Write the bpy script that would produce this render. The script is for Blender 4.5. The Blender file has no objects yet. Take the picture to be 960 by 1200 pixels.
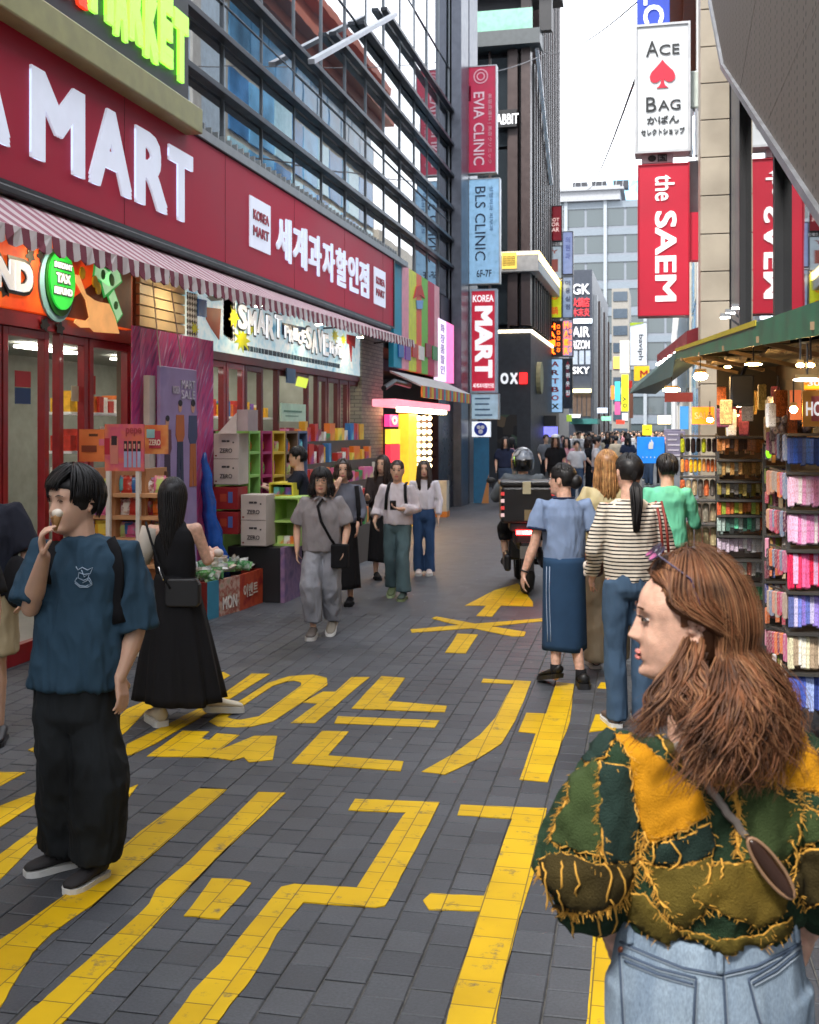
import bpy, bmesh, math, random
from math import sin, cos, tan, atan, atan2, pi, radians, sqrt, exp
from mathutils import Vector, Matrix, noise
from mathutils.bvhtree import BVHTree
random.seed(11)
SC = bpy.context.scene
C = SC.collection
# ------------------------------------------------------------------ camera, world, sun, exposure
FL = 1300.0; HZ = 503.0; CH = 1.9; YAW = atan(298 / FL)
cam_data = bpy.data.cameras.new("camera"); cam = bpy.data.objects.new("camera", cam_data); C.objects.link(cam)
cam.location = (0, 0, CH); cam.rotation_euler = (pi / 2, 0, YAW)
cam_data.sensor_fit = 'VERTICAL'; cam_data.sensor_height = 24; cam_data.sensor_width = 24
cam_data.lens = FL / 1200 * 24
cam_data.shift_y = -(600 - HZ) / 1200
cam_data.clip_start = 0.1; cam_data.clip_end = 3000
cam_data.dof.use_dof = True; cam_data.dof.focus_distance = 5.0; cam_data.dof.aperture_fstop = 5.0
SC.camera = cam
SC.view_settings.view_transform = 'Standard'; SC.view_settings.look = 'None'; SC.view_settings.gamma = 1
SC.view_settings.exposure = 2.2
SUN_EL, SUN_AZ = 52, 205
w = bpy.data.worlds.new("World"); SC.world = w; w.use_nodes = True
nt = w.node_tree; nt.nodes.clear()
o_ = nt.nodes.new('ShaderNodeOutputWorld'); bg = nt.nodes.new('ShaderNodeBackground'); sky = nt.nodes.new('ShaderNodeTexSky')
sky.sky_type = 'NISHITA'; sky.sun_disc = False; sky.sun_elevation = radians(SUN_EL); sky.sun_rotation = radians(SUN_AZ)
sky.dust_density = 4; sky.air_density = 1.5
# overcast: the blue sky behind an almost closed white cloud deck
tc = nt.nodes.new('ShaderNodeTexCoord'); nz = nt.nodes.new('ShaderNodeTexNoise'); nz.inputs['Scale'].default_value = 2.2
nz.inputs['Detail'].default_value = 5
rp = nt.nodes.new('ShaderNodeMapRange'); rp.inputs[1].default_value = .3; rp.inputs[2].default_value = .75
rp.inputs[3].default_value = .93; rp.inputs[4].default_value = .72
mx = nt.nodes.new('ShaderNodeMix'); mx.data_type = 'RGBA'; mx.inputs['B'].default_value = (8.9, 9.15, 9.7, 1)
L = nt.links.new
L(tc.outputs['Generated'], nz.inputs['Vector']); L(nz.outputs['Fac'], rp.inputs[0]); L(rp.outputs[0], mx.inputs['Factor'])
L(sky.outputs[0], mx.inputs['A']); L(mx.outputs['Result'], bg.inputs['Color']); bg.inputs['Strength'].default_value = 0.09
L(bg.outputs[0], o_.inputs['Surface'])
sd = bpy.data.lights.new("sun", 'SUN'); sd.energy = 1.5; sd.angle = radians(10); sd.color = (1, .96, .9)
sun = bpy.data.objects.new("sun", sd); C.objects.link(sun)
_sd = Vector((sin(radians(SUN_AZ)) * cos(radians(SUN_EL)), cos(radians(SUN_AZ)) * cos(radians(SUN_EL)), sin(radians(SUN_EL))))
sun.rotation_euler = _sd.to_track_quat('Z', 'Y').to_euler()

# ------------------------------------------------------------------ photograph measurements -> world points
FWD = Vector((-sin(YAW), cos(YAW), 0)); RGT = Vector((cos(YAW), sin(YAW), 0)); UP = Vector((0, 0, 1)); EYE = Vector((0, 0, CH))
def ray(x, y): return FWD + RGT * ((x - 480) / FL) + UP * ((HZ - y) / FL)
def P(x, y, D): return EYE + ray(x, y) * D
def G(x, y, z=0): return P(x, y, (CH - z) * FL / (y - HZ))
def WX(x, y, X): r = ray(x, y); return EYE + r * (X / r.x)       # on a wall plane X = const
def WY(x, y, Y): r = ray(x, y); return EYE + r * (Y / r.y)       # on a cross plane Y = const
# ------------------------------------------------------------------ scene bookkeeping
def link(o, parent=None):
    C.objects.link(o)
    if parent is not None: o.parent = parent
    return o
def tag(o, label=None, cat=None, group=None, kind=None):
    if label: o['label'] = label
    if cat: o['category'] = cat
    if group: o['group'] = group
    if kind: o['kind'] = kind
    return o
def thing(name, label, cat, loc=(0, 0, 0), rz=0, group=None):
    o = bpy.data.objects.new(name, None); link(o); o.location = loc; o.rotation_euler = (0, 0, rz); o.empty_display_size = .1
    return tag(o, label, cat, group)
def copy_tree(o, parent=None):
    c = o.copy(); link(c)
    c.parent = parent
    for ch in list(o.children): copy_tree(ch, c)
    return c
def R(*a): return random.uniform(*a)

# ------------------------------------------------------------------ materials
def lin(c):
    if isinstance(c, str):
        c = [int(c[i:i + 2], 16) / 255 for i in (0, 2, 4)]
        return tuple(((v + .055) / 1.055) ** 2.4 if v > .04 else v / 12.92 for v in c)
    return tuple(c)
MC = {}
def mat(name, col=(.5, .5, .5), rough=.6, metal=0, var=.12, scale=6, bump=.0, bscale=60, emit=0, spec=.5, sss=0, coat=0, dirt=0):
    if name in MC: return MC[name]
    m = bpy.data.materials.new(name); m.use_nodes = True; n = m.node_tree.nodes; l = m.node_tree.links.new
    b = n['Principled BSDF']; col = lin(col)
    b.inputs['Roughness'].default_value = rough; b.inputs['Metallic'].default_value = metal
    b.inputs['Specular IOR Level'].default_value = spec; b.inputs['Coat Weight'].default_value = coat
    t = n.new('ShaderNodeTexCoord'); g = n.new('ShaderNodeTexNoise'); g.inputs['Scale'].default_value = scale; g.inputs['Detail'].default_value = 6
    l(t.outputs['Object'], g.inputs['Vector'])
    r = n.new('ShaderNodeMapRange'); r.inputs[1].default_value = .25; r.inputs[2].default_value = .75
    r.inputs[3].default_value = 1 - var * 1.6; r.inputs[4].default_value = 1 + var
    l(g.outputs['Fac'], r.inputs[0])
    k = n.new('ShaderNodeVectorMath'); k.operation = 'SCALE'; k.inputs[0].default_value = col; l(r.outputs[0], k.inputs['Scale'])
    l(k.outputs[0], b.inputs['Base Color'])
    r2 = n.new('ShaderNodeMapRange'); r2.inputs[3].default_value = max(0, rough - .12); r2.inputs[4].default_value = min(1, rough + .12)
    l(g.outputs['Fac'], r2.inputs[0]); l(r2.outputs[0], b.inputs['Roughness'])
    if bump:
        g2 = n.new('ShaderNodeTexNoise'); g2.inputs['Scale'].default_value = bscale; g2.inputs['Detail'].default_value = 4
        l(t.outputs['Object'], g2.inputs['Vector']); bp = n.new('ShaderNodeBump'); bp.inputs['Strength'].default_value = bump
        bp.inputs['Distance'].default_value = .01; l(g2.outputs['Fac'], bp.inputs['Height']); l(bp.outputs[0], b.inputs['Normal'])
    if emit:
        l(k.outputs[0], b.inputs['Emission Color']); b.inputs['Emission Strength'].default_value = emit
    if sss:
        b.inputs['Subsurface Weight'].default_value = sss; b.inputs['Subsurface Radius'].default_value = (.02, .008, .004)
        b.inputs['Subsurface Scale'].default_value = .4
    MC[name] = m; return m
def hexm(h, **k): return mat('col_' + h + ''.join('%s%s' % (a[0], v) for a, v in sorted(k.items())), h, **k)
def glass(name, col=(.8, .9, .9), rough=.02, alpha=.35, spec=1.0, low=.12):
    """architectural pane: mirror reflection over a partly see-through tinted body"""
    if name in MC: return MC[name]
    m = bpy.data.materials.new(name); m.use_nodes = True; n = m.node_tree.nodes; l = m.node_tree.links.new; n.clear()
    o = n.new('ShaderNodeOutputMaterial'); gl = n.new('ShaderNodeBsdfGlossy'); gl.inputs['Roughness'].default_value = rough
    tr = n.new('ShaderNodeBsdfTransparent'); tr.inputs['Color'].default_value = (*col, 1)
    df = n.new('ShaderNodeBsdfDiffuse'); df.inputs['Color'].default_value = (*[c * .12 for c in col], 1)
    m1 = n.new('ShaderNodeMixShader'); m1.inputs[0].default_value = 1 - alpha; m2 = n.new('ShaderNodeMixShader')
    fr = n.new('ShaderNodeFresnel'); fr.inputs['IOR'].default_value = 1.5
    rr = n.new('ShaderNodeMapRange'); rr.inputs[1].default_value = 0; rr.inputs[2].default_value = .5
    rr.inputs[3].default_value = low * spec; rr.inputs[4].default_value = .9 * spec; rr.clamp = True
    tcx = n.new('ShaderNodeTexCoord'); ns = n.new('ShaderNodeTexNoise'); ns.inputs['Scale'].default_value = .9
    bp = n.new('ShaderNodeBump'); bp.inputs['Strength'].default_value = .05; bp.inputs['Distance'].default_value = .02
    l(tcx.outputs['Object'], ns.inputs['Vector']); l(ns.outputs['Fac'], bp.inputs['Height']); l(bp.outputs[0], gl.inputs['Normal'])
    l(fr.outputs[0], rr.inputs[0]); l(rr.outputs[0], m2.inputs[0]); l(df.outputs[0], m1.inputs[1]); l(tr.outputs[0], m1.inputs[2])
    l(m1.outputs[0], m2.inputs[1]); l(gl.outputs[0], m2.inputs[2]); l(m2.outputs[0], o.inputs[0])
    MC[name] = m; return m
def stripes(name, cols, axis=1, period=.2, rough=.7, sharp=True, off=0, rot=None, emit=0):
    """repeating printed stripes; cols = [(width share, colour)]"""
    if name in MC: return MC[name]
    m = bpy.data.materials.new(name); m.use_nodes = True; n = m.node_tree.nodes; l = m.node_tree.links.new
    b = n['Principled BSDF']; b.inputs['Roughness'].default_value = rough
    t = n.new('ShaderNodeTexCoord'); mp = n.new('ShaderNodeMapping'); l(t.outputs['Object'], mp.inputs['Vector'])
    if rot: mp.inputs['Rotation'].default_value = rot
    s = n.new('ShaderNodeSeparateXYZ'); l(mp.outputs[0], s.inputs[0])
    d = n.new('ShaderNodeMath'); d.operation = 'MULTIPLY_ADD'; d.inputs[1].default_value = 1 / period; d.inputs[2].default_value = off
    l(s.outputs[axis], d.inputs[0]); f = n.new('ShaderNodeMath'); f.operation = 'FRACT'; l(d.outputs[0], f.inputs[0])
    r = n.new('ShaderNodeValToRGB'); r.color_ramp.interpolation = 'CONSTANT'; e = r.color_ramp.elements
    p = 0
    for i, (wd, c) in enumerate(cols):
        el = e[0] if i == 0 else (e[1] if i == 1 else e.new(p))
        el.position = p; el.color = (*lin(c), 1); p += wd
    l(f.outputs[0], r.inputs[0])
    g = n.new('ShaderNodeTexNoise'); g.inputs['Scale'].default_value = 5; g.inputs['Detail'].default_value = 5; l(t.outputs['Object'], g.inputs['Vector'])
    mr = n.new('ShaderNodeMapRange'); mr.inputs[3].default_value = .75; mr.inputs[4].default_value = 1.15; l(g.outputs['Fac'], mr.inputs[0])
    k = n.new('ShaderNodeVectorMath'); k.operation = 'SCALE'; l(r.outputs[0], k.inputs[0]); l(mr.outputs[0], k.inputs['Scale'])
    l(k.outputs[0], b.inputs['Base Color'])
    if emit: l(k.outputs[0], b.inputs['Emission Color']); b.inputs['Emission Strength'].default_value = emit
    MC[name] = m; return m
def mottled(name, cols, scale=8, rough=.6, emit=0, stretch=(1, 1, 1), rot=(0, 0, 0), detail=3, kind='noise'):
    """printed or patchy surface: noise through a colour ramp"""
    if name in MC: return MC[name]
    m = bpy.data.materials.new(name); m.use_nodes = True; n = m.node_tree.nodes; l = m.node_tree.links.new
    b = n['Principled BSDF']; b.inputs['Roughness'].default_value = rough
    t = n.new('ShaderNodeTexCoord'); mp = n.new('ShaderNodeMapping'); mp.inputs['Scale'].default_value = stretch; mp.inputs['Rotation'].default_value = rot; mp.vector_type = 'TEXTURE' if any(rot) else 'POINT'
    l(t.outputs['Object'], mp.inputs['Vector'])
    if kind == 'cell':
        g = n.new('ShaderNodeTexVoronoi'); g.inputs['Scale'].default_value = scale; l(mp.outputs[0], g.inputs['Vector'])
        s = n.new('ShaderNodeSeparateColor'); l(g.outputs['Color'], s.inputs[0]); src = s.outputs[0]
    else:
        g = n.new('ShaderNodeTexNoise'); g.inputs['Scale'].default_value = scale; g.inputs['Detail'].default_value = detail
        l(mp.outputs[0], g.inputs['Vector'])
        q = n.new('ShaderNodeMapRange'); q.inputs[1].default_value = .3; q.inputs[2].default_value = .7; l(g.outputs['Fac'], q.inputs[0]); src = q.outputs[0]
    r = n.new('ShaderNodeValToRGB'); e = r.color_ramp.elements
    if kind == 'cell': r.color_ramp.interpolation = 'CONSTANT'
    for i, c in enumerate(cols):
        el = e[i] if i < 2 else e.new(i / (len(cols) - 1 if kind != 'cell' else len(cols)))
        el.position = i / (len(cols) - 1 if kind != 'cell' else len(cols)); el.color = (*lin(c), 1)
    l(src, r.inputs[0]); l(r.outputs[0], b.inputs['Base Color'])
    if emit: l(r.outputs[0], b.inputs['Emission Color']); b.inputs['Emission Strength'].default_value = emit
    MC[name] = m; return m
BLACK = mat('black_paint', (.012, .012, .014), .45); DARK = mat('dark_metal', (.03, .032, .038), .4, .4)
WHITE = mat('white_paint', (.75, .76, .78), .5); STEEL = mat('steel', (.35, .36, .38), .35, .8)
GREYW = mat('grey_wall', (.28, .29, .3), .8, bump=.2); CARD = mat('grey_card', 'b9aea6', .8, scale=3)
# ------------------------------------------------------------------ mesh collector
class M:
    def __init__(s): s.v = []; s.f = []; s.mi = []; s.cur = 0
    def add(s, vs, fs):
        k = len(s.v); s.v += [tuple(v) for v in vs]
        for f in fs: s.f.append(tuple(i + k for i in f)); s.mi.append(s.cur)
        return s
    def box(s, x0, x1, y0, y1, z0, z1):
        return s.add([(x, y, z) for x in (x0, x1) for y in (y0, y1) for z in (z0, z1)],
                     [(0, 1, 3, 2), (4, 6, 7, 5), (0, 4, 5, 1), (2, 3, 7, 6), (0, 2, 6, 4), (1, 5, 7, 3)])
    def obox(s, c, u, v, n, hu, hv, hn):
        c, u, v, n = map(Vector, (c, u, v, n))
        return s.add([c + u * a * hu + v * b * hv + n * d * hn for a in (-1, 1) for b in (-1, 1) for d in (-1, 1)],
                     [(0, 1, 3, 2), (4, 6, 7, 5), (0, 4, 5, 1), (2, 3, 7, 6), (0, 2, 6, 4), (1, 5, 7, 3)])
    def bar(s, a, b, t=.02, t2=None):
        a, b = Vector(a), Vector(b); d = (b - a).normalized(); u = d.cross(UP)
        if u.length < .05: u = Vector((1, 0, 0))
        u.normalize(); v = d.cross(u)
        return s.obox((a + b) / 2, d, u, v, (b - a).length / 2, t / 2, (t2 or t) / 2)
    def poly(s, pts, n, th):
        """closed outline extruded along n"""
        n = Vector(n); k = len(pts); a = [Vector(p) for p in pts]; b = [p + n * th for p in a]
        return s.add(a + b, [tuple(range(k - 1, -1, -1)), tuple(range(k, 2 * k))] + [(i, (i + 1) % k, k + (i + 1) % k, k + i) for i in range(k)])
    def quad(s, a, b, c, d): return s.add([a, b, c, d], [(0, 1, 2, 3)])
    def tube(s, pts, rad, n=8, cap=True, ref=None, flat=1.0):
        pts = [Vector(p) for p in pts]; m = len(pts)
        if not hasattr(rad, '__len__'): rad = [rad] * m
        rings = []; prev = None
        for i, p in enumerate(pts):
            d = (pts[min(i + 1, m - 1)] - pts[max(i - 1, 0)])
            if d.length < 1e-9: d = Vector((0, 0, 1))
            d.normalize()
            if prev is None:
                u = d.cross(Vector(ref) if ref else (UP if abs(d.z) < .95 else Vector((0, 1, 0))))
            else: u = prev - d * prev.dot(d)
            if u.length < 1e-6: u = Vector((1, 0, 0))
            u.normalize(); prev = u; v = d.cross(u)
            rings.append([p + (u * cos(2 * pi * j / n) + v * sin(2 * pi * j / n) * flat) * rad[i] for j in range(n)])
        return s.loft(rings, cap)
    def loft(s, rings, cap=True):
        n = len(rings[0]); vs = [v for r in rings for v in r]
        fs = [(i * n + j, i * n + (j + 1) % n, (i + 1) * n + (j + 1) % n, (i + 1) * n + j) for i in range(len(rings) - 1) for j in range(n)]
        if cap: fs += [tuple(range(n - 1, -1, -1)), tuple((len(rings) - 1) * n + j for j in range(n))]
        return s.add(vs, fs)
    def cap(s, a, ra, b, rb, n=12):
        """tapered capsule (round ends)"""
        a, b = Vector(a), Vector(b); d = b - a
        if d.length < 1e-6: return s.ball(a, (ra, ra, ra))
        d.normalize(); pts = []; rs = []
        for t in (-.98, -.8, -.45): pts.append(a + d * ra * t); rs.append(ra * sqrt(1 - t * t))
        pts.append(a); rs.append(ra); pts.append(b); rs.append(rb)
        for t in (.45, .8, .98): pts.append(b + d * rb * t); rs.append(rb * sqrt(1 - t * t))
        return s.tube(pts, rs, n)
    def ball(s, c, r, mtx=None, nu=16, nv=10):
        c = Vector(c); vs = []
        for i in range(nv + 1):
            t = pi * i / nv
            for j in range(nu):
                p = 2 * pi * j / nu; q = Vector((r[0] * sin(t) * cos(p), r[1] * sin(t) * sin(p), r[2] * cos(t)))
                vs.append(c + (mtx @ q if mtx else q))
        return s.add(vs, [(i * nu + j, (i + 1) * nu + j, (i + 1) * nu + (j + 1) % nu, i * nu + (j + 1) % nu) for i in range(nv) for j in range(nu)])
    def mesh(s, name, org=None):
        me = bpy.data.meshes.new(name)
        me.from_pydata([(v[0] - org[0], v[1] - org[1], v[2] - org[2]) for v in s.v] if org else s.v, [], s.f); return me
    def build(s, name, m=None, parent=None, smooth=False, org=None, bevel=0):
        if parent is not None and org is None and parent.name.split('.')[0] not in ('flood_lamp', 'stall_lamp', 'black_speaker', 'bead_bundle') and parent.type == 'EMPTY' and tuple(parent.rotation_euler) == (0, 0, 0):
            org = tuple(parent.location) if parent.parent is None else None
        me = s.mesh(name, org)
        for x in (m if isinstance(m, (list, tuple)) else [m]):
            if x: me.materials.append(x)
        if isinstance(m, (list, tuple)): me.polygons.foreach_set('material_index', s.mi)
        if smooth: me.polygons.foreach_set('use_smooth', [True] * len(me.polygons))
        me.update()
        o = link(bpy.data.objects.new(name, me), parent)
        if bevel:
            b = o.modifiers.new('bevel', 'BEVEL'); b.width = bevel; b.segments = 2; b.limit_method = 'ANGLE'
        return o
def top(o, label, cat, group=None): return tag(o, label, cat, group)
def struct(o): o['kind'] = 'structure'; return o
# ------------------------------------------------------------------ lettering
TXC = {}
def text_data(s, weight=0, spacing=1, line=1):
    k = (s, weight, spacing, line); heavy = weight if weight > .018 else 0; weight = 0 if heavy else min(weight, .012)
    if k not in TXC:
        c = bpy.data.curves.new('lettering', 'FONT'); c.body = s; c.align_x = 'LEFT'; c.offset = weight; c.extrude = .5; c.resolution_u = 3
        c.space_character = spacing; c.space_line = line
        o = bpy.data.objects.new('t', c); C.objects.link(o); dg = bpy.context.evaluated_depsgraph_get()
        me = bpy.data.meshes.new_from_object(o.evaluated_get(dg)); bpy.data.objects.remove(o)
        vs = [v.co.copy() for v in me.vertices]; fs = [tuple(p.vertices) for p in me.polygons]; bpy.data.meshes.remove(me)
        if heavy:      # bold face: the outline struck several times around itself, each strike a hair prouder
            bv, bf = vs, fs; vs, fs = [], []; h = heavy - .008
            for q_, (dx, dy) in enumerate(((0, 0), (1, 0), (-1, 0), (0, 1), (0, -1), (1, 1), (-1, 1), (1, -1), (-1, -1))):
                b0 = len(vs); vs += [Vector((p.x + dx * h, p.y + dy * h, p.z + (.012 * q_ if p.z > 0 else 0))) for p in bv]; fs += [tuple(i + b0 for i in f) for f in bf]
        x0 = min(v.x for v in vs); x1 = max(v.x for v in vs); y0 = min(v.y for v in vs); y1 = max(v.y for v in vs)
        TXC[k] = ([((v.x - x0) / (x1 - x0), (v.y - y0) / (y1 - y0), v.z + .5) for v in vs], fs)
    return TXC[k]
def text(s, o, u, v, m, parent=None, weight=0, th=.012, name='lettering', lift=.003, into=None, spacing=1, line=1):
    """fit the text into the parallelogram at corner o with edge vectors u (reading direction) and v (up)"""
    vs, fs = text_data(s, weight, spacing, line); o, u, v = Vector(o), Vector(u), Vector(v); n = u.cross(v).normalized()
    mm = into or M(); mm.add([o + u * a + v * b + n * (lift + c * th) for a, b, c in vs], fs)
    return mm if into else mm.build(name, m, parent)
# ================================================================== GROUND
PR = radians(1.27); PCS, PSN = cos(PR), sin(PR)       # the paving runs 1.3 degrees off the facade line
def pv(u, v, z=0): return (u * PCS - v * PSN, u * PSN + v * PCS, z)
def pv_inv(p): return (p.x * PCS + p.y * PSN, -p.x * PSN + p.y * PCS)
BW, BL = .152, .168                                     # block width across the street, length along it
def paving_nodes(m, c1, c2, mortar, wear):
    n = m.node_tree.nodes; l = m.node_tree.links.new; b = n['Principled BSDF']
    g = n.new('ShaderNodeNewGeometry'); mp = n.new('ShaderNodeMapping'); mp.inputs['Rotation'].default_value = (0, 0, -PR)
    l(g.outputs['Position'], mp.inputs['Vector']); s = n.new('ShaderNodeSeparateXYZ'); l(mp.outputs[0], s.inputs[0])
    c = n.new('ShaderNodeCombineXYZ'); l(s.outputs[1], c.inputs[0]); l(s.outputs[0], c.inputs[1])
    br = n.new('ShaderNodeTexBrick'); br.offset = .5; br.offset_frequency = 2; br.squash = 1
    br.inputs['Scale'].default_value = 1; br.inputs['Brick Width'].default_value = BL; br.inputs['Row Height'].default_value = BW
    br.inputs['Mortar Size'].default_value = mortar; br.inputs['Mortar Smooth'].default_value = .3; br.inputs['Bias'].default_value = 0
    br.inputs['Color1'].default_value = (*c1, 1); br.inputs['Color2'].default_value = (*c2, 1); br.inputs['Mortar'].default_value = (.05, .05, .052, 1)
    l(c.outputs[0], br.inputs['Vector'])
    return n, l, b, g, br
def make_paving(name, mortar):
    m = bpy.data.materials.new(name); m.use_nodes = True
    n, l, b, g, br = paving_nodes(m, (.040, .044, .053), (.062, .067, .077), mortar, 0)
    a = n.new('ShaderNodeTexNoise'); a.inputs['Scale'].default_value = .9; a.inputs['Detail'].default_value = 8; a.inputs['Roughness'].default_value = .65
    l(g.outputs['Position'], a.inputs['Vector'])
    r = n.new('ShaderNodeMapRange'); r.inputs[1].default_value = .3; r.inputs[2].default_value = .7; r.inputs[3].default_value = .55; r.inputs[4].default_value = 1.3
    l(a.outputs['Fac'], r.inputs[0]); k = n.new('ShaderNodeVectorMath'); k.operation = 'SCALE'; l(br.outputs['Color'], k.inputs[0]); l(r.outputs[0], k.inputs['Scale'])
    f = n.new('ShaderNodeTexNoise'); f.inputs['Scale'].default_value = 90; f.inputs['Detail'].default_value = 5; l(g.outputs['Position'], f.inputs['Vector'])
    r2 = n.new('ShaderNodeMapRange'); r2.inputs[1].default_value = .3; r2.inputs[2].default_value = .7; r2.inputs[3].default_value = .8; r2.inputs[4].default_value = 1.22
    l(f.outputs['Fac'], r2.inputs[0]); k2 = n.new('ShaderNodeVectorMath'); k2.operation = 'SCALE'; l(k.outputs[0], k2.inputs[0]); l(r2.outputs[0], k2.inputs['Scale'])
    # pale scuffs and gum spots
    v = n.new('ShaderNodeTexVoronoi'); v.inputs['Scale'].default_value = 3.1; l(g.outputs['Position'], v.inputs['Vector'])
    vs_ = n.new('ShaderNodeMapRange'); vs_.inputs[1].default_value = .035; vs_.inputs[2].default_value = .06; vs_.inputs[3].default_value = .8; vs_.inputs[4].default_value = 0
    l(v.outputs['Distance'], vs_.inputs[0]); mx = n.new('ShaderNodeMix'); mx.data_type = 'RGBA'; mx.inputs['B'].default_value = (.2, .2, .19, 1)
    l(vs_.outputs[0], mx.inputs['Factor']); l(k2.outputs[0], mx.inputs['A']); l(mx.outputs['Result'], b.inputs['Base Color'])
    rr = n.new('ShaderNodeMapRange'); rr.inputs[3].default_value = .42; rr.inputs[4].default_value = .75; l(a.outputs['Fac'], rr.inputs[0]); l(rr.outputs[0], b.inputs['Roughness'])
    bp = n.new('ShaderNodeBump'); bp.inputs['Strength'].default_value = .35; bp.inputs['Distance'].default_value = .004
    l(f.outputs['Fac'], bp.inputs['Height']); l(bp.outputs[0], b.inputs['Normal'])
    return m
STONE = make_paving('paving_stone_grey', 0.0); STONEFAR = make_paving('paving_far', 0.006)
GROUT = mat('grout_sand', (.085, .082, .075), .95, bump=.5, scale=20, var=.3)
# yellow road paint: cracked along the joints, worn through in spots
YEL = bpy.data.materials.new('yellow_road_paint'); YEL.use_nodes = True
n, l, b, g, br = paving_nodes(YEL, (.60, .365, .003), (.67, .425, .006), .0035, 1)
br.inputs['Mortar'].default_value = (.17, .11, .02, 1); br.inputs['Mortar Smooth'].default_value = .6
a = n.new('ShaderNodeTexNoise'); a.inputs['Scale'].default_value = 9; a.inputs['Detail'].default_value = 10; a.inputs['Roughness'].default_value = .75
l(g.outputs['Position'], a.inputs['Vector'])
r = n.new('ShaderNodeMapRange'); r.inputs[1].default_value = .57; r.inputs[2].default_value = .68; l(a.outputs['Fac'], r.inputs[0])
mx = n.new('ShaderNodeMix'); mx.data_type = 'RGBA'; mx.inputs['B'].default_value = (.13, .11, .07, 1)
l(r.outputs[0], mx.inputs['Factor']); l(br.outputs['Color'], mx.inputs['A'])
a2 = n.new('ShaderNodeTexNoise'); a2.inputs['Scale'].default_value = 2; a2.inputs['Detail'].default_value = 5; l(g.outputs['Position'], a2.inputs['Vector'])
r2 = n.new('ShaderNodeMapRange'); r2.inputs[1].default_value = .3; r2.inputs[2].default_value = .7; r2.inputs[3].default_value = .8; r2.inputs[4].default_value = 1.08
l(a2.outputs['Fac'], r2.inputs[0]); k = n.new('ShaderNodeVectorMath'); k.operation = 'SCALE'; l(mx.outputs['Result'], k.inputs[0]); l(r2.outputs[0], k.inputs['Scale'])
l(k.outputs[0], b.inputs['Base Color']); b.inputs['Roughness'].default_value = .6; b.inputs['Specular IOR Level'].default_value = .2

NR0, NR1, NC0, NC1 = 15, 66, -39, 13                   # near paving: block index ranges along / across
v0, v1, u0, u1 = NR0 * BL, NR1 * BL, NC0 * BW, NC1 * BW
pm = M(); pm.cur = 0
B_ = 900
for q in ([(-B_, v1 - .004), (B_, v1 - .004), (B_, B_), (-B_, B_)], [(-B_, -60), (B_, -60), (B_, v0), (-B_, v0)], [(-B_, v0), (u0, v0), (u0, v1), (-B_, v1)], [(u1, v0), (B_, v0), (B_, v1), (u1, v1)]):
    pm.quad(*[pv(a, b_) for a, b_ in q])
pm.cur = 1; pm.quad(pv(u0 - 2, v0 - 2, -.006), pv(u1 + 2, v0 - 2, -.006), pv(u1 + 2, v1 + 4, -.006), pv(u0 - 2, v1 + 4, -.006))
pavement = struct(pm.build('pavement', [STONEFAR, GROUT]))
def block(mm, cu, cv, hu, hv, z, tilt=(0, 0)):
    c = .005; g_ = .003
    def zz(a, b_): return z + a * tilt[0] + b_ * tilt[1]
    ring = [(-1, -1), (1, -1), (1, 1), (-1, 1)]
    vs = [pv(cu + a * (hu - g_), cv + b_ * (hv - g_), -.03) for a, b_ in ring] + [pv(cu + a * (hu - g_), cv + b_ * (hv - g_), zz(a, b_) - .003) for a, b_ in ring] + \
         [pv(cu + a * (hu - g_ - c), cv + b_ * (hv - g_ - c), zz(a, b_)) for a, b_ in ring]
    mm.add(vs, [(i, (i + 1) % 4, 4 + (i + 1) % 4, 4 + i) for i in range(4)] + [(4 + i, 4 + (i + 1) % 4, 8 + (i + 1) % 4, 8 + i) for i in range(4)] + [(8, 9, 10, 11)])
blocks = []
for cI in range(NC0, NC1):
    off = .0 if cI % 2 else -.5
    for rI in range(NR0, NR1 + 1):
        a, b_ = (rI + off) * BL, (rI + 1 + off) * BL
        a = max(a, v0); b_ = min(b_, v1)
        if b_ - a < .02: continue
        cu, cv = (cI + .5) * BW, (a + b_) / 2
        p = Vector(pv(cu, cv)); D = p.dot(FWD)
        sx = 480 + FL * p.dot(RGT) / max(D, .1); sy = HZ + FL * CH / max(D, .1)
        if D < 2.6 or sx < -250 or sx > 1210 or sy > 1290: continue
        hid = (sx > 650 and sy > 1000) or sx < 0 or sx > 960 or sy > 1200
        blocks.append((hid, D, cu, cv, (b_ - a) / 2))
blocks.sort()
bm0 = M(); block(bm0, 0, 0, BW / 2, BL / 2, 0); bme = bm0.mesh('paving_stone'); bme.materials.append(STONE)
rest = M(); cnt = 0
for hid, D, cu, cv, hv in blocks:
    z = R(-.0012, .0016); t = (R(-.0009, .0009), R(-.0009, .0009))
    if not hid and cnt < 295 and abs(hv - BL / 2) < 1e-4:
        o = link(bpy.data.objects.new('paving_stone', bme), pavement); q = pv(cu, cv); o.location = (q[0], q[1], z + R(-.001, .001)); cnt += 1
        o.rotation_euler = (R(-.009, .009), R(-.009, .009), R(-.006, .006))
    else: block(rest, cu, cv, BW / 2, hv, z, t)
tag(rest.build('paving_stones', STONE, pavement), kind='stuff')
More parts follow.
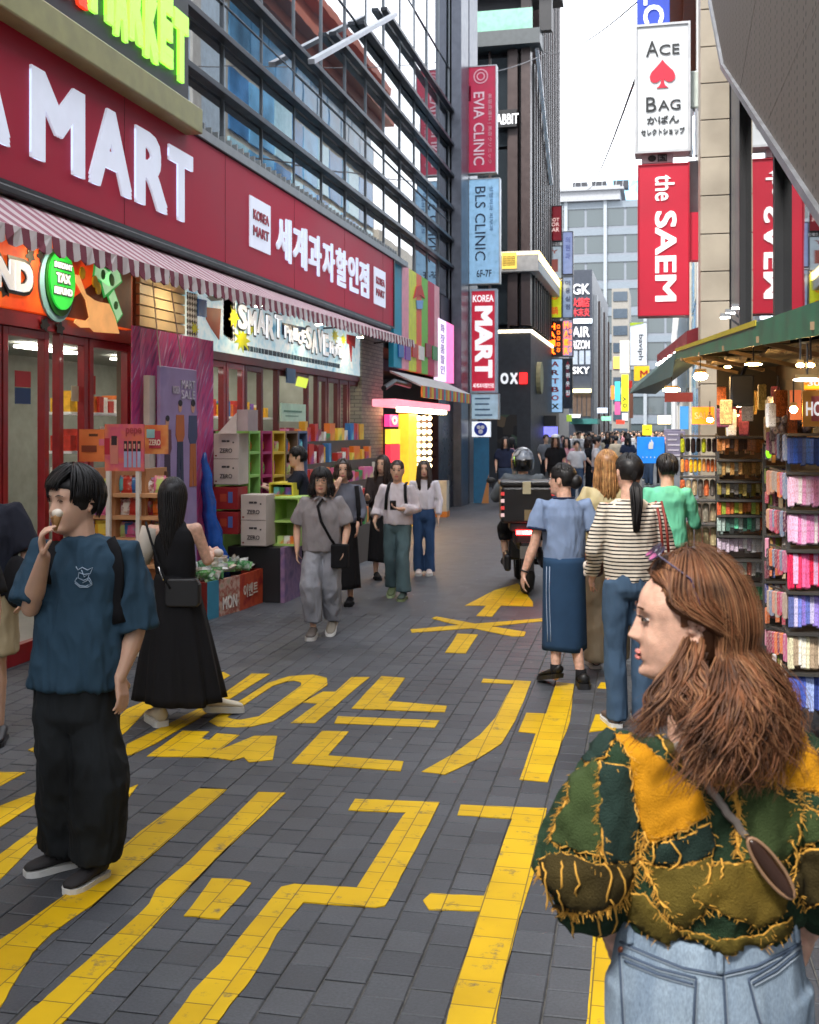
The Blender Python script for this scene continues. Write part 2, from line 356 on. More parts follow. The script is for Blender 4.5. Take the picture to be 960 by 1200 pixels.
# ---- yellow markings, measured as outlines lying on the road (photograph pixels -> ground)
MARKS = [
 [(-60,1150),(0,1103),(60,1062),(112,1022),(165,975),(233,925),(266,926),(195,988),(110,1060),(62,1094),(38,1118),(0,1182),(-40,1245)],
 [(20,1200),(84,1143),(147,1087),(176,1060),(183,1043),(222,1010),(303,929),(335,930),(290,972),(243,1017),(150,1119),(74,1200),(50,1226),(-8,1226)],
 [(216,1074),(250,1030),(285,1032),(295,1036),(258,1078)],
 [(198,1202),(226,1163),(258,1130),(285,1095),(330,1040),(345,1037),(418,1041),(472,957),(476,953),(408,950),(416,937),(515,941),(505,962),(452,1062),(440,1064),(356,1058),(325,1095),(302,1138),(262,1190),(252,1204),(240,1225),(182,1225)],
 [(540,944),(641,948),(628,1018),(605,1090),(590,1150),(580,1204),(575,1228),(514,1228),(524,1200),(532,1160),(548,1115),(562,1068),(503,1067),(496,1056),(505,1048),(568,1051),(600,960),(536,956)],
 [(724,1010),(760,1010),(745,1060),(718,1120),(709,1204),(706,1228),(684,1228),(689,1180),(697,1080)],
 [(566,796),(623,799),(604,845),(588,872),(560,890),(522,908),(494,905),(530,885),(562,862),(580,842),(602,802),(564,800)],
 [(652,800),(673,802),(668,845),(642,917),(609,914),(628,860),(608,858),(617,836),(640,837)],
 [(704,800),(724,802),(720,808),(700,807)],
 [(698,838),(724,836),(722,855),(690,858)],
 [(447,793),(475,795),(455,822),(524,828),(521,835),(412,831)],
 [(396,840),(515,845),(510,853),(392,848)],
 [(378,857),(409,858),(384,886),(473,893),(470,904),(342,895)],
 [(341,848),(372,825),(354,824),(379,811),(393,811),(412,794),(433,794),(400,822),(369,848)],
 [(295,790),(317,790),(233,842),(182,872),(155,885),(146,886),(149,873),(205,845),(250,822)],
 [(148,832),(200,808),(225,803),(170,835),(148,858),(130,872),(130,852)],
 [(205,802),(262,788),(270,792),(245,806),(200,822)],
 [(-40,966),(0,945),(46,928),(70,926),(46,940),(0,970),(-40,995)],
 [(-60,1040),(-20,1020),(0,1002),(50,965),(70,960),(46,985),(0,1032),(-50,1062)],
 [(-30,905),(30,906),(0,922),(-30,926)],
 [(33,879),(60,868),(70,872),(60,882),(40,882)],
 [(150,925),(161,920),(152,934),(146,936)],
 [(481,738),(560,731),(637,725),(638,728),(560,736),(483,742)],
 [(506,725),(512,723),(560,732),(616,741),(614,746),(600,746),(556,737),(520,729)],
 [(536,743),(560,744),(546,766),(522,765)],
 [(545,710),(580,692),(607,684),(625,706),(625,711),(587,710),(577,723),(558,722),(570,710)],
]
def resample(pts, step=12):
    out = []
    for i, p in enumerate(pts):
        q = pts[(i + 1) % len(pts)]; d = sqrt((p[0] - q[0]) ** 2 + (p[1] - q[1]) ** 2); k = max(1, int(d / step))
        for j in range(k): t = j / k; out.append((p[0] + (q[0] - p[0]) * t, p[1] + (q[1] - p[1]) * t))
    return out
def mark(pts, up=0):
    pts = resample(pts); g = []
    for x, y in pts:
        p = G(x, y); k = 16 if y > 900 else 6
        p.x += noise.noise(p * 17) * .006; p.y += noise.noise(p * 17 + Vector((9, 0, 0))) * .006
        g.append((p.x, p.y, -.001))
    mm = M(); mm.poly(g, (0, 0, 1), .0058 + up)
    return mm
for p in MARKS: mark(p, .0012 if p[0] == (506,725) else 0).build('road_marking', YEL, pavement)
# the ring of the character, and the blocky one below it with its small opening
def ringmark(outer, inner):
    me_o = [G(x, y) for x, y in outer]; me_i = [G(x, y) for x, y in inner]; k = len(me_o); mm = M()
    vs = [(p.x, p.y, z) for z in (-.001, .0048) for ring in (me_o, me_i) for p in ring]
    fs = []
    for i in range(k):
        j = (i + 1) % k; fs += [(2 * k + i, 2 * k + j, 3 * k + j, 3 * k + i), (i, j, 2 * k + j, 2 * k + i), (k + j, k + i, 3 * k + i, 3 * k + j)]
    mm.add(vs, fs); mm.build('road_marking', YEL, pavement)
ringmark([(245,846),(256,852),(276,853),(295,852),(320,846),(352,825),(384,803),(383,795),(367,791),(339,793),(314,801),(278,824)],
         [(266,841),(271,843),(277,844),(283,844),(304,840),(330,821),(353,804),(353,800),(345,798),(336,799),(320,804),(290,824)])
mark([(172,887),(214,857),(245,858),(236,866),(245,868),(254,860),(281,862),(257,880),(298,863),(325,863),(320,891),(292,894),(286,888),(273,892),(245,888)]).build('road_marking', YEL, pavement)
# ================================================================== LEFT SIDE : the mart building
FX = -5.15
def yx(x, X=FX): return WX(x, HZ, X).y
def zx(x, y, X=FX): return WX(x, y, X).z
def brect(x0, x1, yt, yb, X, dep=.05, xr=None):
    """box on a wall plane: photograph columns x0..x1, rows yt..yb read at column xr; returns (Y0, Y1, z0, z1)"""
    xr = x1 if xr is None else xr
    return yx(x0, X), yx(x1, X), zx(xr, yb, X), zx(xr, yt, X)
def wtext(s, X, Y0, Y1, z0, z1, m, parent, **k):
    """lettering on a left-hand wall (reads toward +Y, faces +X)"""
    return text(s, (X, Y0, z0), (0, Y1 - Y0, 0), (0, 0, z1 - z0), m, parent, **k)
def ftext(s, x0, x1, Y, z0, z1, m, parent, down=False, **k):
    """lettering facing the camera on a plane Y; down=True runs top to bottom, turned a quarter clockwise"""
    if down: return text(s, (x0, Y, z1), (0, 0, z0 - z1), (x1 - x0, 0, 0), m, parent, **k)
    return text(s, (x0, Y, z0), (x1 - x0, 0, 0), (0, 0, z1 - z0), m, parent, **k)
mart = thing('mart_building', 'dark glass mart building with black horizontal fins above the red sign on the left', 'building', (FX, 15, 0))
Yc0, Yc1 = 2.0, 28.2
CG = glass('curtain_glass', (.5, .62, .75), .012, .6, 1.0, .34)
mm = M(); mm.box(-12, FX - .9, Yc0, Yc1, 3.2, 18); mm.box(-12, FX - .02, Yc0, Yc1, 3.45, 5.1); mm.box(-12, FX - .02, Yc1 - .25, Yc1 + .1, 0, 18)
mm.build('wall', mat('dark_interior', (.035, .045, .055), .7, var=.4, scale=1.2), mart)
PW, PH = 1.31, 1.9
pane = M(); pane.box(-.012, .012, .012, PW - .012, .012, PH - .012); pme = pane.mesh('window_pane'); pme.materials.append(CG)
ncol = 20
for i in range(ncol):
    for j in range(6):
        o = link(bpy.data.objects.new('window_pane', pme), mart)
        o.location = (-.03, Yc0 + i * PW - 15, 5.12 + j * PH)
        o.rotation_euler = (0, R(-.004, .004), R(-.006, .006))
for i in range(ncol + 1):
    q = M(); q.box(FX - .05, FX + .006, Yc0 + i * PW - .011, Yc0 + i * PW + .011, 5.1, 16.5); q.build('mullion', mat('mullion_grey', (.16, .18, .2), .4, .5), mart)
q = M()
for j in range(1, 6): q.box(FX - .05, FX + .003, Yc0, Yc1, 5.11 + j * PH - .006, 5.11 + j * PH + .006)
q.build('transom', mat('mullion_grey', ()), mart)
FIN = mat('black_fin', (.02, .024, .032), .35, .3)
for z, xs in ((9.73, 461), (8.9, 435), (8.13, 403), (7.32, -300), (6.54, -300), (5.88, -300)):
    q = M(); q.box(FX + .004, FX + .13, max(yx(xs, -4.9), 2), Yc1 + .05, z - .036, z + .036); q.build('fin', FIN, mart, bevel=.006)
q = M(); q.bar(WX(365, 72, -4.86), WX(463, 17, -4.86), .1, .07); q.build('strut', mat('pale_strut', (.5, .52, .56), .4, .3), mart)
for y0, y1 in ((yx(536, -4.95), yx(545, -4.95)), (yx(548, -4.9), yx(558, -4.9))):
    q = M(); q.box(-5.1, -4.85, y0, y1 - .05, 0, 17.5); q.build('column', mat('grey_steel', (.12, .13, .16), .35, .6), mart, bevel=.01)
q = M(); q.box(-5.35, FX - .0, yx(517), Yc1, 0, 5.1)
q.build('side_cladding', mat('dark_cladding', (.045, .042, .055), .45), mart)
q = M(); q.box(-5.4, -5.05, yx(514, -5.05), yx(533, -5.05), 0, zx(520, 450, -5.05)); q.build('door_panel', mat('navy_panel', (.012, .016, .03), .3), mart)
q = M(); q.box(-5.16, -4.87, yx(160), yx(462), 5.06, 5.16)
for i in range(60): q.box(-5.05, -4.88, 9 + i * .19, 9.03 + i * .19, 5.16, 5.24)
q.build('ledge', mat('ledge_grey', (.3, .32, .33), .5, .4), mart)
# --- shop interior seen through the ground floor glass
q = M(); q.cur = 0; q.box(-9.5, -9.4, 2, 18.5, 0, 3.1); q.box(-9.5, FX - .05, 18.4, 18.5, 0, 3.1); q.box(-9.5, FX - .05, 2, 18.5, 3.0, 3.1)
q.cur = 1; q.box(-9.5, FX - .1, 2, 18.4, -.02, .012)
q.build('shop_room', [mat('room_wall', (.26, .27, .23), .8), mat('room_floor', (.35, .35, .33), .4)], mart)
LAMPW = mat('tube_light', (1, .95, .85), .5, emit=4, var=0)
for yy in (5, 7.5, 10, 12.5, 15, 16.8):
    for xx in (-6.3, -7.9):
        q = M(); q.box(xx - .08, xx + .08, yy, yy + 1.3, 2.93, 2.96); q.build('ceiling_light', LAMPW, mart)
GOODS = ['c23b2e', 'e0a92a', '2f6fb0', '3f8f4a', 'd86a9a', 'e9e4da', 'e2752b', '7a4aa0', 'f0d24a', '6ec3c9', '8a1f2b', 'b9d27a']
def goodm(i): return hexm(GOODS[i % len(GOODS)], rough=.4, var=.25, scale=14)
def shelf_goods(X, Y0, Y1, levels, nm, parent, w=.16, into_x=-1):
    """an inside shelf run with packets, one mesh per level"""
    for z in levels:
        q = M(); q.box(X - .35, X, Y0, Y1, z - .03, z); q.build('shelf_board', WHITE, parent)
        mm = [goodm(k) for k in range(8)]; q = M(); y = Y0 + .05
        while y < Y1 - w:
            q.cur = random.randrange(8); ww = R(.6, 1.1) * w; h = R(.12, .26); q.box(X - .3, X - R(.02, .06), y, y + ww - .01, z, z + h); y += ww
        q.build(nm, mm, parent)
shelf_goods(-6.9, 3, 10.5, (.3, .75, 1.2, 1.65, 2.1), 'shelf_goods', mart)
shelf_goods(-6.6, 11.5, 18.2, (.3, .75, 1.2, 1.65, 2.1), 'shelf_goods', mart)
# --- ground floor shopfront: red frames and panes
RED = mat('red_frame', (.30, .012, .018), .35, coat=.3, var=.2)
DRED = mat('dark_red_frame', (.10, .008, .012), .4)
SG = glass('shop_glass', (.82, .92, .88), .02, .12, .75)
def frame_bay(x0, x1, zt, m=RED, X=-5.1, fw=.07, sill=.0, glassy=True):
    y0, y1 = yx(x0, X), yx(x1, X); q = M()
    for a in (y0, y1 - fw): q.box(X - .04, X + .03, a, a + fw, sill, zt)
    q.box(X - .04, X + .03, y0 + fw, y1 - fw, zt - fw, zt); q.box(X - .04, X + .03, y0 + fw, y1 - fw, sill, sill + .16)
    f = q.build('door_frame', m, mart, bevel=.004)
    if glassy:
        q = M(); q.box(X - .012, X, y0 + fw + .002, y1 - fw - .002, sill + .162, zt - fw - .002); q.build('pane', SG, f)
ZD = 2.72
for a, b, m in ((-90, -48, RED), (-46, -2, RED), (0, 54, RED), (66, 100, RED), (102, 150, RED)): frame_bay(a, b, ZD, m)
for a, b, m in ((216, 262, RED), (263, 284, RED), (285, 306, DRED), (323, 360, DRED), (370, 381, DRED), (382, 395, DRED), (396, 406, DRED), (407, 420, DRED)): frame_bay(a, b, ZD - .02, m)
q = M(); q.box(-5.2, -5.04, yx(-95), yx(155), ZD + .002, ZD + .13); q.build('lintel', RED, mart, bevel=.005)
q = M(); q.box(-5.2, -5.04, yx(216), yx(424), ZD - .018, ZD + .1); q.build('lintel', DRED, mart, bevel=.005)
q = M(); q.box(-5.3, -5.12, yx(-95), yx(426), ZD + .1, 3.66); q.build('fascia', mat('fascia_black', (.03, .03, .03), .6), mart)
for a, b, yt, yb, cc in ((18, 36, 434, 453, 'a83040'), (18, 36, 454, 473, '2c4a80'), (84, 92, 452, 470, 'c8c0b0'), (106, 112, 440, 462, 'c03838'), (118, 132, 500, 530, 'd8d0c8')):
    q = M(); q.box(-5.125, -5.118, yx(a, -5.12), yx(b, -5.12), zx(a, yb, -5.12), zx(a, yt, -5.12)); q.build('window_poster', hexm(cc), mart)
# slatted pillar, warm under the awning lamp
yp0, yp1 = yx(153), yx(217)
q = M(); q.box(-5.3, -5.1, yp0, yp1, 0, 3.66); q.build('pillar', mat('pillar_back', (.25, .2, .14), .8), mart)
sl = M(); sl.box(-.02, .02, 0, yp1 - yp0, .008, .1); sme = sl.mesh('slat'); sme.materials.append(mat('slat_cream', (.55, .43, .25), .5, bump=.2))
for i in range(33):
    o = link(bpy.data.objects.new('slat', sme), mart); o.location = (.08, yp0 - 15, .03 + i * .107)
# grey small-brick pillar
BRK = bpy.data.materials.new('grey_brick'); BRK.use_nodes = True
n = BRK.node_tree.nodes; l = BRK.node_tree.links.new; t = n.new('ShaderNodeTexCoord'); s = n.new('ShaderNodeSeparateXYZ'); c_ = n.new('ShaderNodeCombineXYZ')
l(t.outputs['Object'], s.inputs[0]); ad = n.new('ShaderNodeMath'); l(s.outputs[0], ad.inputs[0]); l(s.outputs[1], ad.inputs[1]); l(ad.outputs[0], c_.inputs[0]); l(s.outputs[2], c_.inputs[1])
br = n.new('ShaderNodeTexBrick'); br.inputs['Scale'].default_value = 1; br.inputs['Brick Width'].default_value = .2; br.inputs['Row Height'].default_value = .065
br.inputs['Mortar Size'].default_value = .006; br.inputs['Color1'].default_value = (.26, .24, .2, 1); br.inputs['Color2'].default_value = (.17, .165, .15, 1); br.inputs['Mortar'].default_value = (.08, .08, .075, 1)
l(c_.outputs[0], br.inputs['Vector']); l(br.outputs['Color'], n['Principled BSDF'].inputs['Base Color']); n['Principled BSDF'].inputs['Roughness'].default_value = .7
bp = n.new('ShaderNodeBump'); bp.inputs['Strength'].default_value = .6; bp.inputs['Distance'].default_value = .01; bp.invert = True; l(br.outputs['Fac'], bp.inputs['Height']); l(bp.outputs[0], n['Principled BSDF'].inputs['Normal'])
q = M(); q.box(-5.5, -5.0, yx(424, -5.0), yx(449, -5.0), 0, 3.5); q.build('brick_pillar', BRK, mart)
# --- red fascia sign
X = -4.9; ys0, ys1 = 3.2, yx(461, X); z0, z1 = 3.80, 5.05
sg = thing('mart_sign', 'long crimson fascia sign with white MART lettering and hangul above the striped awning', 'sign', (X, 12, 3.8))
q = M(); q.box(-5.15, X, ys0, ys1, z0, z1); q.build('panel', mat('sign_crimson', (.45, .009, .04), .5, scale=.6, var=.1, spec=.25), sg, bevel=.01)
q = M(); q.box(-5.15, X + .02, ys0, ys1, z1, z1 + .035); q.box(-5.15, X + .02, ys0, ys1, z0 - .03, z0); q.box(-5.15, X + .02, ys1, ys1 + .04, z0 - .03, z1 + .035); q.build('trim', DARK, sg)
for k in range(7): q = M(); yj = 4.6 + k * 2.44; q.box(X + .0005, X + .0025, yj, yj + .006, z0 + .01, z1 - .01); q.build('panel_joint', hexm('5c0c1c'), sg)
LET = mat('letter_pale', (.62, .66, .78), .5, emit=.12, var=.03)
zb, zt_ = 4.06, 4.79
for ch, a, b in (('M', 34, 97), ('A', 103, 152), ('R', 157, 194), ('T', 196, 224)):
    wtext(ch, X, yx(a, X), yx(b, X), zb, zt_, LET, sg, weight=.045, name='letter', th=.02)
yA = yx(9, X)
for i, ch in enumerate('AEROK'): wtext(ch, X, yA - .72 - i * .8, yA - i * .8, zb, zt_, LET, sg, weight=.045, name='letter', th=.02)
def logo(x0, x1, zz0, zz1):
    q = M(); q.box(X, X + .015, yx(x0, X), yx(x1, X), zz0, zz1); q.build('logo_plate', LET, sg)
    a, b = yx(x0, X), yx(x1, X); d = (b - a) * .12; h = (zz1 - zz0)
    CR = mat('letter_crimson', (.4, .02, .05), .5)
    wtext('KOREA', X + .016, a + d, b - d, zz0 + h * .56, zz0 + h * .76, CR, sg, weight=.03, th=.008)
    wtext('MART', X + .016, a + d, b - d, zz0 + h * .24, zz0 + h * .44, CR, sg, weight=.03, th=.008)
logo(292, 316, 4.12, 4.74); logo(438, 451, 4.08, 4.72)
hs = '세계과자할인점'; ya, yb_ = yx(323, X), yx(433, X); st = (yb_ - ya) / 7
for i, ch in enumerate(hs): wtext(ch, X, ya + i * st, ya + (i + .86) * st, 4.12, 4.70, LET, sg, weight=.03, name='letter', th=.02)
# --- lime and red light box above
X2 = -4.72
bx = thing('market_light_box', 'tilted black light box with lime green MARKET letters and an olive rim, top left', 'sign', (X2, 8, 5.3))
zb2 = zx(237, 157, X2); yb1 = yx(238, X2)
q = M(); q.box(-5.1, X2, 2.5, yb1, zb2, zb2 + .26); q.build('rim', mat('olive_rim', (.33, .31, .13), .4, .2), bx, bevel=.012)
q = M(); q.box(-5.1, X2 - .03, 2.5, yx(224, X2), zb2 + .26, zb2 + 2.2); q.build('panel', mat('charcoal_panel', (.035, .036, .042), .5), bx)
LIME = mat('lime_letter', (.42, .9, .12), .5, emit=.22, var=.02); ORED = mat('orange_red_letter', (.85, .06, .02), .5, emit=.2, var=.02)
za, zc = zb2 + .42, zb2 + 1.12
bnd = [(105, 133), (134, 150), (151, 168), (169, 186), (187, 203), (204, 221)]
for i, (ch, (a, b)) in enumerate(zip('MARKET', bnd)):
    dz = .03 * (-1) ** i; wtext(ch, X2 - .03, yx(a, X2) + .01, yx(b, X2), za + dz, zc + dz, LIME, bx, weight=.075, name='letter', th=.03)
yr = yx(103, X2)
for i, ch in enumerate('REPUS'): wtext(ch, X2 - .03, yr - (i + 1) * .42 + .03, yr - i * .42, za, zc, ORED, bx, weight=.075, name='letter', th=.03)
wtext('10th anniversary  2F', X2 - .03, yx(180, X2), yx(217, X2), zc + .12, zc + .2, WHITE, bx, weight=.01, th=.01)
# --- striped awning
AWN = stripes('awning_stripe', [(.5, '7c3244'), (.5, 'cfc4c4')], 1, .2, .75)
aw = thing('striped_awning', 'long maroon and white striped awning with a hanging valance over the mart shopfront', 'awning', (-4.9, 12, 3.5))
ya0, ya1 = 2.6, yx(485, -4.42)
def za_(y): return 3.32 + .015 * (y - 7)
ny = 120; va = []; 
for i in range(ny + 1):
    y = ya0 + (ya1 - ya0) * i / ny; e = za_(y); sg_ = .03 * sin(pi * (i % 12) / 12)
    va.append([Vector((-4.95, y, 3.70)), Vector((-4.68, y, (3.70 + e) / 2 - sg_ * .6)), Vector((-4.42, y, e))])
q = M(); vs = []; 
for r_ in va: vs += r_ + [p + Vector((0, 0, -.012)) for p in r_[::-1]]
q.loft([vs[i * 6:i * 6 + 6] for i in range(ny + 1)]); q.build('canvas', stripes('canvas_stripe', [(.5, '985e6c'), (.5, 'cbbabc')], 1, .2, .75), aw)
q = M(); nn = int((ya1 - ya0) / .2)
for i in range(nn):
    y = ya0 + i * .2; pts = [(-4.415 + R(-.006, .006), y, za_(y)), (-4.415, y + .2, za_(y + .2))]
    low = [(-4.405 + R(-.012, .012), y + .2 - t * .2, za_(y) - .115 - .035 * sin(pi * t)) for t in (0, .25, .5, .75, 1)]
    q.poly(pts + low, (1, 0, 0), .006)
q.build('valance', AWN, aw)
q = M(); q.box(-5.1, -4.86, ya0, ya1 + .1, 3.69, 3.768); q.build('cassette', BLACK, aw, bevel=.02)
for y in (4, 7, 10, 13, 16, 19): q = M(); q.bar((-5.0, y, 3.42), (-4.45, y, za_(y) - .01), .025); q.build('arm', DARK, aw)
for y in (4.5, 8.3, 10.6, 12.6, 15, 17.2):       # the lit spots under the awning
    t_ = thing('awning_spotlight', 'small lit spotlight under the striped awning', 'spotlight', (-4.75, y, 3.4), group='spotlights under the awning')
    q = M(); q.tube([(-4.75, y, 3.46), (-4.75, y, 3.38)], [.05, .06], 10); q.build('housing', WHITE, t_)
    q = M(); q.tube([(-4.75, y, 3.379), (-4.75, y, 3.372)], [.05, .05], 10); q.build('lens', mat('warm_lens', (1, .8, .5), .5, emit=60, var=0), t_)
# --- tax refund board
X = -5.03
tb = thing('tax_refund_board', 'orange cartoon board with a round green tax refund button over the doors', 'sign', (X, 9, 2.86))
y0, y1 = 4.5, yx(155, X); z0, z1 = 2.86, 3.62
q = M(); q.box(-5.12, X, y0, y1, z0, z1); q.build('panel', mottled('orange_print', ['7a1c08', 'd23c10', 'e8591a', 'f07a2c'], 2.5, emit=.15), tb)  # print and button glow faintly, standing in for lamplight under the awning
def onwall(pts, X, m, parent, name, th=.012):
    q = M(); q.poly([(X, p[0], p[1]) for p in pts], (1, 0, 0), th); return q.build(name, m, parent)
def blob(cy, cz, ry, rz, n=28, wob=0, ph=0): return [(cy + ry * cos(2 * pi * i / n) * (1 + wob * sin(5 * 2 * pi * i / n + ph)), cz + rz * sin(2 * pi * i / n) * (1 + wob * sin(5 * 2 * pi * i / n + ph))) for i in range(n)]
INK = mat('ink_black', (.01, .01, .012), .5); CARTW = mat('cartoon_white', (.8, .82, .85), .5, emit=.12)  # white print glows a little to stay bright in the awning's shade
# dark cartoon cracks and brown field at the right
onwall([(yx(60, X), z0 + .01), (yx(100, X), z0 + .01), (yx(154, X), z0 + .01), (yx(154, X), z1 - .01), (yx(120, X), z1 - .01), (yx(108, X), z0 + .35)], X, mottled('brown_print', ['5a2008', '8a3a12'], 3), tb, 'backdrop', .004)
cy, cz = yx(67, X), 3.15
onwall(blob(cy - .03, cz - .03, .27, .31), X, hexm('7fb6cc'), tb, 'button_ring', .02)
onwall(blob(cy, cz, .23, .29), X + .02, hexm('0a5c18'), tb, 'button_rim', .012)
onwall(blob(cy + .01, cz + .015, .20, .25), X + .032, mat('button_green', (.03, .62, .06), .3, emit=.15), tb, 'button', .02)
for s_, dz, h, wd in (('INSTANT', .11, .07, .15), ('TAX', -.01, .1, .12), ('REFUND', -.11, .08, .15)):
    wtext(s_, X + .053, cy - wd, cy + wd, cz + dz - .01, cz + dz + h - .01, INK, tb, weight=.12, th=.004)
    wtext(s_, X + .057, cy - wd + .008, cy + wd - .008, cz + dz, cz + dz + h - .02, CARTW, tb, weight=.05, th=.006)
for k, ch in enumerate('DNUFER'):
    a = yx(36, X) - (k + 1) * .26; b = a + .25
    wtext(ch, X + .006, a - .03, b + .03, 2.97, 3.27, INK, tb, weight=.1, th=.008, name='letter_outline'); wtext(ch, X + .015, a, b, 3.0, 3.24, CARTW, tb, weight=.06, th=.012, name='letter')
SKINP = hexm('e8a868', emit=.18)  # glow put into the hand print to lift it out of the shade
hp = [(86, 322), (90, 323), (98, 345), (108, 352), (114, 354), (125, 356), (132, 372), (137, 391), (108, 389), (103, 384), (92, 384), (84, 378), (86, 374), (98, 376), (102, 372), (98, 352), (86, 330)]
def px(pts, X): return [(yx(a, X), zx(a, b, X)) for a, b in pts]
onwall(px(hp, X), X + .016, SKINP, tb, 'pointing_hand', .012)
def note(cx, cyy, a, w_, h_):
    c, s = cos(a), sin(a); o_c = yx(cx, X), zx(cx, cyy, X)
    pt = lambda u, v: (o_c[0] + u * c - v * s, o_c[1] + u * s + v * c)
    onwall([pt(-w_, -h_), pt(w_, -h_), pt(w_, h_), pt(-w_, h_)], X + .012, hexm('2f9a46', emit=.15), tb, 'banknote', .008)  # banknote colours glow too, against the shade
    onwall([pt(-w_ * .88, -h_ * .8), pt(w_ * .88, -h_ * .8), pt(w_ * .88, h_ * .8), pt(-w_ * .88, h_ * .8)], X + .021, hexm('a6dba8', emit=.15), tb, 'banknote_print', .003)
    onwall([(pt(*p)) for p in blob(0, 0, h_ * .5, h_ * .6, 14)], X + .025, hexm('2f9a46'), tb, 'banknote_seal', .003)
note(128, 328, .5, .2, .1); note(133, 358, -.9, .15, .075); note(118, 322, -.2, .16, .08)
for a, b in ((94, 320), (109, 330), (113, 338)): onwall(blob(yx(a, X), zx(a, b, X), .045, .055, 14), X + .012, hexm('e8c81e'), tb, 'coin', .015)
for a, b in ((5, 340), (48, 300), (52, 380), (70, 385), (35, 300)): onwall(blob(yx(a, X), zx(a, b, X), .06, .05, 16, .3, a), X + .004, INK, tb, 'ink_mark', .004)
# --- comic board over the second shopfront
cb = thing('comic_board', 'pale blue comic style board with bubbly SMART PRICE lettering under the awning', 'sign', (X, 14, 2.8))
y0, y1 = yx(219, X), yx(425, X); z0, z1 = 2.80, 3.6
q = M(); q.box(-5.12, X, y0, y1, z0, z1); q.build('panel', mottled('comic_print', ['3f8fb8', 'a9d4e6', 'd8e8ee', 'b7dcea', 'e9eef0'], 3.2, emit=.1), cb)  # faint glow in the print makes the shaded board look lit
CHK = bpy.data.materials.new('halftone_check'); CHK.use_nodes = True; n = CHK.node_tree.nodes; l = CHK.node_tree.links.new
t = n.new('ShaderNodeTexCoord'); mp = n.new('ShaderNodeMapping'); mp.inputs['Rotation'].default_value = (.78, 0, 0); ck = n.new('ShaderNodeTexChecker'); ck.inputs['Scale'].default_value = 22
ck.inputs['Color1'].default_value = (.02, .02, .03, 1); ck.inputs['Color2'].default_value = (.7, .75, .8, 1)
l(t.outputs['Object'], mp.inputs['Vector']); l(mp.outputs[0], ck.inputs['Vector']); l(ck.outputs['Color'], n['Principled BSDF'].inputs['Base Color'])
for a, b in ((219, 231), (262, 275), (262, 272)): onwall(px([(a, 342), (b, 345), (b, 400), (a, 392)], X), X, CHK, cb, 'halftone_patch', .004)
def burst(cx, cyy, r, m, k=9, sq=.8):
    c0 = (yx(cx, X), zx(cx, cyy, X)); pts = []
    for i in range(2 * k): rr = r * (1 if i % 2 == 0 else .5) * R(.8, 1.2); a = pi * i / k; pts.append((c0[0] + rr * cos(a) * 1.3, c0[1] + rr * sin(a) * sq))
    onwall(pts, X + .004, m, cb, 'starburst', .006)
LY = hexm('d8e020'); burst(274, 372, .16, LY); burst(283, 398, .2, LY); burst(296, 385, .13, LY); burst(228, 385, .08, LY); burst(392, 393, .15, LY); burst(402, 398, .12, LY)
onwall(px([(231, 350), (241, 352), (241, 372), (231, 370)], X), X + .004, hexm('1f6fd0'), cb, 'blue_cup', .012)
onwall(px([(240, 360), (258, 362), (256, 398), (247, 385), (241, 374)], X), X + .004, hexm('b8452c'), cb, 'red_jar', .01)
onwall(px([(241, 348), (260, 345), (259, 352), (247, 353)], X), X + .006, hexm('8f9fa6'), cb, 'jar_lid', .012)
onwall(px([(406, 392), (416, 394), (415, 408), (412, 404), (411, 424), (409, 404), (406, 402)], X), X + .004, hexm('b02a30'), cb, 'red_cup', .012)
onwall(px([(330, 378), (358, 384), (358, 400), (330, 392)], X), X + .003, hexm('1c3c66'), cb, 'dark_bubble', .006)
for s_, a, b, zt in (('SMART', 277, 330, (3.1, 3.4)), ('PRICE', 332, 357, (3.12, 3.29)), ('SAVE', 357, 384, (3.04, 3.36)), ('MORE', 385, 400, (3.05, 3.22))):
    ya, yb2 = yx(a, X), yx(b, X); k = (yb2 - ya) / len(s_)
    for i, ch in enumerate(s_):
        dz = .02 * (-1) ** i
        wtext(ch, X + .01, ya + i * k - .015, ya + (i + .86) * k + .015, zt[0] - .02 + dz, zt[1] + .02 + dz, INK, cb, weight=.05, th=.006, name='letter_outline')
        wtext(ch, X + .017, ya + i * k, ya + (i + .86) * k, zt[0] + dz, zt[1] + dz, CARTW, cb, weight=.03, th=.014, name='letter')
y = yx(285, X); q = M()
while y < yx(398, X):
    wv = R(.05, .14); q.box(X, X + .006, y, y + wv, 2.87, 2.935); y += wv + .03
q.build('fine_print', hexm('26475c'), cb)
# --- striped colour board, pink board
X = -4.98
sb = thing('colour_stripe_board', 'tall board of teal, yellow, orange, green and pink stripes past the red sign', 'sign', (X, 21, 3))
edges = [461.5, 471, 479, 488, 494, 501.5, 509, 515]; cols = ['1591ad', 'e79aa8', 'd6dd3c', 'e8603a', '77c043', 'c22550', 'eba6ac']
zt0, zb0 = zx(488, 320, X), zx(488, 436, X)
for i, c in enumerate(cols):
    q = M(); q.box(X - .1, X + .003 * (i % 2), yx(edges[i], X) + .001, yx(edges[i + 1], X), zb0, zt0); q.build('stripe', hexm(c, rough=.5), sb)
q = M(); q.poly([(X + .004, a, b) for a, b in px([(484, 350), (487, 336), (493, 334), (497, 350), (492, 346), (489, 346)], X)], (1, 0, 0), .02); q.build('emblem', hexm('c83a30'), sb)
onwall(px([(487, 352), (495, 352), (494, 362), (488, 362)], X), X + .004, hexm('7fa8d8'), sb, 'emblem', .02)
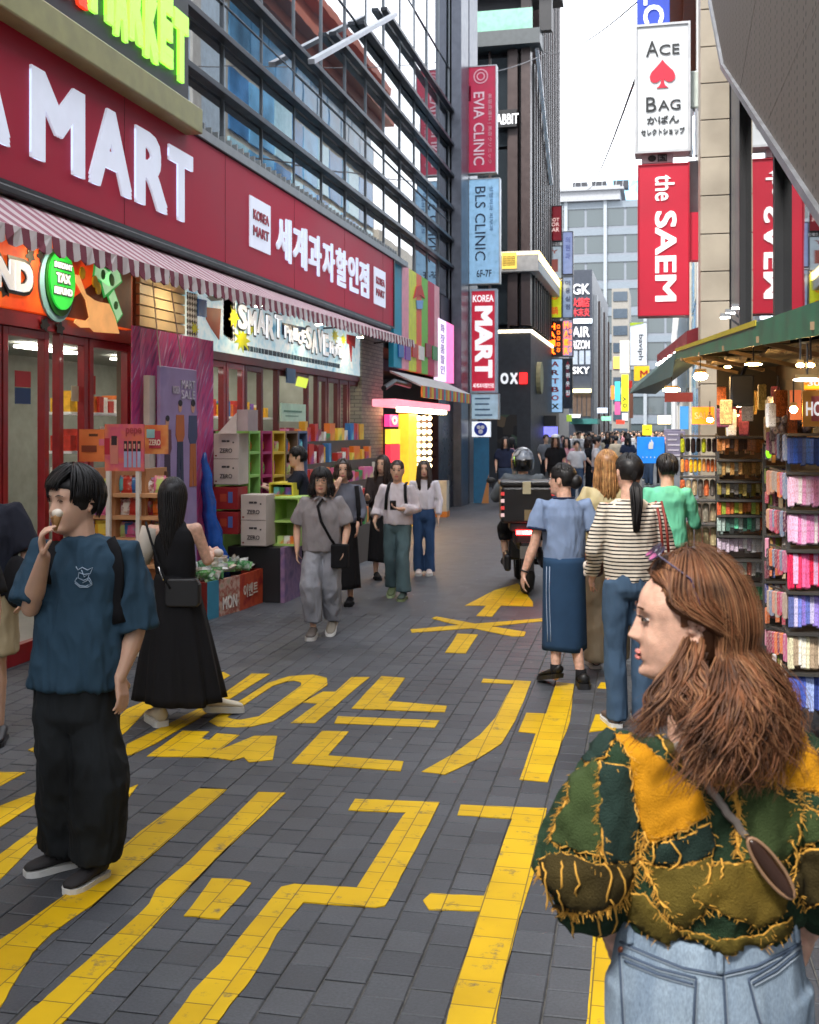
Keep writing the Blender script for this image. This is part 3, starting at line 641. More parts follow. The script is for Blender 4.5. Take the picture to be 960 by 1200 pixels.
for i in range(6):
    a = 466 + i * 8; cc = GOODS[(i * 5 + 2) % 12]
    o = M(); o.box(X + .004, X + .03, yx(a, X), yx(a + 6, X), zx(a, 418 + (i % 2) * 3, X), zx(a, 402 + (i % 2) * 3, X))
    o.build('hanging_card', hexm(cc, rough=.4), sb)
pb = thing('pink_board', 'narrow pink and pale lilac lit board beside the colour stripes', 'sign', (X, 25, 3))
for a, b, c in ((513.5, 522, 'd9c8ea'), (522.2, 531, 'e56fa6')):
    q = M(); q.box(X - .1, X + .02, yx(a, X), yx(b, X), zx(520, 447, X), zx(520, 376, X)); q.build('panel', hexm(c, emit=.35), pb)
for i, s_ in enumerate('화장품할인'):
    zc_ = zx(520, 386 + i * 12, X); wtext(s_, X + .021, yx(515, X), yx(520, X), zc_ - .1, zc_ + .1, hexm('9a70b8'), pb, weight=.02, th=.005, name='letter')
# --- little shop with the glowing canopy
ls = thing('snack_kiosk_front', 'small shop front with glowing pink lit canopy and yellow post past the brick pillar', 'shopfront', (-5, 22, 0))
X = -4.75
y0, y1 = yx(452, X), yx(517, X)
q = M(); q.box(-5.0, -4.55, y0, y1, zx(485, 479, X), zx(485, 471, X)); q.build('lit_canopy', mat('pink_canopy', (.75, .2, .25), .5, emit=.5), ls, bevel=.02)
for i in range(9):
    q = M(); yy = y0 + .6 + i * (y1 - y0 - .8) / 9; q.box(-4.7, -4.56, yy, yy + .32, zx(485, 484, X), zx(485, 479.5, X)); q.build('lamp', mat('canopy_lamp', (1, .78, .42), .5, emit=4, var=0), ls)
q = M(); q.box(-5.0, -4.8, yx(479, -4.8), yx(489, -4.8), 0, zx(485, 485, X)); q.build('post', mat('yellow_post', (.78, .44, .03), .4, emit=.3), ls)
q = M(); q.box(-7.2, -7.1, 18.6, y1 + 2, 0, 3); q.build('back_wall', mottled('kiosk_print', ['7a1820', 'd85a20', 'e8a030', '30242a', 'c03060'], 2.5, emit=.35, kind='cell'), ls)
q = M(); q.box(-4.95, -4.85, yx(463, X), yx(473, X), zx(468, 500, X), zx(468, 486, X)); q.build('round_sign_panel', hexm('d0306a', emit=.6), ls)
wtext('O', -4.85, yx(465, X), yx(471, X), zx(468, 498, X), zx(468, 488, X), WHITE, ls, weight=.05)
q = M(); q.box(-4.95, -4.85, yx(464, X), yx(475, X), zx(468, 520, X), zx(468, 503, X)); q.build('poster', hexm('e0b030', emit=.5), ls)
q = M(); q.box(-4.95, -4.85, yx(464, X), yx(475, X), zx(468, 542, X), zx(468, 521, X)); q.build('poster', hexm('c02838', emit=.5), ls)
q = M(); q.box(-5.02, -4.92, yx(492, X), yx(514, X), 0, zx(500, 487, X)); q.build('display_case', mottled('case_brown', ['1a0f0a', '4a3020', '6a5540'], 6, kind='cell'), ls)
for a in (496, 502.5, 509):
    for b in range(490, 550, 8):
        q = M(); q.ball((X - .1, yx(a, X), zx(a, b, X)), (.05, .05, .05), nu=8, nv=6); q.build('bulb', mat('bulb', (1, .78, .4), .5, emit=2.5, var=0), ls)
sa = thing('kiosk_awning', 'small grey and orange slanted shade above the lit shop', 'awning', (-4.8, 23, 3))
q = M(); a = WX(460, 434, -4.9); b = WX(524, 448, -4.9)
q.loft([[(-4.95, a.y, a.z), (-4.35, a.y, a.z - .28), (-4.35, a.y, a.z - .31), (-4.95, a.y, a.z - .04)], [(-4.95, b.y, a.z), (-4.35, b.y, a.z - .28), (-4.35, b.y, a.z - .31), (-4.95, b.y, a.z - .04)]])
q.build('fabric', mat('grey_shade', (.42, .41, .4), .7), sa)
q = M(); q.box(-4.36, -4.33, a.y, b.y, a.z - .5, a.z - .29); q.build('valance', stripes('shade_stripes', [(.25, 'e07a30'), (.25, 'd8c040'), (.25, 'c84060'), (.25, '40a0b0')], 1, .8), sa)
q = M(); q.tube([WX(450, 455, -4.7), WX(462, 447, -4.7), WX(480, 452, -4.6)], .05, 8); q.build('security_camera_arm', DARK, sa)

# --- purple banner and its standee
X = -4.88
bn = thing('purple_banner', 'large magenta and purple banner with diagonal rain streaks on the slatted pillar', 'banner', (X, 11, .3))
y0, y1 = yx(155, X), yx(249, X); zt = zx(200, 390, X)
n_ = 14; q = M(); rings = []
for i in range(n_ + 1):
    y = y0 + (y1 - y0) * i / n_; d = .012 * sin(i * 1.9)
    rings.append([(X + d, y, .35), (X + d, y, zt), (X + d - .01, y, zt), (X + d - .01, y, .35)])
q.loft(rings); q.build('sheet', mottled('rain_print', ['7a3070', 'b03a84', 'cc4488', '9c5898', 'e0a4d0'], 5, stretch=(1, .22, 1.6), rot=(-.55, 0, 0), detail=2), bn)
sdx = thing('idol_standee', 'tall lilac cardboard standee printed with a group of people before the purple banner', 'standee', (-4.7, 11, 0))
X = -4.7; y0, y1 = yx(188, X), yx(231, X); zt = zx(210, 431, X)
q = M(); q.box(X - .04, X, y0, y1, 0.25, zt); q.build('board', mottled('lilac_print', ['8472a4', '9c88b4', '9078a0'], 2), sdx, bevel=.01)
q = M(); q.box(X - .12, X - .06, yx(182, X), yx(189, X), .3, zx(185, 440, X)); q.build('edge_post', hexm('c9c0b8'), sdx)
for s_, a, b, c, d in (('KOREA', 202, 210, 452, 461), ('MART', 212, 228, 445, 455), ('SALE', 212, 228, 457, 467)):
    wtext(s_, X + .001, yx(a, X), yx(b, X), zx(a, d, X), zx(a, c, X), hexm('cfc6d8'), sdx, weight=.02, th=.004)
def poster_person(cx, yt, hpx, c1, c2, X, parent):
    z1_ = zx(cx, yt, X); z0_ = zx(cx, yt + hpx, X); H = z1_ - z0_; cy_ = yx(cx, X)
    onwall(blob(cy_, z1_ - H * .07, H * .05, H * .07, 14), X, hexm('d09a80'), parent, 'printed_head', .004)
    onwall(blob(cy_, z1_ - H * .025, H * .056, H * .04, 12), X + .004, hexm('1c1216'), parent, 'printed_hair', .003)
    onwall([(cy_ - H * .11, z1_ - H * .17), (cy_ + H * .11, z1_ - H * .17), (cy_ + H * .13, z1_ - H * .42), (cy_ + H * .08, z1_ - H * .5), (cy_ - H * .08, z1_ - H * .5), (cy_ - H * .13, z1_ - H * .42)], X, hexm(c1), parent, 'printed_top', .004)
    onwall([(cy_ - H * .08, z1_ - H * .5), (cy_ + H * .08, z1_ - H * .5), (cy_ + H * .1, z0_), (cy_ + .01, z0_), (cy_, z1_ - H * .62), (cy_ - .01, z0_), (cy_ - H * .1, z0_)], X + .001, hexm(c2), parent, 'printed_legs', .004)
poster_person(211, 470, 95, 'b8622c', '2a3450', X, sdx); poster_person(226, 470, 100, '3a4468', 'b0602c', X, sdx); poster_person(196, 488, 90, '6a3a48', '3a2a40', X, sdx)
cd = thing('banner_cord', 'thin pale cords hanging down in front of the purple banner', 'cord', (-4.8, 11, 2.5))
q = M(); q.tube([WX(179, 330, -4.8), WX(188, 430, -4.68)], .006, 5); q.build('strand', hexm('c8b8b8'), cd); q = M(); q.tube([WX(201, 340, -4.8), WX(213, 425, -4.68)], .006, 5); q.build('strand', hexm('c8b8b8'), cd)
bt = M(); rings = []
for i, (x_, y_, rr) in enumerate([(240, 530, .012), (239, 540, .03), (243, 556, .045), (242, 572, .05), (246, 588, .065), (246, 604, .06), (250, 622, .08), (251, 638, .08), (255, 652, .09), (257, 666, .10), (258, 676, .09)]):
    c0 = P(x_, y_, 11.9); rings.append([c0 + RGT * cos(2 * pi * j / 22) * rr * (1 + .22 * sin(5 * 2 * pi * j / 22 + i * .9) + .25 * sin(9 * 2 * pi * j / 22 - i * 1.7)) + FWD * sin(2 * pi * j / 22) * rr * .7 for j in range(22)])
bt.loft(rings); top(bt.build('blue_plastic_bag', mat('blue_film', (.01, .09, .42), .22, coat=.4, var=.4, bump=.5, bscale=14), None, True), 'long crumpled blue plastic bag hanging beside the red cartons', 'bag')

# ================================================================== goods in front of the mart
def fbox(q, xa, xb, ya, yb, D, dep):
    """box facing the camera row of the street: columns xa..xb, rows ya(top)..yb(bottom) at depth D, running back along the street"""
    a = P(xa, yb, D); b = P(xb, ya, D); Y = (a.y + b.y) / 2
    q.box(a.x, b.x, Y, Y + dep, a.z, b.z); return a.x, b.x, Y, a.z, b.z
def flab(s, f, m, parent, fx=(.15, .85), fz=(.3, .7), **k):
    x0, x1, Y, z0, z1 = f; W_ = x1 - x0; H = z1 - z0
    return text(s, (x0 + W_ * fx[0], Y, z0 + H * fz[0]), (W_ * (fx[1] - fx[0]), 0, 0), (0, 0, H * (fz[1] - fz[0])), m, parent, th=.003, **k)
# snack stand: wooden-look card frame, printed header boards, packed shelves
st = thing('snack_stand', 'orange cardboard snack stand with printed header boards behind the man in blue', 'display stand', P(140, 640, 9.4))
st.location.z = 0
q = M(); f1 = fbox(q, 91, 124, 503, 541, 9.7, .02); q.build('header_board', mottled('orange_card', ['c8642c', 'd87c40', 'c05c34'], 3), st)
q = M(); f2 = fbox(q, 120, 171, 497, 552, 9.3, .02); q.build('header_board', mottled('orange_card2', ['cc6a3c', 'c2506a', 'd8784c', 'c86a48'], 4), st)
q = M(); f3 = fbox(q, 168, 198, 498, 532, 9.5, .02); q.build('header_board', mottled('orange_card3', ['b85a2c', 'c88a4c', 'a84030'], 5), st)
def on(f, fx0, fx1, fz0, fz1, m, name, parent, lift=.004):
    x0, x1, Y, z0, z1 = f; W_ = x1 - x0; H = z1 - z0; q = M(); q.box(x0 + W_ * fx0, x0 + W_ * fx1, Y - lift, Y - .0005, z0 + H * fz0, z0 + H * fz1); return q.build(name, m, parent)
on(f2, .0, .13, .35, .7, hexm('b01830'), 'print_patch', st)
on(f2, .15, .35, .15, .7, hexm('c87a6a'), 'print_patch', st); on(f2, .18, .32, .55, .75, hexm('2a1a20'), 'print_patch', st, .006)
for i in range(4): on(f2, .5 + i * .115, .58 + i * .115, .08, .42, hexm('9aa2c0'), 'print_patch', st); on(f2, .5 + i * .115, .58 + i * .115, .42, .64, hexm('2c1c20'), 'print_patch', st); on(f2, .52 + i * .115, .56 + i * .115, .48, .58, hexm('cc9a84'), 'print_patch', st, .007)
flab('pepe', f2, hexm('a83a3c'), st, (.55, .95), (.74, .92), weight=.02)
on(f1, .1, .7, .3, .5, hexm('7a3418'), 'print_patch', st); on(f1, .4, .75, .78, .86, hexm('5a3018'), 'print_patch', st); on(f1, .8, 1, .5, .7, hexm('c86a86'), 'print_patch', st)
on(f3, .2, .7, .2, .8, hexm('a03040'), 'print_patch', st); on(f3, .1, .45, .55, .85, hexm('7ab0b0'), 'print_patch', st, .006); flab('ZERO', f3, hexm('d8ccb8'), st, (.2, .7), (.3, .5), weight=.03)
q = M()
for xa in (124, 159):
    a = P(xa, 552, 9.28); b = P(xa, 640, 9.28); q.box(a.x, a.x + .035, a.y, a.y + .035, 0, a.z)
q.build('post', hexm('d4cec4'), st)
WOODC = mat('kraft_card', (.5, .25, .11), .8)
for (xa, xb) in ((128, 136), (166, 172), (96, 102)):
    q = M(); a = P(xa, 552, 9.4); b = P(xb, 552, 9.4); q.box(a.x, b.x, a.y, a.y + .4, 0, a.z + .02); q.build('side_panel', WOODC, st)
for k, yy in enumerate((578, 604, 630, 660, 690)):
    q = M(); a = P(100, yy, 9.4); b = P(196, yy, 9.4); q.box(a.x, b.x, a.y, a.y + .42, a.z - .03, a.z); q.build('shelf', WOODC, st)
q = M(); a = P(96, 552, 9.8); b = P(200, 552, 9.8); q.box(a.x, b.x, a.y + .1, a.y + .13, 0, a.z); q.build('back_panel', mat('brown_dark_card', (.1, .05, .03), .8), st)
def packet(w, h, d, seed):
    """pillow pack: crimped ends and a puffed body"""
    random.seed(seed); q = M(); rings = []
    for t, s_, e in ((0, 1, .08), (.08, 1, .1), (.2, .96, .8), (.5, .95, 1), (.8, .96, .8), (.92, 1, .1), (1, 1, .08)):
        rings.append([(w * s_ / 2 * cos(a) if abs(cos(a)) > .5 else w * s_ / 2 * cos(a), d * e / 2 * sin(a), h * t) for a in [2 * pi * j / 10 for j in range(10)]])
    return q.loft(rings)
pk_me = []
for i in range(12):
    me = packet(.11, .15, .05, i).mesh('snack_packet'); me.materials.append(mottled('packet_print_%d' % i, [GOODS[i], GOODS[i], GOODS[(i + 5) % 12], 'e8e0d0'][:3 + i % 2], 14, rough=.3)); pk_me.append(me)
bx_me = []
for i in range(12):
    q = M(); q.box(-.08, .08, -.05, .05, 0, .12); me = q.mesh('snack_box'); me.materials.append(mottled('box_print_%d' % i, [GOODS[i], GOODS[i], GOODS[(i + 7) % 12]], 9, rough=.45)); bx_me.append(me)
random.seed(5)
CN = {'c23b2e': 'red', 'e0a92a': 'amber', '2f6fb0': 'blue', '3f8f4a': 'green', 'd86a9a': 'pink', 'e9e4da': 'cream', 'e2752b': 'orange', '7a4aa0': 'purple', 'f0d24a': 'yellow', '6ec3c9': 'aqua', '8a1f2b': 'maroon', 'b9d27a': 'lime'}
def put(me, loc, rz, label, cat, group, s=(1, 1, 1), rx=0):
    o = link(bpy.data.objects.new(me.name.split('.')[0], me)); o.location = loc; o.rotation_euler = (rx, 0, rz); o.scale = s; tag(o, label, cat, group); return o
for k, yy in enumerate((552, 578, 604, 630)):
    nm = ['top', 'second', 'third', 'lowest'][k]
    for xa in range(100, 196, 5):
        if 126 < xa < 138: continue
        i = random.randrange(12); a = P(xa, yy + 26, 9.4); a.y += R(.04, .1)
        put(pk_me[i], a, R(-.2, .2), '%s crinkled snack packet on the %s shelf of the orange stand' % (CN[GOODS[i]], nm), 'snack packet', 'snack packets on the orange stand', (1, 1, R(.75, 1)))
# grey card display boxes printed ZERO
def zero_box(name, label, xa, xb, ya, yb, D, dep, cols=2):
    t_ = thing(name, label, 'display box', (0, 0, 0)); q = M(); f = fbox(q, xa, xb, ya, yb, D, dep)
    t_.location = ((f[0] + f[1]) / 2, f[2], f[3]); q.build('carton', CARD, t_, bevel=.004)
    INKG = hexm('3a3638')
    for k in range(cols):
        b0 = 1 - (k + 1) / cols; h = 1 / cols
        flab('ZERO', f, INKG, t_, (.25, .75), (b0 + h * .25, b0 + h * .42), weight=.012)
        on(f, .33, .5, b0 + h * .66, b0 + h * .74, INKG, 'print_mark', t_, .003); on(f, .52, .64, b0 + h * .66, b0 + h * .74, INKG, 'print_mark', t_, .003)
        on(f, .76, .82, b0 + h * .62, b0 + h * .68, INKG, 'print_mark', t_, .003); on(f, .06, .13, b0 + h * .1, b0 + h * .16, hexm('7a2a28'), 'print_mark', t_, .003)
        on(f, .0, 1, b0 + .001, b0 + .012, hexm('6a625c'), 'flap_line', t_, .002)
    return t_, f
za1, f = zero_box('display_box', 'upper pale grey ZERO snack display box with a raised sloping header card', 249, 281, 508, 568, 12.1, .3)
q = M(); a = P(255, 508, 12.08); b = P(279, 484, 12.08); q.poly([(a.x, a.y, a.z), (b.x, a.y, a.z), (b.x, a.y, b.z)], (0, 1, 0), .012); q.build('header_card', hexm('d4ccc6'), za1)
q = M(); a = P(278, 505, 12.1); b = P(292, 480, 12.1); q.box(a.x, b.x, a.y - .01, a.y + .3, a.z, b.z); q.build('header_card', hexm('a8989a'), za1)
zb1, f = zero_box('display_box', 'lower pale grey ZERO snack display box on the black plinth', 281, 313, 580, 640, 12.1, .3)
for lab, ya, yb in (('upper red carton with a blue emblem under the grey ZERO box', 571, 597), ('lower red carton with a blue emblem beside the blue bag', 600, 626)):
    t_ = thing('red_carton', lab, 'carton', (0, 0, 0)); q = M(); f = fbox(q, 248, 280, ya, yb, 12.1, .3); t_.location = ((f[0] + f[1]) / 2, f[2], f[3])
    q.build('carton', hexm('8c1418', scale=3), t_, bevel=.005); on(f, .62, .8, .3, .8, hexm('4a5a9a'), 'emblem', t_); on(f, .3, .55, .35, .7, hexm('a83a20'), 'emblem', t_)
# open shelf units receding along the facade
units = [(292, 306, '8fc46a', 'lime green'), (307, 320, 'a8306a', 'magenta'), (320, 335, 'd0b030', 'yellow'), (335, 350, '7a6250', 'brown'), (350, 361, '5a6a8a', 'slate blue')]
Ysh = P(281, 568, 12.2).y
Xf = P(281, 568, 12.2).x + .02
for i, (a, b, c, cn) in enumerate(units):
    ya = yx(a, Xf); yb = yx(b, Xf) - .02; z1_ = zx(a, 505, Xf); z0_ = zx(a, 560, Xf)
    t_ = thing('shelf_unit', '%s framed open cardboard shelf unit in the row along the mart window' % cn, 'shelf', (Xf - .2, (ya + yb) / 2, 0)); m = hexm(c)
    q = M(); q.box(Xf - .4, Xf, ya, ya + .03, .0, z1_); q.box(Xf - .4, Xf, yb - .03, yb, .0, z1_); q.build('side_panel', m, t_)
    for z in (.12, z0_ - .55, z0_, z0_ + (z1_ - z0_) * .5, z1_ - .03):
        q = M(); q.box(Xf - .4, Xf, ya + .031, yb - .031, z, z + .03); q.build('shelf', m, t_)
    q = M(); q.box(Xf - .43, Xf - .401, ya, yb, 0, z1_); q.build('back_panel', hexm('4a403c'), t_)
    for z in (.15, z0_ - .55, z0_, z0_ + (z1_ - z0_) * .5):
        for k in range(5):
            y = ya + .08 + k * (yb - ya - .1) / 5; j = random.randrange(12)
            put(pk_me[j], (Xf - .06 - R(0, .08), y, z + .031), pi / 2 + R(-.2, .2), '%s snack packet standing in the %s shelf unit' % (CN[GOODS[j]], cn), 'snack packet', 'packets in the shelf units', (1, 1, R(.8, 1.1)))
# black plinth with purple side, yellow trays
t_ = thing('black_plinth', 'black display plinth carrying the lower ZERO box', 'plinth', (0, 0, 0)); q = M(); f = fbox(q, 264, 331, 641, 695, 12.2, .6); t_.location = ((f[0] + f[1]) / 2, f[2], 0)
q.v = [(a, b, (0 if c < f[3] + .01 else c)) for a, b, c in q.v]; q.build('cabinet', BLACK, t_, bevel=.008)
q = M(); q.box(f[1] + .002, f[1] + .05, f[2], f[2] + .6, 0, f[4]); q.build('side_panel', mottled('lilac_side', ['5a4a70', '8a6a8a', '6a5580'], 6), t_)
for k, (a, b, yt, yb, D, c, cn) in enumerate([(314, 345, 568, 582, 12.6, 'd8c43a', 'yellow'), (318, 352, 585, 640, 12.3, 'a8c86a', 'lime edged')]):
    t_ = thing('snack_tray', '%s cardboard snack tray beside the photographing man' % cn, 'tray', (0, 0, 0)); q = M(); fb = M(); f = fbox(fb, a, b, yt, yb, D, .45); t_.location = ((f[0] + f[1]) / 2, f[2], f[3])
    x0, x1, Y, z0, z1 = f
    q.box(x0, x0 + .02, Y, Y + .45, z0, z1); q.box(x1 - .02, x1, Y, Y + .45, z0, z1); q.box(x0 + .02, x1 - .02, Y, Y + .45, z0, z0 + .02); q.box(x0 + .02, x1 - .02, Y + .43, Y + .45, z0 + .02, z1); q.box(x0, x1, Y, Y + .45, z1, z1 + .02)
    if yb - yt > 30: q.box(x0 + .02, x1 - .02, Y, Y + .43, (z0 + z1) / 2, (z0 + z1) / 2 + .02)
    q.build('tray', hexm(c), t_)
    for j in range(3):
        i = random.randrange(12); put(bx_me[i], (x0 + .06 + j * (x1 - x0 - .1) / 3 + .02, Y + .1, z0 + .021), 0, '%s small snack box inside the %s tray' % (CN[GOODS[i]], cn), 'snack box', 'boxes in the snack trays', (.5, 1, .7))
# bin of green-white packets
t_ = thing('packet_bin', 'printed cardboard bin with a blue corner and red side heaped with candy packets', 'bin', (0, 0, 0))
A = G(243, 727); B = G(281, 716); Cc = G(308, 706); vb = (Cc - A).normalized(); vb = Vector((-vb.y, vb.x, 0)) * .42; Dd = A + vb; Ee = Cc + vb; zt = P(281, 674, (B - EYE).dot(FWD)).z; t_.location = (B.x, B.y, 0)
for (p, q2, m, nm) in ((A, A.lerp(B, .35), hexm('3a8aa8'), 'panel'), (A.lerp(B, .35), B, mottled('bin_print', ['b8a894', '9a4a3a', 'c8a898', 'a89a84'], 12), 'panel'), (B, Cc, mottled('bin_red', ['9a2418', 'b84a28', '8a1c1c'], 6), 'panel'), (Cc, Ee, hexm('8a2a20'), 'panel'), (Ee, Dd, hexm('8a2a20'), 'panel'), (Dd, A, hexm('8a2a20'), 'panel')):
    d = (q2 - p).normalized(); n_v = Vector((-d.y, d.x, 0)) * .02; q = M(); q.add([p, q2, q2 + n_v, p + n_v, p + UP * zt, q2 + UP * zt, q2 + n_v + UP * zt, p + n_v + UP * zt], [(0, 3, 2, 1), (4, 5, 6, 7), (0, 1, 5, 4), (1, 2, 6, 5), (2, 3, 7, 6), (3, 0, 4, 7)]); q.build(nm, m, t_)
q = M(); q.add([A + UP * (zt - .08), Cc + UP * (zt - .08), Ee + UP * (zt - .08), Dd + UP * (zt - .08)], [(0, 1, 2, 3)]); q.build('inner_board', hexm('5a3020'), t_)
d = (B - A).normalized(); text('MON', A.lerp(B, .45) + UP * .06, (B - A) * .45, UP * .13, hexm('e8e0d8'), t_, weight=.03, th=.004, lift=.004)
text('이벤트', B.lerp(Cc, .15) + UP * .12, (Cc - B) * .6, UP * .14, hexm('d8c8b8'), t_, weight=.02, th=.004, lift=.004)
gw = []
for i in range(4):
    me = packet(.15, .1, .05, 40 + i).mesh('candy_packet'); me.materials.append(mottled('candy_print_%d' % i, [['c8d0c8', '3a8a4a', 'd8dcd8'], ['b8c4d0', 'd8d8d0', '4a5a90'], ['c0c8b0', '5aa050', 'e0e0d8'], ['d8d8d8', 'b8b0a0', '8a2a30']][i], 12, rough=.25)); gw.append(me)
random.seed(9)
for i in range(64):
    a, b = R(.06, .94), R(.06, .94); p = A + (Cc - A) * a + (Dd - A) * b; hh = .16 * (1 - abs(a - .5) * 1.2) * (1 - abs(b - .5) * 1.2)
    j = random.randrange(4); put(gw[j], (p.x, p.y, zt - .06 + hh + R(0, .04)), R(0, 6.3), 'green and white candy packet heaped in the printed cardboard bin', 'candy packet', 'packets heaped in the bin', rx=R(-1.5, 1.5))
# stepped display of boxed snacks further along (behind the walking women)
random.seed(21)
t_ = thing('stepped_display', 'stepped white display crowded with boxed snacks outside the dark red windows', 'display stand', (-4.6, 16, 0))
for k in range(5):
    q = M(); q.box(-5.0 + .02, -4.85 + k * .14 + .1, 13.6, 17.8, .0 if k == 4 else 1.75 - (k + 1) * .3, 1.75 - k * .3 - .02); q.build('step', hexm('4a4038'), t_)
for k in range(5):
    y = 13.7
    while y < 17.6:
        i = random.choice([0, 0, 4, 5, 6, 6, 8, 10, 10, 3, 2, 1]); w_ = R(.7, 1.7); h_ = R(.8, 2.3)
        if R(0, 1) < .12: y += .2; continue
        put(bx_me[i], (-4.83 + k * .14 + R(-.03, .03), y, 1.75 - k * .3 - .018), pi / 2 + R(-.15, .15), '%s snack box on the %s step of the long display' % (CN[GOODS[i]], ['top', 'second', 'third', 'fourth', 'lowest'][k]), 'snack box', 'boxes on the stepped display', (w_, .9, h_)); y += w_ * .16 + .03
ky = thing('white_card_box', 'pale cardboard box with an orange foot beside the jeans woman', 'box', G(516, 606)); a = G(516, 606)
q = M(); q.box(a.x - .14, a.x + .14, a.y, a.y + .3, .12, .78); q.build('carton', hexm('b8b4a8'), ky); q = M(); q.box(a.x - .15, a.x + .15, a.y - .01, a.y + .31, 0, .119); q.build('foot', hexm('c87a30'), ky)
q = M(); q.box(FX + .03, FX + .04, yx(327), yx(356), 1.02, 1.5); 
nb = thing('notice_board', 'pale mint notice panel hanging in the open red shop door', 'notice', (-5.05, 15, 1.5)); X = -5.03
q = M(); q.box(X, X + .02, yx(328, X), yx(357, X), zx(340, 494, X), zx(340, 473, X)); q.build('panel', hexm('b4d6c4'), nb)
q = M(); q.box(X + .021, X + .025, yx(331, X), yx(352, X), zx(340, 483, X), zx(340, 481, X)); q.box(X + .021, X + .025, yx(333, X), yx(348, X), zx(340, 488, X), zx(340, 487, X)); q.build('print_line', hexm('5a8a78'), nb)
ysn = thing('lime_sign', 'lime yellow tilted price card hung in the shop door', 'sign', (X, 15, 2)); q = M(); q.poly([(X, a, b) for a, b in px([(349, 441), (361, 444), (358, 455), (346, 452)], X)], (1, 0, 0), .01); q.build('card', hexm('c4d84a', emit=.2), ysn)
q = M(); q.box(X, X + .02, yx(335, X), yx(345, X), zx(340, 449, X), zx(340, 432, X)); top(q.build('window_poster', hexm('4a6a90'), None), 'small slate blue poster behind the open shop door glass', 'poster')
# ================================================================== projecting signs on the mart corner (facing down the street)
def sign_y(name, label, x0, x1, yt, yb, Y, m, dep=.22, frame=.0, cat='sign', group=None, fm=None):
    """box sign square to the street at distance Y spanning photograph columns x0..x1, rows yt..yb"""
    a = WY(x0, (yt + yb) / 2, Y).x; b = WY(x1, (yt + yb) / 2, Y).x; zt = WY((x0 + x1) / 2, yt, Y).z; zb = WY((x0 + x1) / 2, yb, Y).z
    t_ = thing(name, label, cat, ((a + b) / 2, Y, zb), group=group)
    q = M(); q.box(a, b, Y, Y + dep, zb, zt); q.build('panel', m, t_, bevel=.006)
    if frame:
        q = M(); q.box(a - frame, a, Y - .02, Y + dep + .02, zb - frame, zt + frame); q.box(b, b + frame, Y - .02, Y + dep + .02, zb - frame, zt + frame)
        q.box(a, b, Y - .02, Y + dep + .02, zt, zt + frame); q.box(a, b, Y - .02, Y + dep + .02, zb - frame, zb); q.build('frame', fm or STEEL, t_)
    return t_, a, b, zb, zt
def sletter(s, S, fx, fz, m, down=False, both=False, **k):
    t_, a, b, zb, zt = S; Y = t_.location.y - .001; W_, H = b - a, zt - zb
    return ftext(s, a + W_ * fx[0], a + W_ * fx[1], Y, zb + H * fz[0], zb + H * fz[1], m, t_, down=down, **k)
LW = mat('sign_letter_white', (.78, .78, .8), .5, emit=.15, var=.02); NAVY = hexm('1b2c48')
Y = 28.0
S = sign_y('clinic_sign', 'crimson vertical clinic sign with a ring emblem, topmost on the steel corner column', 549.5, 581, 78, 202, Y, hexm('9a0f38', emit=.12, rough=.4), frame=.025)
def ring(c, r, m, parent, n=26, w=.18, name='emblem'):
    q = M(); o_ = []; 
    for rr, yy in ((r, -.004), (r, -.016), (r * (1 - w), -.016), (r * (1 - w), -.004)): o_.append([(c[0] + rr * cos(2 * pi * i / n), c[1] + yy, c[2] + rr * sin(2 * pi * i / n)) for i in range(n)])
    q.loft(o_ + [o_[0]], cap=False); return q.build(name, m, parent)
t_, a, b, zb, zt = S; ring(((a * .55 + b * .45), Y, zt - .25), .19, hexm('d8a0ac'), t_); ring(((a * .55 + b * .45), Y, zt - .25), .11, hexm('d8a0ac'), t_, w=.3)
sletter('EVIA CLINIC', S, (.18, .58), (.07, .76), hexm('e6ccd4'), down=True, weight=.01)
sletter('美容皮膚科 | 美容クリニック', S, (.7, .86), (.08, .74), hexm('d8a0ac'), down=True)
S = sign_y('clinic_sign', 'pale blue vertical clinic sign directly under the crimson one', 550, 585, 210, 332, Y, hexm('8ab4d4', emit=.1, rough=.3), frame=.02)
sletter('BLS CLINIC', S, (.2, .55), (.22, .93), NAVY, down=True); sletter('성형외과 피부과', S, (.68, .8), (.5, .93), hexm('4a7098'), down=True); sletter('6F-7F', S, (.25, .75), (.06, .13), NAVY, weight=.01)
S = sign_y('mart_corner_sign', 'white framed red vertical sign reading KOREA MART on the steel corner column', 553, 580, 341, 458, Y, mat('mart_red', (.42, .008, .03), .4, emit=.15), frame=.05, fm=mat('sign_frame', (.35, .42, .5), .4, .4))
sletter('KOREA', S, (.05, .95), (.89, .96), LW, weight=.03); sletter('MART', S, (.14, .9), (.13, .85), LW, down=True, weight=.055); sletter('세계과자할인점', S, (.05, .95), (.03, .075), LW, weight=.02)
S = sign_y('information_sign', 'small pale blue text panel hanging below the red KOREA MART sign', 553, 584, 462, 491, Y, hexm('a0bccc', emit=.08), frame=.015)
for k in range(4): t_, a, b, zb, zt = S; q = M(); q.box(a + .08, b - R(.1, .25), Y - .006, Y - .001, zt - .13 - k * .14, zt - .09 - k * .14); q.build('print_line', hexm('4a6a88'), t_)
S = sign_y('round_logo_sign', 'small white sign with a round blue emblem under the pale panel', 553, 574, 494, 512, Y, hexm('dfe6ee', emit=.2)); t_, a, b, zb, zt = S
q = M(); q.poly([((a + b) / 2 + .17 * cos(2 * pi * i / 24), Y - .002, (zb + zt) / 2 + .17 * sin(2 * pi * i / 24)) for i in range(24)], (0, -1, 0), .01); q.build('emblem', hexm('1a3cb0'), t_)
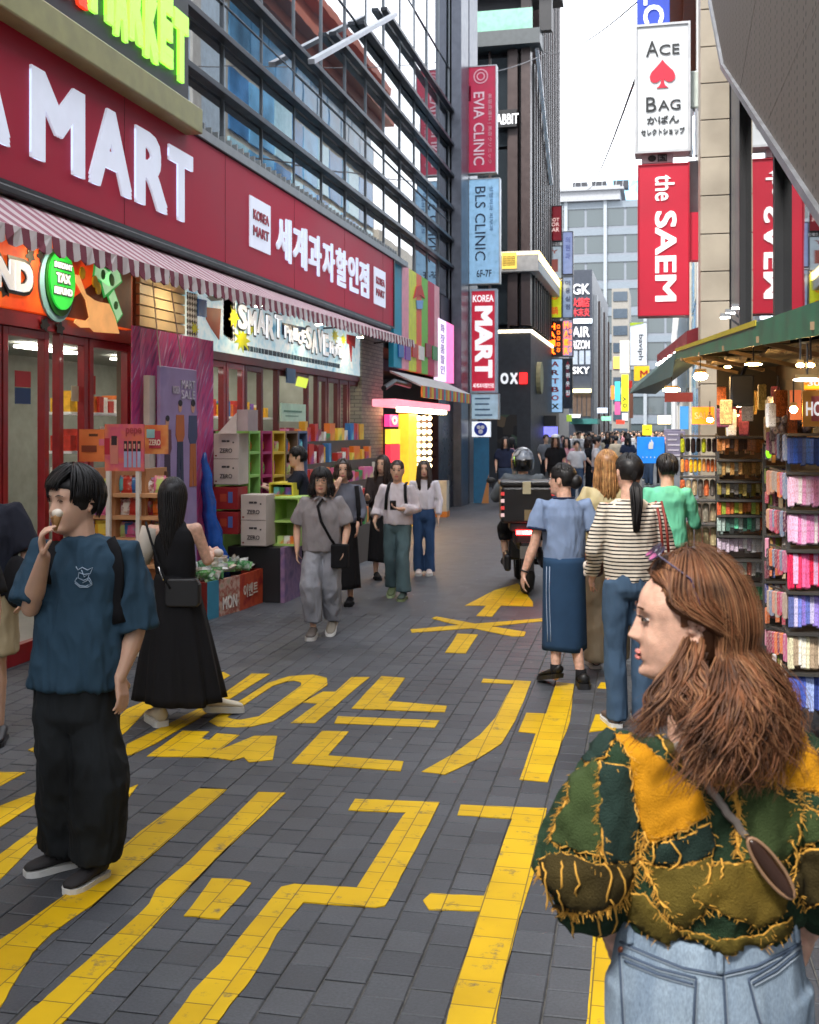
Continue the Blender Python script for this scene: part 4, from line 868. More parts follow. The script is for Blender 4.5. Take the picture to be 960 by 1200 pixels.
for dx, dz, r in ((-.05, .05, .05), (.05, .05, .05), (0, -.06, .06)): q = M(); q.poly([((a + b) / 2 + dx + r * cos(2 * pi * i / 14), Y - .013, (zb + zt) / 2 + dz + r * sin(2 * pi * i / 14)) for i in range(14)], (0, -1, 0), .006); q.build('emblem_print', hexm('dfe6ee'), t_)
S = sign_y('standing_banner', 'tall blue standing banner with an orange corner at the foot of the steel column', 555, 573, 513, 592, Y + .2, hexm('2a7098'), dep=.05); t_, a, b, zb, zt = S
q = M(); q.poly([(b, Y + .195, zb), (b, Y + .195, zb + .8), (a + .2, Y + .195, zb)], (0, -1, 0), .008); q.build('print_patch', hexm('c88a50'), t_)
br = thing('sign_bracket', 'black steel bracket holding the projecting signs to the column', 'bracket', (-5, 28.1, 7))
for z in (WY(560, 105, 28).z, WY(560, 175, 28).z, WY(560, 300, 28).z, WY(560, 380, 28).z, WY(560, 470, 28).z): q = M(); q.box(-5.05, WY(551, 100, 28).x, 28.05, 28.18, z - .08, z + .08); q.build('arm', BLACK, br)
q = M(); q.box(WY(524, 100, 28).x, WY(551, 100, 28).x + .02, 28.0, 28.2, WY(560, 118, 28).z, WY(560, 100, 28).z); q.build('plate', DARK, br)

# ================================================================== dark corner building beyond the side street
ox = thing('dark_corner_building', 'black clad corner building with a gold lit ledge beyond the side street', 'building', (-6, 36, 0))
Yb = 36.0; Xc = WY(622, 400, Yb).x
BW_ = mat('charcoal_clad', (.028, .03, .036), .5, var=.2); BRN = mat('brown_fin', (.05, .032, .03), .4)
zL = WY(600, 385, Yb).z; z5 = WY(600, 320, Yb).z; z6 = WY(600, 296, Yb).z
q = M(); q.box(-14, Xc - .3, Yb + .4, 46, 0, 22); q.build('core', mat('core_dark', (.02, .022, .028), .6), ox)
q = M(); q.box(-9, Xc, Yb, Yb + .4, 0, zL); q.box(Xc - .4, Xc, Yb + .41, 46, 0, zL); q.build('wall', BW_, ox)
DG = glass('dark_glass', (.3, .38, .45), .02, .6, 1)
for i in range(5):
    xa = Xc - .75 - i * .62
    for k, (za, zb) in enumerate([(zL + .15, z5), (z6 + .1, z6 + 3.4), (z6 + 3.5, z6 + 6.4)]):
        q = M(); q.box(xa - .56, xa, Yb + .1, Yb + .13, za, zb); q.build('window_pane', DG, ox)
    q = M(); q.box(xa, xa + .06, Yb - .05, Yb + .12, zL, z6 + 6.6); q.build('mullion', BRN, ox)
q = M(); q.box(Xc - .7, Xc - .42, Yb - .1, Yb + .39, zL + .1, z6 + 6.6); q.box(Xc - .3, Xc, Yb - .1, Yb + .39, zL + .1, 20); q.build('pier', BRN, ox)
for i in range(14):
    y = Yb + .7 + i * .7; q = M(); q.box(Xc - .25, Xc + .05, y, y + .18, zL + .1, 21 if i > 2 else 14); q.build('fin', BRN if i % 2 else BLACK, ox)
q = M(); q.box(-9, Xc + .3, Yb - .3, Yb, z5, z6); q.box(Xc, Xc + .3, Yb + .001, 44, z5, z6); q.build('ledge', mat('pale_ledge', (.4, .38, .36), .5), ox, bevel=.02)
q = M(); q.box(Xc - .9, Xc + .305, Yb - .31, Yb - .3, z6 - .12, z6 - .04); q.box(Xc + .3, Xc + .31, Yb - .3, 44, z6 - .3, z6 - .02); q.build('light_strip', mat('gold_strip', (1, .68, .2), .5, emit=1.6, var=0), ox)
q = M(); q.box(-9, Xc + .05, Yb - .06, Yb, zL - .14, zL - .05); q.box(Xc, Xc + .06, Yb + .001, 44, zL - .14, zL - .05); q.build('light_strip', mat('warm_strip', (1, .85, .6), .5, emit=1.2, var=0), ox)
q = M(); q.box(WY(590, 300, Yb).x, WY(607, 300, Yb).x, Yb - .33, Yb - .3, z5 + .1, z6 - .05); q.build('yellow_panel', hexm('d8b850', emit=.3), ox)
text('▦▦▦', (WY(591, 300, Yb).x, Yb - .331, z5 + .2), (.4, 0, 0), (0, 0, .3), hexm('7a5a20'), ox)
q = M(); q.box(WY(582, 140, Yb).x, Xc - .42, Yb - .28, Yb - .06, WY(600, 151, Yb).z, WY(600, 131, Yb).z); q.build('name_board', BLACK, ox)
ftext('RABBIT', WY(578, 140, Yb).x, WY(609, 140, Yb).x, Yb - .285, WY(600, 148, Yb).z, WY(600, 136, Yb).z, LW, ox, weight=.02)
q = M(); q.box(-9, Xc + .35, Yb - .5, Yb + .4, z6 + 6.62, z6 + 7.1); q.build('cornice', mat('dark_cornice', (.06, .07, .075), .5), ox)
q = M(); q.box(-9, Xc + .1, Yb - .4, Yb - .36, z6 + 7.11, z6 + 7.8); q.build('balcony_glass', hexm('7fae9c', rough=.2), ox)
for k in range(2): q = M(); q.box(-9, Xc + .9, Yb - .6, Yb + 2, z6 + 8.6 + k * 1.4, z6 + 8.85 + k * 1.4); q.build('roof_slab', BLACK, ox)
q = M(); q.box(Xc + .3, Xc + .7, Yb - .2, Yb + .1, z6 + 7.1, z6 + 10.5); q.build('post', BLACK, ox)
q = M(); q.bar((Xc + .2, Yb, z6 + 6.6), (Xc + .12, Yb + 5.5, z6 + 3.4), .12); q.build('strut', WHITE, ox)
q = M(); q.box(Xc - .4, Xc - .05, 44.1, 46.1, 0, 11.5); q.build('neighbour_wall', GREYW, ox)
for i, (ch, m) in enumerate(zip('OX▪', (LW, LW, hexm('c81a1a', emit=1)))):
    ftext(ch, WY(587 + i * 11, 440, Yb).x, WY(596 + i * 11, 440, Yb).x, Yb - .004, WY(600, 450, Yb).z, WY(600, 437, Yb).z, m, ox, weight=.05, name='letter', th=.05)
q = M(); q.box(WY(583, 500, Yb).x, WY(606, 500, Yb).x, Yb - .01, Yb, 0, WY(600, 486, Yb).z); q.build('doorway', mottled('doorway_goods', ['100e10', '2a2420', '5a4a38', '3a4a3a', '1a1416'], 3, kind='cell'), ox)
q = M(); q.poly([(Xc + .002, 38 + .5 * cos(2 * pi * i / 20), WX(630, 443, Xc).z + .55 * sin(2 * pi * i / 20)) for i in range(20)], (1, 0, 0), .15); q.build('round_lamp', hexm('a89a70'), ox)
# side street fill between the mart and the corner building
sb_ = thing('side_street_building', 'grey building at the end of the side street behind the steel column', 'building', (-20, 40, 0)); q = M(); q.box(-30, -16, 26, 60, 0, 16); q.build('wall', GREYW, sb_)

# ================================================================== stacked shop signs on the left beyond the corner building
Ys = 43.0
specs = [('red sign with pale lettering, topmost of the stacked signs past the dark corner building', 641, 658, 242, 282, '7a1420', [('HOT', .56, .66), ('FOR', .42, .53), ('BAR', .26, .38)], 'd8b8b0'),
 ('pale rounded sign framed in bulbs under the red one', 642, 658, 289, 326, 'a8b4bc', [('Y', .78, .9), ('ㅣ', .2, .6)], '7a4038'),
 ('yellow green sign with red characters in the stack of signs', 642, 658, 330, 372, 'c8cc20', [('ㅇ', .5, .62), ('鍋', .08, .3)], 'b83020'),
 ('black sign with glowing orange HAIR letters', 641.5, 658.5, 377, 417, '1a0806', [], 'ff5a10'),
 ('pale blue vertical ARTBOX sign, lowest of the stacked signs', 642.5, 659, 421, 483, 'a4cdf0', [], '101418'),
 ('upper lilac sign behind the stacked signs', 660, 671, 272, 321, '8f9cc4', [('의', .75, .88), ('원', .55, .7), ('과', .35, .5)], '4a5488'),
 ('middle blue grey sign with dark characters behind the stacked signs', 660, 671, 325, 372, '8898b8', [('미', .8, .92), ('용', .6, .73), ('실', .4, .53), ('점', .2, .33)], '26304c'),
 ('lower lilac sign behind the HAIR sign', 660, 671, 375, 417, 'a098b4', [('카', .7, .84), ('페', .5, .64), ('바', .3, .44)], '484060'),
 ('dark vertical sign with white marks behind the ARTBOX sign', 661, 670, 421, 478, '1c2028', [('상', .8, .9), ('점', .62, .72), ('옷', .44, .54), ('집', .26, .36)], 'c8ccd0')]
for lab, x0, x1, yt, yb, c, tx, tcx in specs:
    S = sign_y('shop_sign', lab, x0, x1, yt, yb, Ys + (.8 if x0 >= 660 else 0), hexm(c, emit=.12), frame=.03, fm=DARK)
    for s_, f0, f1 in tx: sletter(s_, S, (.15, .85) if len(s_) > 1 else (.25, .75), (f0, f1), hexm(tcx, emit=.2), weight=.02, name='letter')
    if 'HAIR' in lab:
        for i, ch in enumerate('HAIR'): sletter(ch, S, (.1, .55), (.77 - i * .24, .95 - i * .24), hexm('ff5a10', emit=1.5), weight=.03, name='letter')
        for i in range(5): sletter('ㅁ', S, (.68, .86), (.8 - i * .17, .9 - i * .17), hexm('ff5a10', emit=1.5), name='letter')
    if 'ARTBOX' in lab:
        for i, (ch, cc) in enumerate(zip('ARTBOX', ('a02030', '7a3040', 'a02030', 'a02030', 'c02030', '101418'))): sletter(ch, S, (.25, .75), (.86 - i * .16, .96 - i * .16), hexm(cc), weight=.03, name='letter')
S = sign_y('shop_sign', 'black box sign below the ARTBOX sign', 634, 652, 487, 499, 40, BLACK); S = sign_y('shop_sign', 'violet lit sign over a door below the black box sign', 634, 653, 500, 512, 40, hexm('6a6ad0', emit=.5))
wm = thing('left_far_building', 'grey building carrying the stacked shop signs', 'building', (-7, 55, 0)); q = M(); q.box(-14, -5.3, 46.2, 64, 0, 10); q.build('wall', GREYW, wm)

# ================================================================== dark building with sign rows, mid distance
mb = thing('mid_dark_building', 'dark mid-distance building covered in rows of white and red signs', 'building', (-7, 75, 0))
Ym = 75.0; Xm = WY(694, 400, Ym).x; zt = WY(690, 316, Ym).z
q = M(); q.box(-16, Xm, Ym, Ym + 22, 0, zt); q.build('wall', mat('mid_dark', (.03, .038, .055), .45), mb)
for i in range(6): q = M(); y = Ym + 1.6 + i * 3.4; q.box(Xm, Xm + .25, y, y + .7, .5, zt - 1.5 - i * .05); q.build('fin', mat('pale_fin', (.3, .32, .34), .5) if i % 2 == 0 else BRN, mb)
rows = [('GK', 333, 345, LW), ('火鍋店', 349, 360, hexm('c83038', emit=.3)), ('木末炎', 361, 371, hexm('b03038', emit=.3)), ('AIR', 383, 395, LW), ('RIZON', 399, 409, LW), ('SKY', 430, 438, LW)]
for s_, ya, yb, m in rows: ftext(s_, WY(671, 400, Ym).x, WY(691, 400, Ym).x, Ym - .01, WY(680, yb, Ym).z, WY(680, ya, Ym).z, m, mb, weight=.02, name='letter', th=.1)
q = M(); q.box(WY(670, 400, Ym).x, WY(694, 400, Ym).x, Ym - .15, Ym - .02, WY(680, 379, Ym).z, WY(680, 374, Ym).z); q.build('light_strip', mat('cool_strip', (.7, .8, .9), .5, emit=.5, var=0), mb)
q = M(); q.box(WY(671, 400, Ym).x, WY(693, 400, Ym).x, Ym - .3, Ym - .02, WY(680, 460, Ym).z, WY(680, 456, Ym).z); q.build('light_strip', mat('amber_strip', (1, .8, .4), .5, emit=.8, var=0), mb)
for i in range(3): q = M(); q.box(WY(671.5 + i * 7.5, 400, Ym).x, WY(677 + i * 7.5, 400, Ym).x, Ym - .05, Ym, WY(680, 427, Ym).z, WY(680, 411, Ym).z); q.build('window', hexm('9aa4b0', rough=.2), mb)
for i in range(4): q = M(); q.box(WY(671.5 + i * 5.5, 400, Ym).x, WY(676 + i * 5.5, 400, Ym).x, Ym - .05, Ym, WY(680, 488, Ym).z, WY(680, 462, Ym).z); q.build('window', hexm('5a4a40', rough=.2), mb)
q = M(); q.box(WY(672, 400, Ym).x, Xm + .5, Ym - 2.5, Ym, WY(690, 497, Ym).z, WY(690, 491, Ym).z); q.build('teal_canopy', hexm('2a6a68'), mb)
q = M(); q.box(WY(671, 400, Ym).x, WY(684, 400, Ym).x, Ym - 3.0, Ym - 2.6, WY(690, 490, Ym).z, WY(690, 486, Ym).z); q.build('white_canopy', WHITE, mb)

# ================================================================== pale glass tower closing the street
ft = thing('far_pale_tower', 'tall pale glass office building closing the end of the street', 'building', (-6, 150, 0))
Yt = 150.0; zt = WY(700, 236, Yt).z; xL, xR = -18.0, 9.0
q = M(); q.box(xL, xR, Yt, Yt + 20, 0, zt); q.build('wall', mat('far_frame', (.15, .17, .2), .6), ft)
cw = 2.6; nr = 9; fh = zt / nr; q = M(); q.box(.16, cw - .16, -.05, 0, .25, fh * .72); pm1 = q.mesh('window_pane'); pm1.materials.append(glass('far_glass', (.5, .66, .72), .05, .9, .35))
q = M(); q.box(0, cw, -.18, -.051, fh * .73, fh * .97); pm2 = q.mesh('spandrel'); pm2.materials.append(mat('far_spandrel', (.14, .17, .2), .5))
for j in range(nr):
    for i in range(int((xR - xL) / cw)):
        o = link(bpy.data.objects.new('window_pane', pm1), ft); o.location = (xL + 6 + i * cw, 0, j * fh)
        o = link(bpy.data.objects.new('spandrel', pm2), ft); o.location = (xL + 6 + i * cw, 0, j * fh)
for i in range(0, int((xR - xL) / cw) + 1, 2): q = M(); q.box(xL + i * cw - .22, xL + i * cw + .22, Yt - .4, Yt - .19, 0, zt); q.build('pier', mat('far_white', (.25, .28, .31), .6), ft)
q = M(); q.box(xL, WY(727, 230, Yt).x, Yt - .8, Yt + 16, zt, zt + 1.9); q.box(xL, WY(727, 230, Yt).x + .5, Yt - 1.2, Yt + 16, zt + 1.3, zt + 1.6); q.build('parapet', mat('far_parapet', (.26, .27, .29), .7), ft)
for x in (-12, -9.5, -6.6): q = M(); q.box(x, x + 2, Yt + 1, Yt + 3, zt + 1.9, zt + 2.9); q.build('roof_unit', DARK, ft)
q = M()
for i in range(16): x = xL + i * .9; q.bar((x, Yt + 1, zt + 1.9), (x + R(-.3, .3), Yt + 1, zt + R(3, 4.4)), .07)
q.build('antenna', STEEL, ft)
bt_ = thing('blue_glass_block', 'bright blue glass block rising behind the pale tower', 'building', (0, 180, 0)); q = M(); q.box(WY(712, 230, 180).x, 12, 180, 195, 0, WY(730, 207, 180).z); q.build('wall', mottled('blue_glassy', ['4aa0dc', '7cc4f0', '9ad4f4'], .3, rough=.1, kind='cell'), bt_)

nt_ = thing('narrow_pale_tower', 'narrow pale tower with dark window bands standing before the wide office building', 'building', (-2, 118, 0)); xa, xb = WY(717, 400, 118).x, WY(737, 400, 118).x; zh = WY(727, 338, 118).z
q = M(); q.box(xa, xb, 118, 126, 0, zh); q.build('wall', mat('narrow_tower', (.2, .19, .17), .7), nt_)
for i in range(9): q = M(); q.box(xa + .15, xb - .15, 117.9, 118, 1 + i * zh / 9.3, 1 + (i + .55) * zh / 9.3); q.build('window_band', hexm('3a4652', rough=.2), nt_)
# ================================================================== right-hand side
def rbuild(nm, lab, X0, X1, Y0, Y1, z, m): t_ = thing(nm, lab, 'building', ((X0 + X1) / 2, Y0, 0)); q = M(); q.box(X0, X1, Y0, Y1, 0, z); q.build('wall', m, t_); return t_
# column, reveal, glass
cl = thing('stone_clad_building', 'building with a beige stone clad column and dark glass on the right', 'building', (1.2, 15, 0))
Yk = 13.2; xa = WY(821, 300, Yk).x; xb = WY(855, 300, Yk).x
q = M(); q.box(xa + .02, xb - .02, Yk + .02, Yk + .8, 0, 15); q.build('column', mat('joint_dark', (.1, .09, .08), .8), cl)
STN = mat('beige_stone', (.36, .315, .25), .45, scale=2, var=.16, bump=.1)
zz = [zx_ for zx_ in [WY(838, y, Yk).z for y in (400, 353, 318, 274, 229, 184, 140, 97, 54, 10, -34, -80)]]
zz = [0.02, .62, 1.22, 1.82, 2.42] + zz
for i in range(len(zz) - 1): q = M(); q.box(xa, xb, Yk, Yk + .85, zz[i] + .006, zz[i + 1] - .006); q.build('cladding_panel', STN, cl, bevel=.004)
xg = .70
q = M(); q.box(.748, 1.2, 10.25, Yk + .6, 2.85, 10); q.build('reveal', mat('slate_blue', (.07, .08, .11), .35), cl)
q = M(); q.box(1.1, 6, 2, 14, 0, 10); q.box(.9, 1.1, 2, 14, 2.85, 10); q.box(.72, 1.1, 2, 13, 2.47, 2.6); q.build('core', mat('core_blue', (.05, .055, .06), .7), cl)
RG = glass('right_glass', (.4, .42, .46), .015, .35, 1.0)
yA = [10.2] + [WX(p, 300, xg).y for p in (917, 985, 1100)]
for i in range(3): q = M(); q.box(xg, xg + .02, yA[i + 1] + .05, yA[i] - .05, 2.47, 9); q.build('window_pane', RG, cl)
for i in range(4): q = M(); q.box(xg - .05, xg + .06, yA[i] - .05, yA[i] + .05, 2.47, 9); q.build('mullion', BLACK, cl)
# perforated leaning cladding
A2, B2 = P(835, 0, 11.0), P(960, 200, 4.95); dn = (B2 - A2); dn.z = 0; dn.normalize(); nrm = Vector((dn.y, -dn.x, 0))
def WP(x, y): r = ray(x, y); return EYE + r * ((A2 - EYE).dot(nrm) / r.dot(nrm))
PERF = bpy.data.materials.new('perforated_metal'); PERF.use_nodes = True; n = PERF.node_tree.nodes; l = PERF.node_tree.links.new
t = n.new('ShaderNodeNewGeometry'); mp = n.new('ShaderNodeMapping'); mp.inputs['Rotation'].default_value = (0, 0, .6); vo = n.new('ShaderNodeTexVoronoi'); vo.inputs['Scale'].default_value = 18; vo.inputs['Randomness'].default_value = 0
l(t.outputs['Position'], mp.inputs['Vector']); l(mp.outputs[0], vo.inputs['Vector']); r = n.new('ShaderNodeMapRange'); r.inputs[1].default_value = .22; r.inputs[2].default_value = .3; l(vo.outputs['Distance'], r.inputs[0])
mx = n.new('ShaderNodeMix'); mx.data_type = 'RGBA'; mx.inputs['A'].default_value = (.035, .033, .032, 1); mx.inputs['B'].default_value = (.115, .10, .09, 1); l(r.outputs[0], mx.inputs['Factor'])
l(mx.outputs['Result'], n['Principled BSDF'].inputs['Base Color']); n['Principled BSDF'].inputs['Metallic'].default_value = .1; n['Principled BSDF'].inputs['Specular IOR Level'].default_value = .25; n['Principled BSDF'].inputs['Roughness'].default_value = .7
pc = thing('perforated_cladding', 'diagonal perforated grey metal cladding jutting out at the upper right', 'cladding', WP(900, 100)); pc.location.z = 4
def seg(x, y, x2, y2, t): return (x + (x2 - x) * t, y + (y2 - y) * t)
outl = [(833, -260), (833, 0), (848, 78), (1110, 475), (1110, -260)]
joints = [((833, -260), (833, 0), (848, 78), (867, 107), (930, -260)), ((867, 107), (896, 151), (1004, -100), (1050, -260), (930, -260)), ((896, 151), (1110, 475), (1110, -260), (1050, -260), (1004, -100))]
for pts in joints:
    w_ = [WP(*p) for p in pts]; c0 = sum(w_, Vector()) / len(w_); w_ = [c0 + (p - c0) * .996 for p in w_]
    q = M(); q.poly(w_, nrm, .12 * (1 if nrm.x > 0 else -1)); q.build('panel', PERF, pc)
q = M(); q.bar(WP(833, 0), WP(848, 78), .05); q.bar(WP(848, 78), WP(1110, 475), .05); q.build('edge_trim', STEEL, pc)
# continuing right-hand facades
r1 = rbuild('right_grey_building', 'pale grey building with dark vertical gaps beyond the stone column', .78, 6, 16.4, 27, 13.0, mat('pale_facade', (.46, .58, .7), .6))
for i in range(6): q = M(); y = 17 + i * 1.6; q.box(.7, .78, y, y + .5, 2.8, 12.9); q.build('pilaster', mat('pale_pilaster', (.5, .5, .48), .6), r1)
for i in range(6): q = M(); y = 17.6 + i * 1.6; q.box(.74, .778, y, y + .9, 3, 4.4); q.build('window_strip', DARK, r1)
r2 = thing('blue_glass_building', 'blue glass building with a terracotta crown, mirrored in the mart windows', 'building', (4, 28, 0))
q = M(); q.box(1.05, 8, 27.5, 43, 0, 13.8); q.build('wall', mat('cream_wall', (.5, .46, .38), .7), r2)
BG = glass('blue_pane', (.1, .42, .66), .03, .9, .6); BPM = [hexm('6cb8ec', rough=.15, var=.4, scale=1), hexm('4088c8', rough=.15, var=.4, scale=1), hexm('b0e0f4', rough=.15), hexm('dcdccc', rough=.4)]
for j in range(7):
    for i in range(10): q = M(); y = 27.8 + i * 1.5; q.box(1.0, 1.049, y, y + 1.4, .4 + j * 1.9, 2.1 + j * 1.9); q.build('window_pane', BPM[(i * 3 + j * 5 + i * j) % 3 if not (j == 3 and i in (3, 4, 5, 6)) else 3], r2)
for k, (e, h) in enumerate(((.5, .35), (.9, .3), (.4, .9), (.8, .3))):
    z = 13.81 + (0, .36, .67, 1.6)[k]; q = M(); q.box(1.05 - e, 8, 27.5 - e, 43 + e, z, z + h - .01); q.build('crown', hexm('a8563c'), r2)
r3 = rbuild('right_far_building', 'cream building far along the right side of the street', .95, 8, 43.5, 80, 10, mat('cream_far', (.55, .52, .46), .7)); rbuild('right_distant_building', 'white building at the far end of the right side', .9, 12, 80.5, 140, 13, mat('white_far', (.6, .6, .6), .7))
for i in range(10): q = M(); y = 44 + i * 3.5; q.box(.88, .949, y, y + 2.2, 3.5, 8.5); q.build('window', hexm('4a5a68', rough=.2), r3)
# buildings behind the viewpoint: they close the street's sky as the real ones do
rbuild('rear_left_building', 'grey building behind the viewpoint on the mart side', -14, -5.4, -40, 1.9, 16, GREYW); rbuild('rear_right_building', 'grey building behind the viewpoint on the stall side', 1.6, 10, -40, 1.9, 15, GREYW)
# ---- projecting signs
Y = 14.8
S = sign_y('bag_shop_sign', 'white light box sign with a red spade between ACE and BAG', 746.5, 806.5, 30, 176, Y, mat('lightbox_white', (.5, .53, .56), .4, emit=.05, var=.03), dep=.3, frame=.03, fm=mat('silver_frame', (.45, .46, .48), .4, .5))
t_, a, b, zb, zt = S; W_, H = b - a, zt - zb
INK2 = hexm('1c2024')
sletter('A', S, (.18, .42), (.76, .88), INK2, name='letter'); sletter('CE', S, (.44, .83), (.765, .845), INK2)
sletter('B', S, (.18, .38), (.315, .43), INK2, name='letter'); sletter('AG', S, (.42, .85), (.32, .40), INK2)
sletter('かばん', S, (.2, .82), (.215, .275), INK2, weight=.01); sletter('セレクトショップ', S, (.08, .93), (.125, .175), INK2, weight=.01)
cx, cz, s_ = a + W_ * .5, zb + H * .6, W_ * .25
sp = [(0, 1.25)] + [(.18, 1.0), (.5, .65), (.85, .3), (1.0, -.05), (.95, -.35), (.72, -.55), (.45, -.55), (.2, -.38), (.1, -.3), (.13, -.62), (.25, -.85), (.45, -1.0)]
sp = sp + [(-x, z) for x, z in sp[:0:-1]]
q = M(); q.poly([(cx + x * s_, Y - .003, cz + z * s_) for x, z in sp], (0, -1, 0), .012); q.build('spade', hexm('b81430', emit=.15), t_)
S2 = sign_y('blue_sign', 'royal blue sign with white letters above the ACE BAG sign', 746.5, 785, -46, 29, Y + .15, hexm('1c3aa0', emit=.12), dep=.25); sletter('SEOULC', S2, (.2, .82), (.02, 1.6), LW, down=True, weight=.03)
S2 = sign_y('small_white_sign', 'small white sign with dark characters between ACE BAG and the red sign', 752, 789, 179, 191, Y + .1, hexm('b8bcc4'), dep=.2); sletter('●国', S2, (.2, .8), (.1, .8), INK2, weight=.01)
S = sign_y('saem_sign', 'big red vertical sign reading the SAEM beside the stone column', 748.5, 807, 193, 369, Y, mat('saem_red', (.36, .002, .02), .4, emit=.12, scale=1), dep=.3, frame=.012, fm=mat('saem_edge', (.35, .004, .02), .4)); t_, a, b, zb, zt = S
sletter('the', S, (.33, .72), (.76, .93), LW, down=True, weight=.012); sletter('SAEM', S, (.33, .76), (.09, .69), LW, down=True, weight=.03)
q = M(); q.box(b + .015, WY(822, 300, Y).x, Y + .05, Y + .25, WY(810, 304, Y).z, WY(810, 248, Y).z); q.build('side_panel', MC['saem_red'], t_)
br = thing('right_sign_bracket', 'grey duct and brackets holding the ACE BAG and red signs to the wall', 'bracket', (.9, 15, 5))
q = M(); q.box(WY(807, 100, Y).x, WY(820, 100, Y).x, Y + .1, Y + .3, WY(810, 124, Y).z, WY(810, 80, Y).z); q.build('duct', mat('duct_pale', (.5, .55, .5), .5), br, bevel=.02)
q = M(); q.box(WY(808, 100, Y).x, WY(812, 100, Y).x, Y + .1, Y + .2, WY(810, 180, Y).z, WY(810, 125, Y).z); q.box(WY(815, 100, Y).x, WY(818, 100, Y).x, Y + .1, Y + .2, WY(810, 180, Y).z, WY(810, 125, Y).z); q.build('pipe', STEEL, br)
q = M(); q.box(WY(807, 100, Y).x, WY(822, 100, Y).x, Y + .35, Y + .6, WY(810, 247, Y).z, WY(810, 181, Y).z); q.build('slab', mat('grey_slab', (.33, .32, .32), .7), br)
S = sign_y('brand_sign', 'white vertical sign with a green top and dark letters past the red sign', 738.5, 758, 378, 428, 34, hexm('c4cad2', emit=.15), frame=.02); sletter('baviph', S, (.45, .8), (.12, .72), hexm('30343a'), down=True, weight=.01); t_, a, b, zb, zt = S; q = M(); q.poly([(a, 33.99, zt - .1), (b - .1, 33.99, zt - .02), (b - .1, 33.99, zt), (a, 33.99, zt)], (0, -1, 0), .01); q.build('print_patch', hexm('a8c02c'), t_)
for lab, x0, x1, yt, yb, Y_, c, e in (('yellow sign with a red letter below the white brand sign', 743, 761, 429, 446, 33, 'd8a818', .2), ('narrow yellow vertical sign at the far right end of the street', 728.5, 736.5, 439, 482, 60, 'd8d020', .3), ('cream blank sign board above the yellow vertical sign', 726.5, 738, 399, 437, 62, 'c8c4b8', .1),
    ('small teal sign beside the yellow vertical sign', 720.5, 727, 447, 470, 66, '3aa0a8', .3), ('small pink sign under the teal one', 720.5, 727, 471, 486, 66, 'b04a78', .3), ('amber lit sign high beside the far facades', 719, 727, 418, 432, 66, 'e09a40', .6), ('white sign under the yellow vertical sign', 729, 736, 484, 493, 60, 'd0d0d0', .2),
    ('yellow smiley sign low on the right', 753, 764, 498, 510, 26, 'e0d020', .3), ('tiny red banner sign beside the yellow vertical sign', 737, 741, 446, 462, 52, 'b83028', .2), ('pale green sign over the far crowd', 705, 716, 488, 493, 70, '7ac0a0', .2), ('orange banner among the far facades', 716, 720, 452, 468, 68, 'd87830', .3), ('white and blue sign above the far awnings', 700, 712, 478, 484, 72, 'b8c8e0', .2), ('small lime sign left of the far crowd', 664, 670, 486, 494, 55, '98b840', .2), ('small red lit sign over the far crowd', 722, 732, 492, 497, 60, 'd04030', .3),
    ('brown menu sign past the canopy', 737.5, 742, 455, 490, 40, '6a4030', 0), ('grey lilac poster board right of the blue board', 780, 803, 505, 536, 15.5, '7d7890', .0), ('second lilac board above the rack', 778, 798, 503, 510, 16, '8a84a0', 0)):
    S = sign_y('shop_sign', lab, x0, x1, yt, yb, Y_, hexm(c, emit=e), dep=.12)
    if 'red letter' in lab: sletter('M', S, (.4, .9), (.2, .7), hexm('b02818'), weight=.03)
    if 'vertical sign at the far' in lab: sletter('ㅅㅇ', S, (.2, .8), (.1, .4), hexm('30403a'), down=True, weight=.03)
    if 'smiley' in lab: sletter('··', S, (.3, .7), (.55, .65), INK2, weight=.05)
    if 'lilac poster' in lab:
        t_, a, b, zb, zt = S
        for k in range(5): q = M(); q.box(a + .03, b - R(.03, .12), Y_ - .006, Y_ - .001, zt - .06 - k * .07, zt - .04 - k * .07); q.build('print_line', hexm('c4c0d0'), t_)
S = sign_y('blue_board', 'bright blue board with a small white hand emblem above the crowd', 746.5, 779, 512, 543, 16.5, hexm('1272c8', emit=.2), dep=.04); t_, a, b, zb, zt = S
q = M(); w_ = b - a; q.poly([(a + w_ * .42, 16.497, zb + .21), (a + w_ * .58, 16.497, zb + .21), (a + w_ * .6, 16.497, zb + .3), (a + w_ * .52, 16.497, zb + .35), (a + w_ * .5, 16.497, zb + .3), (a + w_ * .47, 16.497, zb + .32), (a + w_ * .42, 16.497, zb + .27)], (0, -1, 0), .006); q.build('emblem', WHITE, t_); sletter('· · · · ·', S, (.2, .8), (.2, .26), WHITE)
q = M(); q.box(a + .04, a + .07, 16.5, 16.54, 0, zb); q.box(b - .07, b - .04, 16.5, 16.54, 0, zb); q.build('leg', STEEL, t_)
ra = thing('red_lit_awning', 'small dark red awning with a row of lamps under the red sign', 'awning', P(790, 400, 20)); ra.location.z = 3
a, b = P(770, 416, 26), P(805, 388, 16.5)
q = M(); q.add([a, b, b + Vector((.35, 0, .12)), a + Vector((.45, 0, .25)), a - UP * .16, b - UP * .22, b + Vector((.35, 0, -.1)), a + Vector((.45, 0, 0))], [(0, 1, 2, 3), (7, 6, 5, 4), (0, 4, 5, 1), (1, 5, 6, 2), (2, 6, 7, 3), (3, 7, 4, 0)]); q.build('canvas', hexm('7a1c26'), ra)
for i in range(6): p = a.lerp(b, .08 + i * .17) - UP * .24; q = M(); q.ball(p, (.06, .1, .03), nu=8, nv=6); q.build('lamp', mat('cool_lamp', (1, .95, .85), .5, emit=6, var=0), ra)
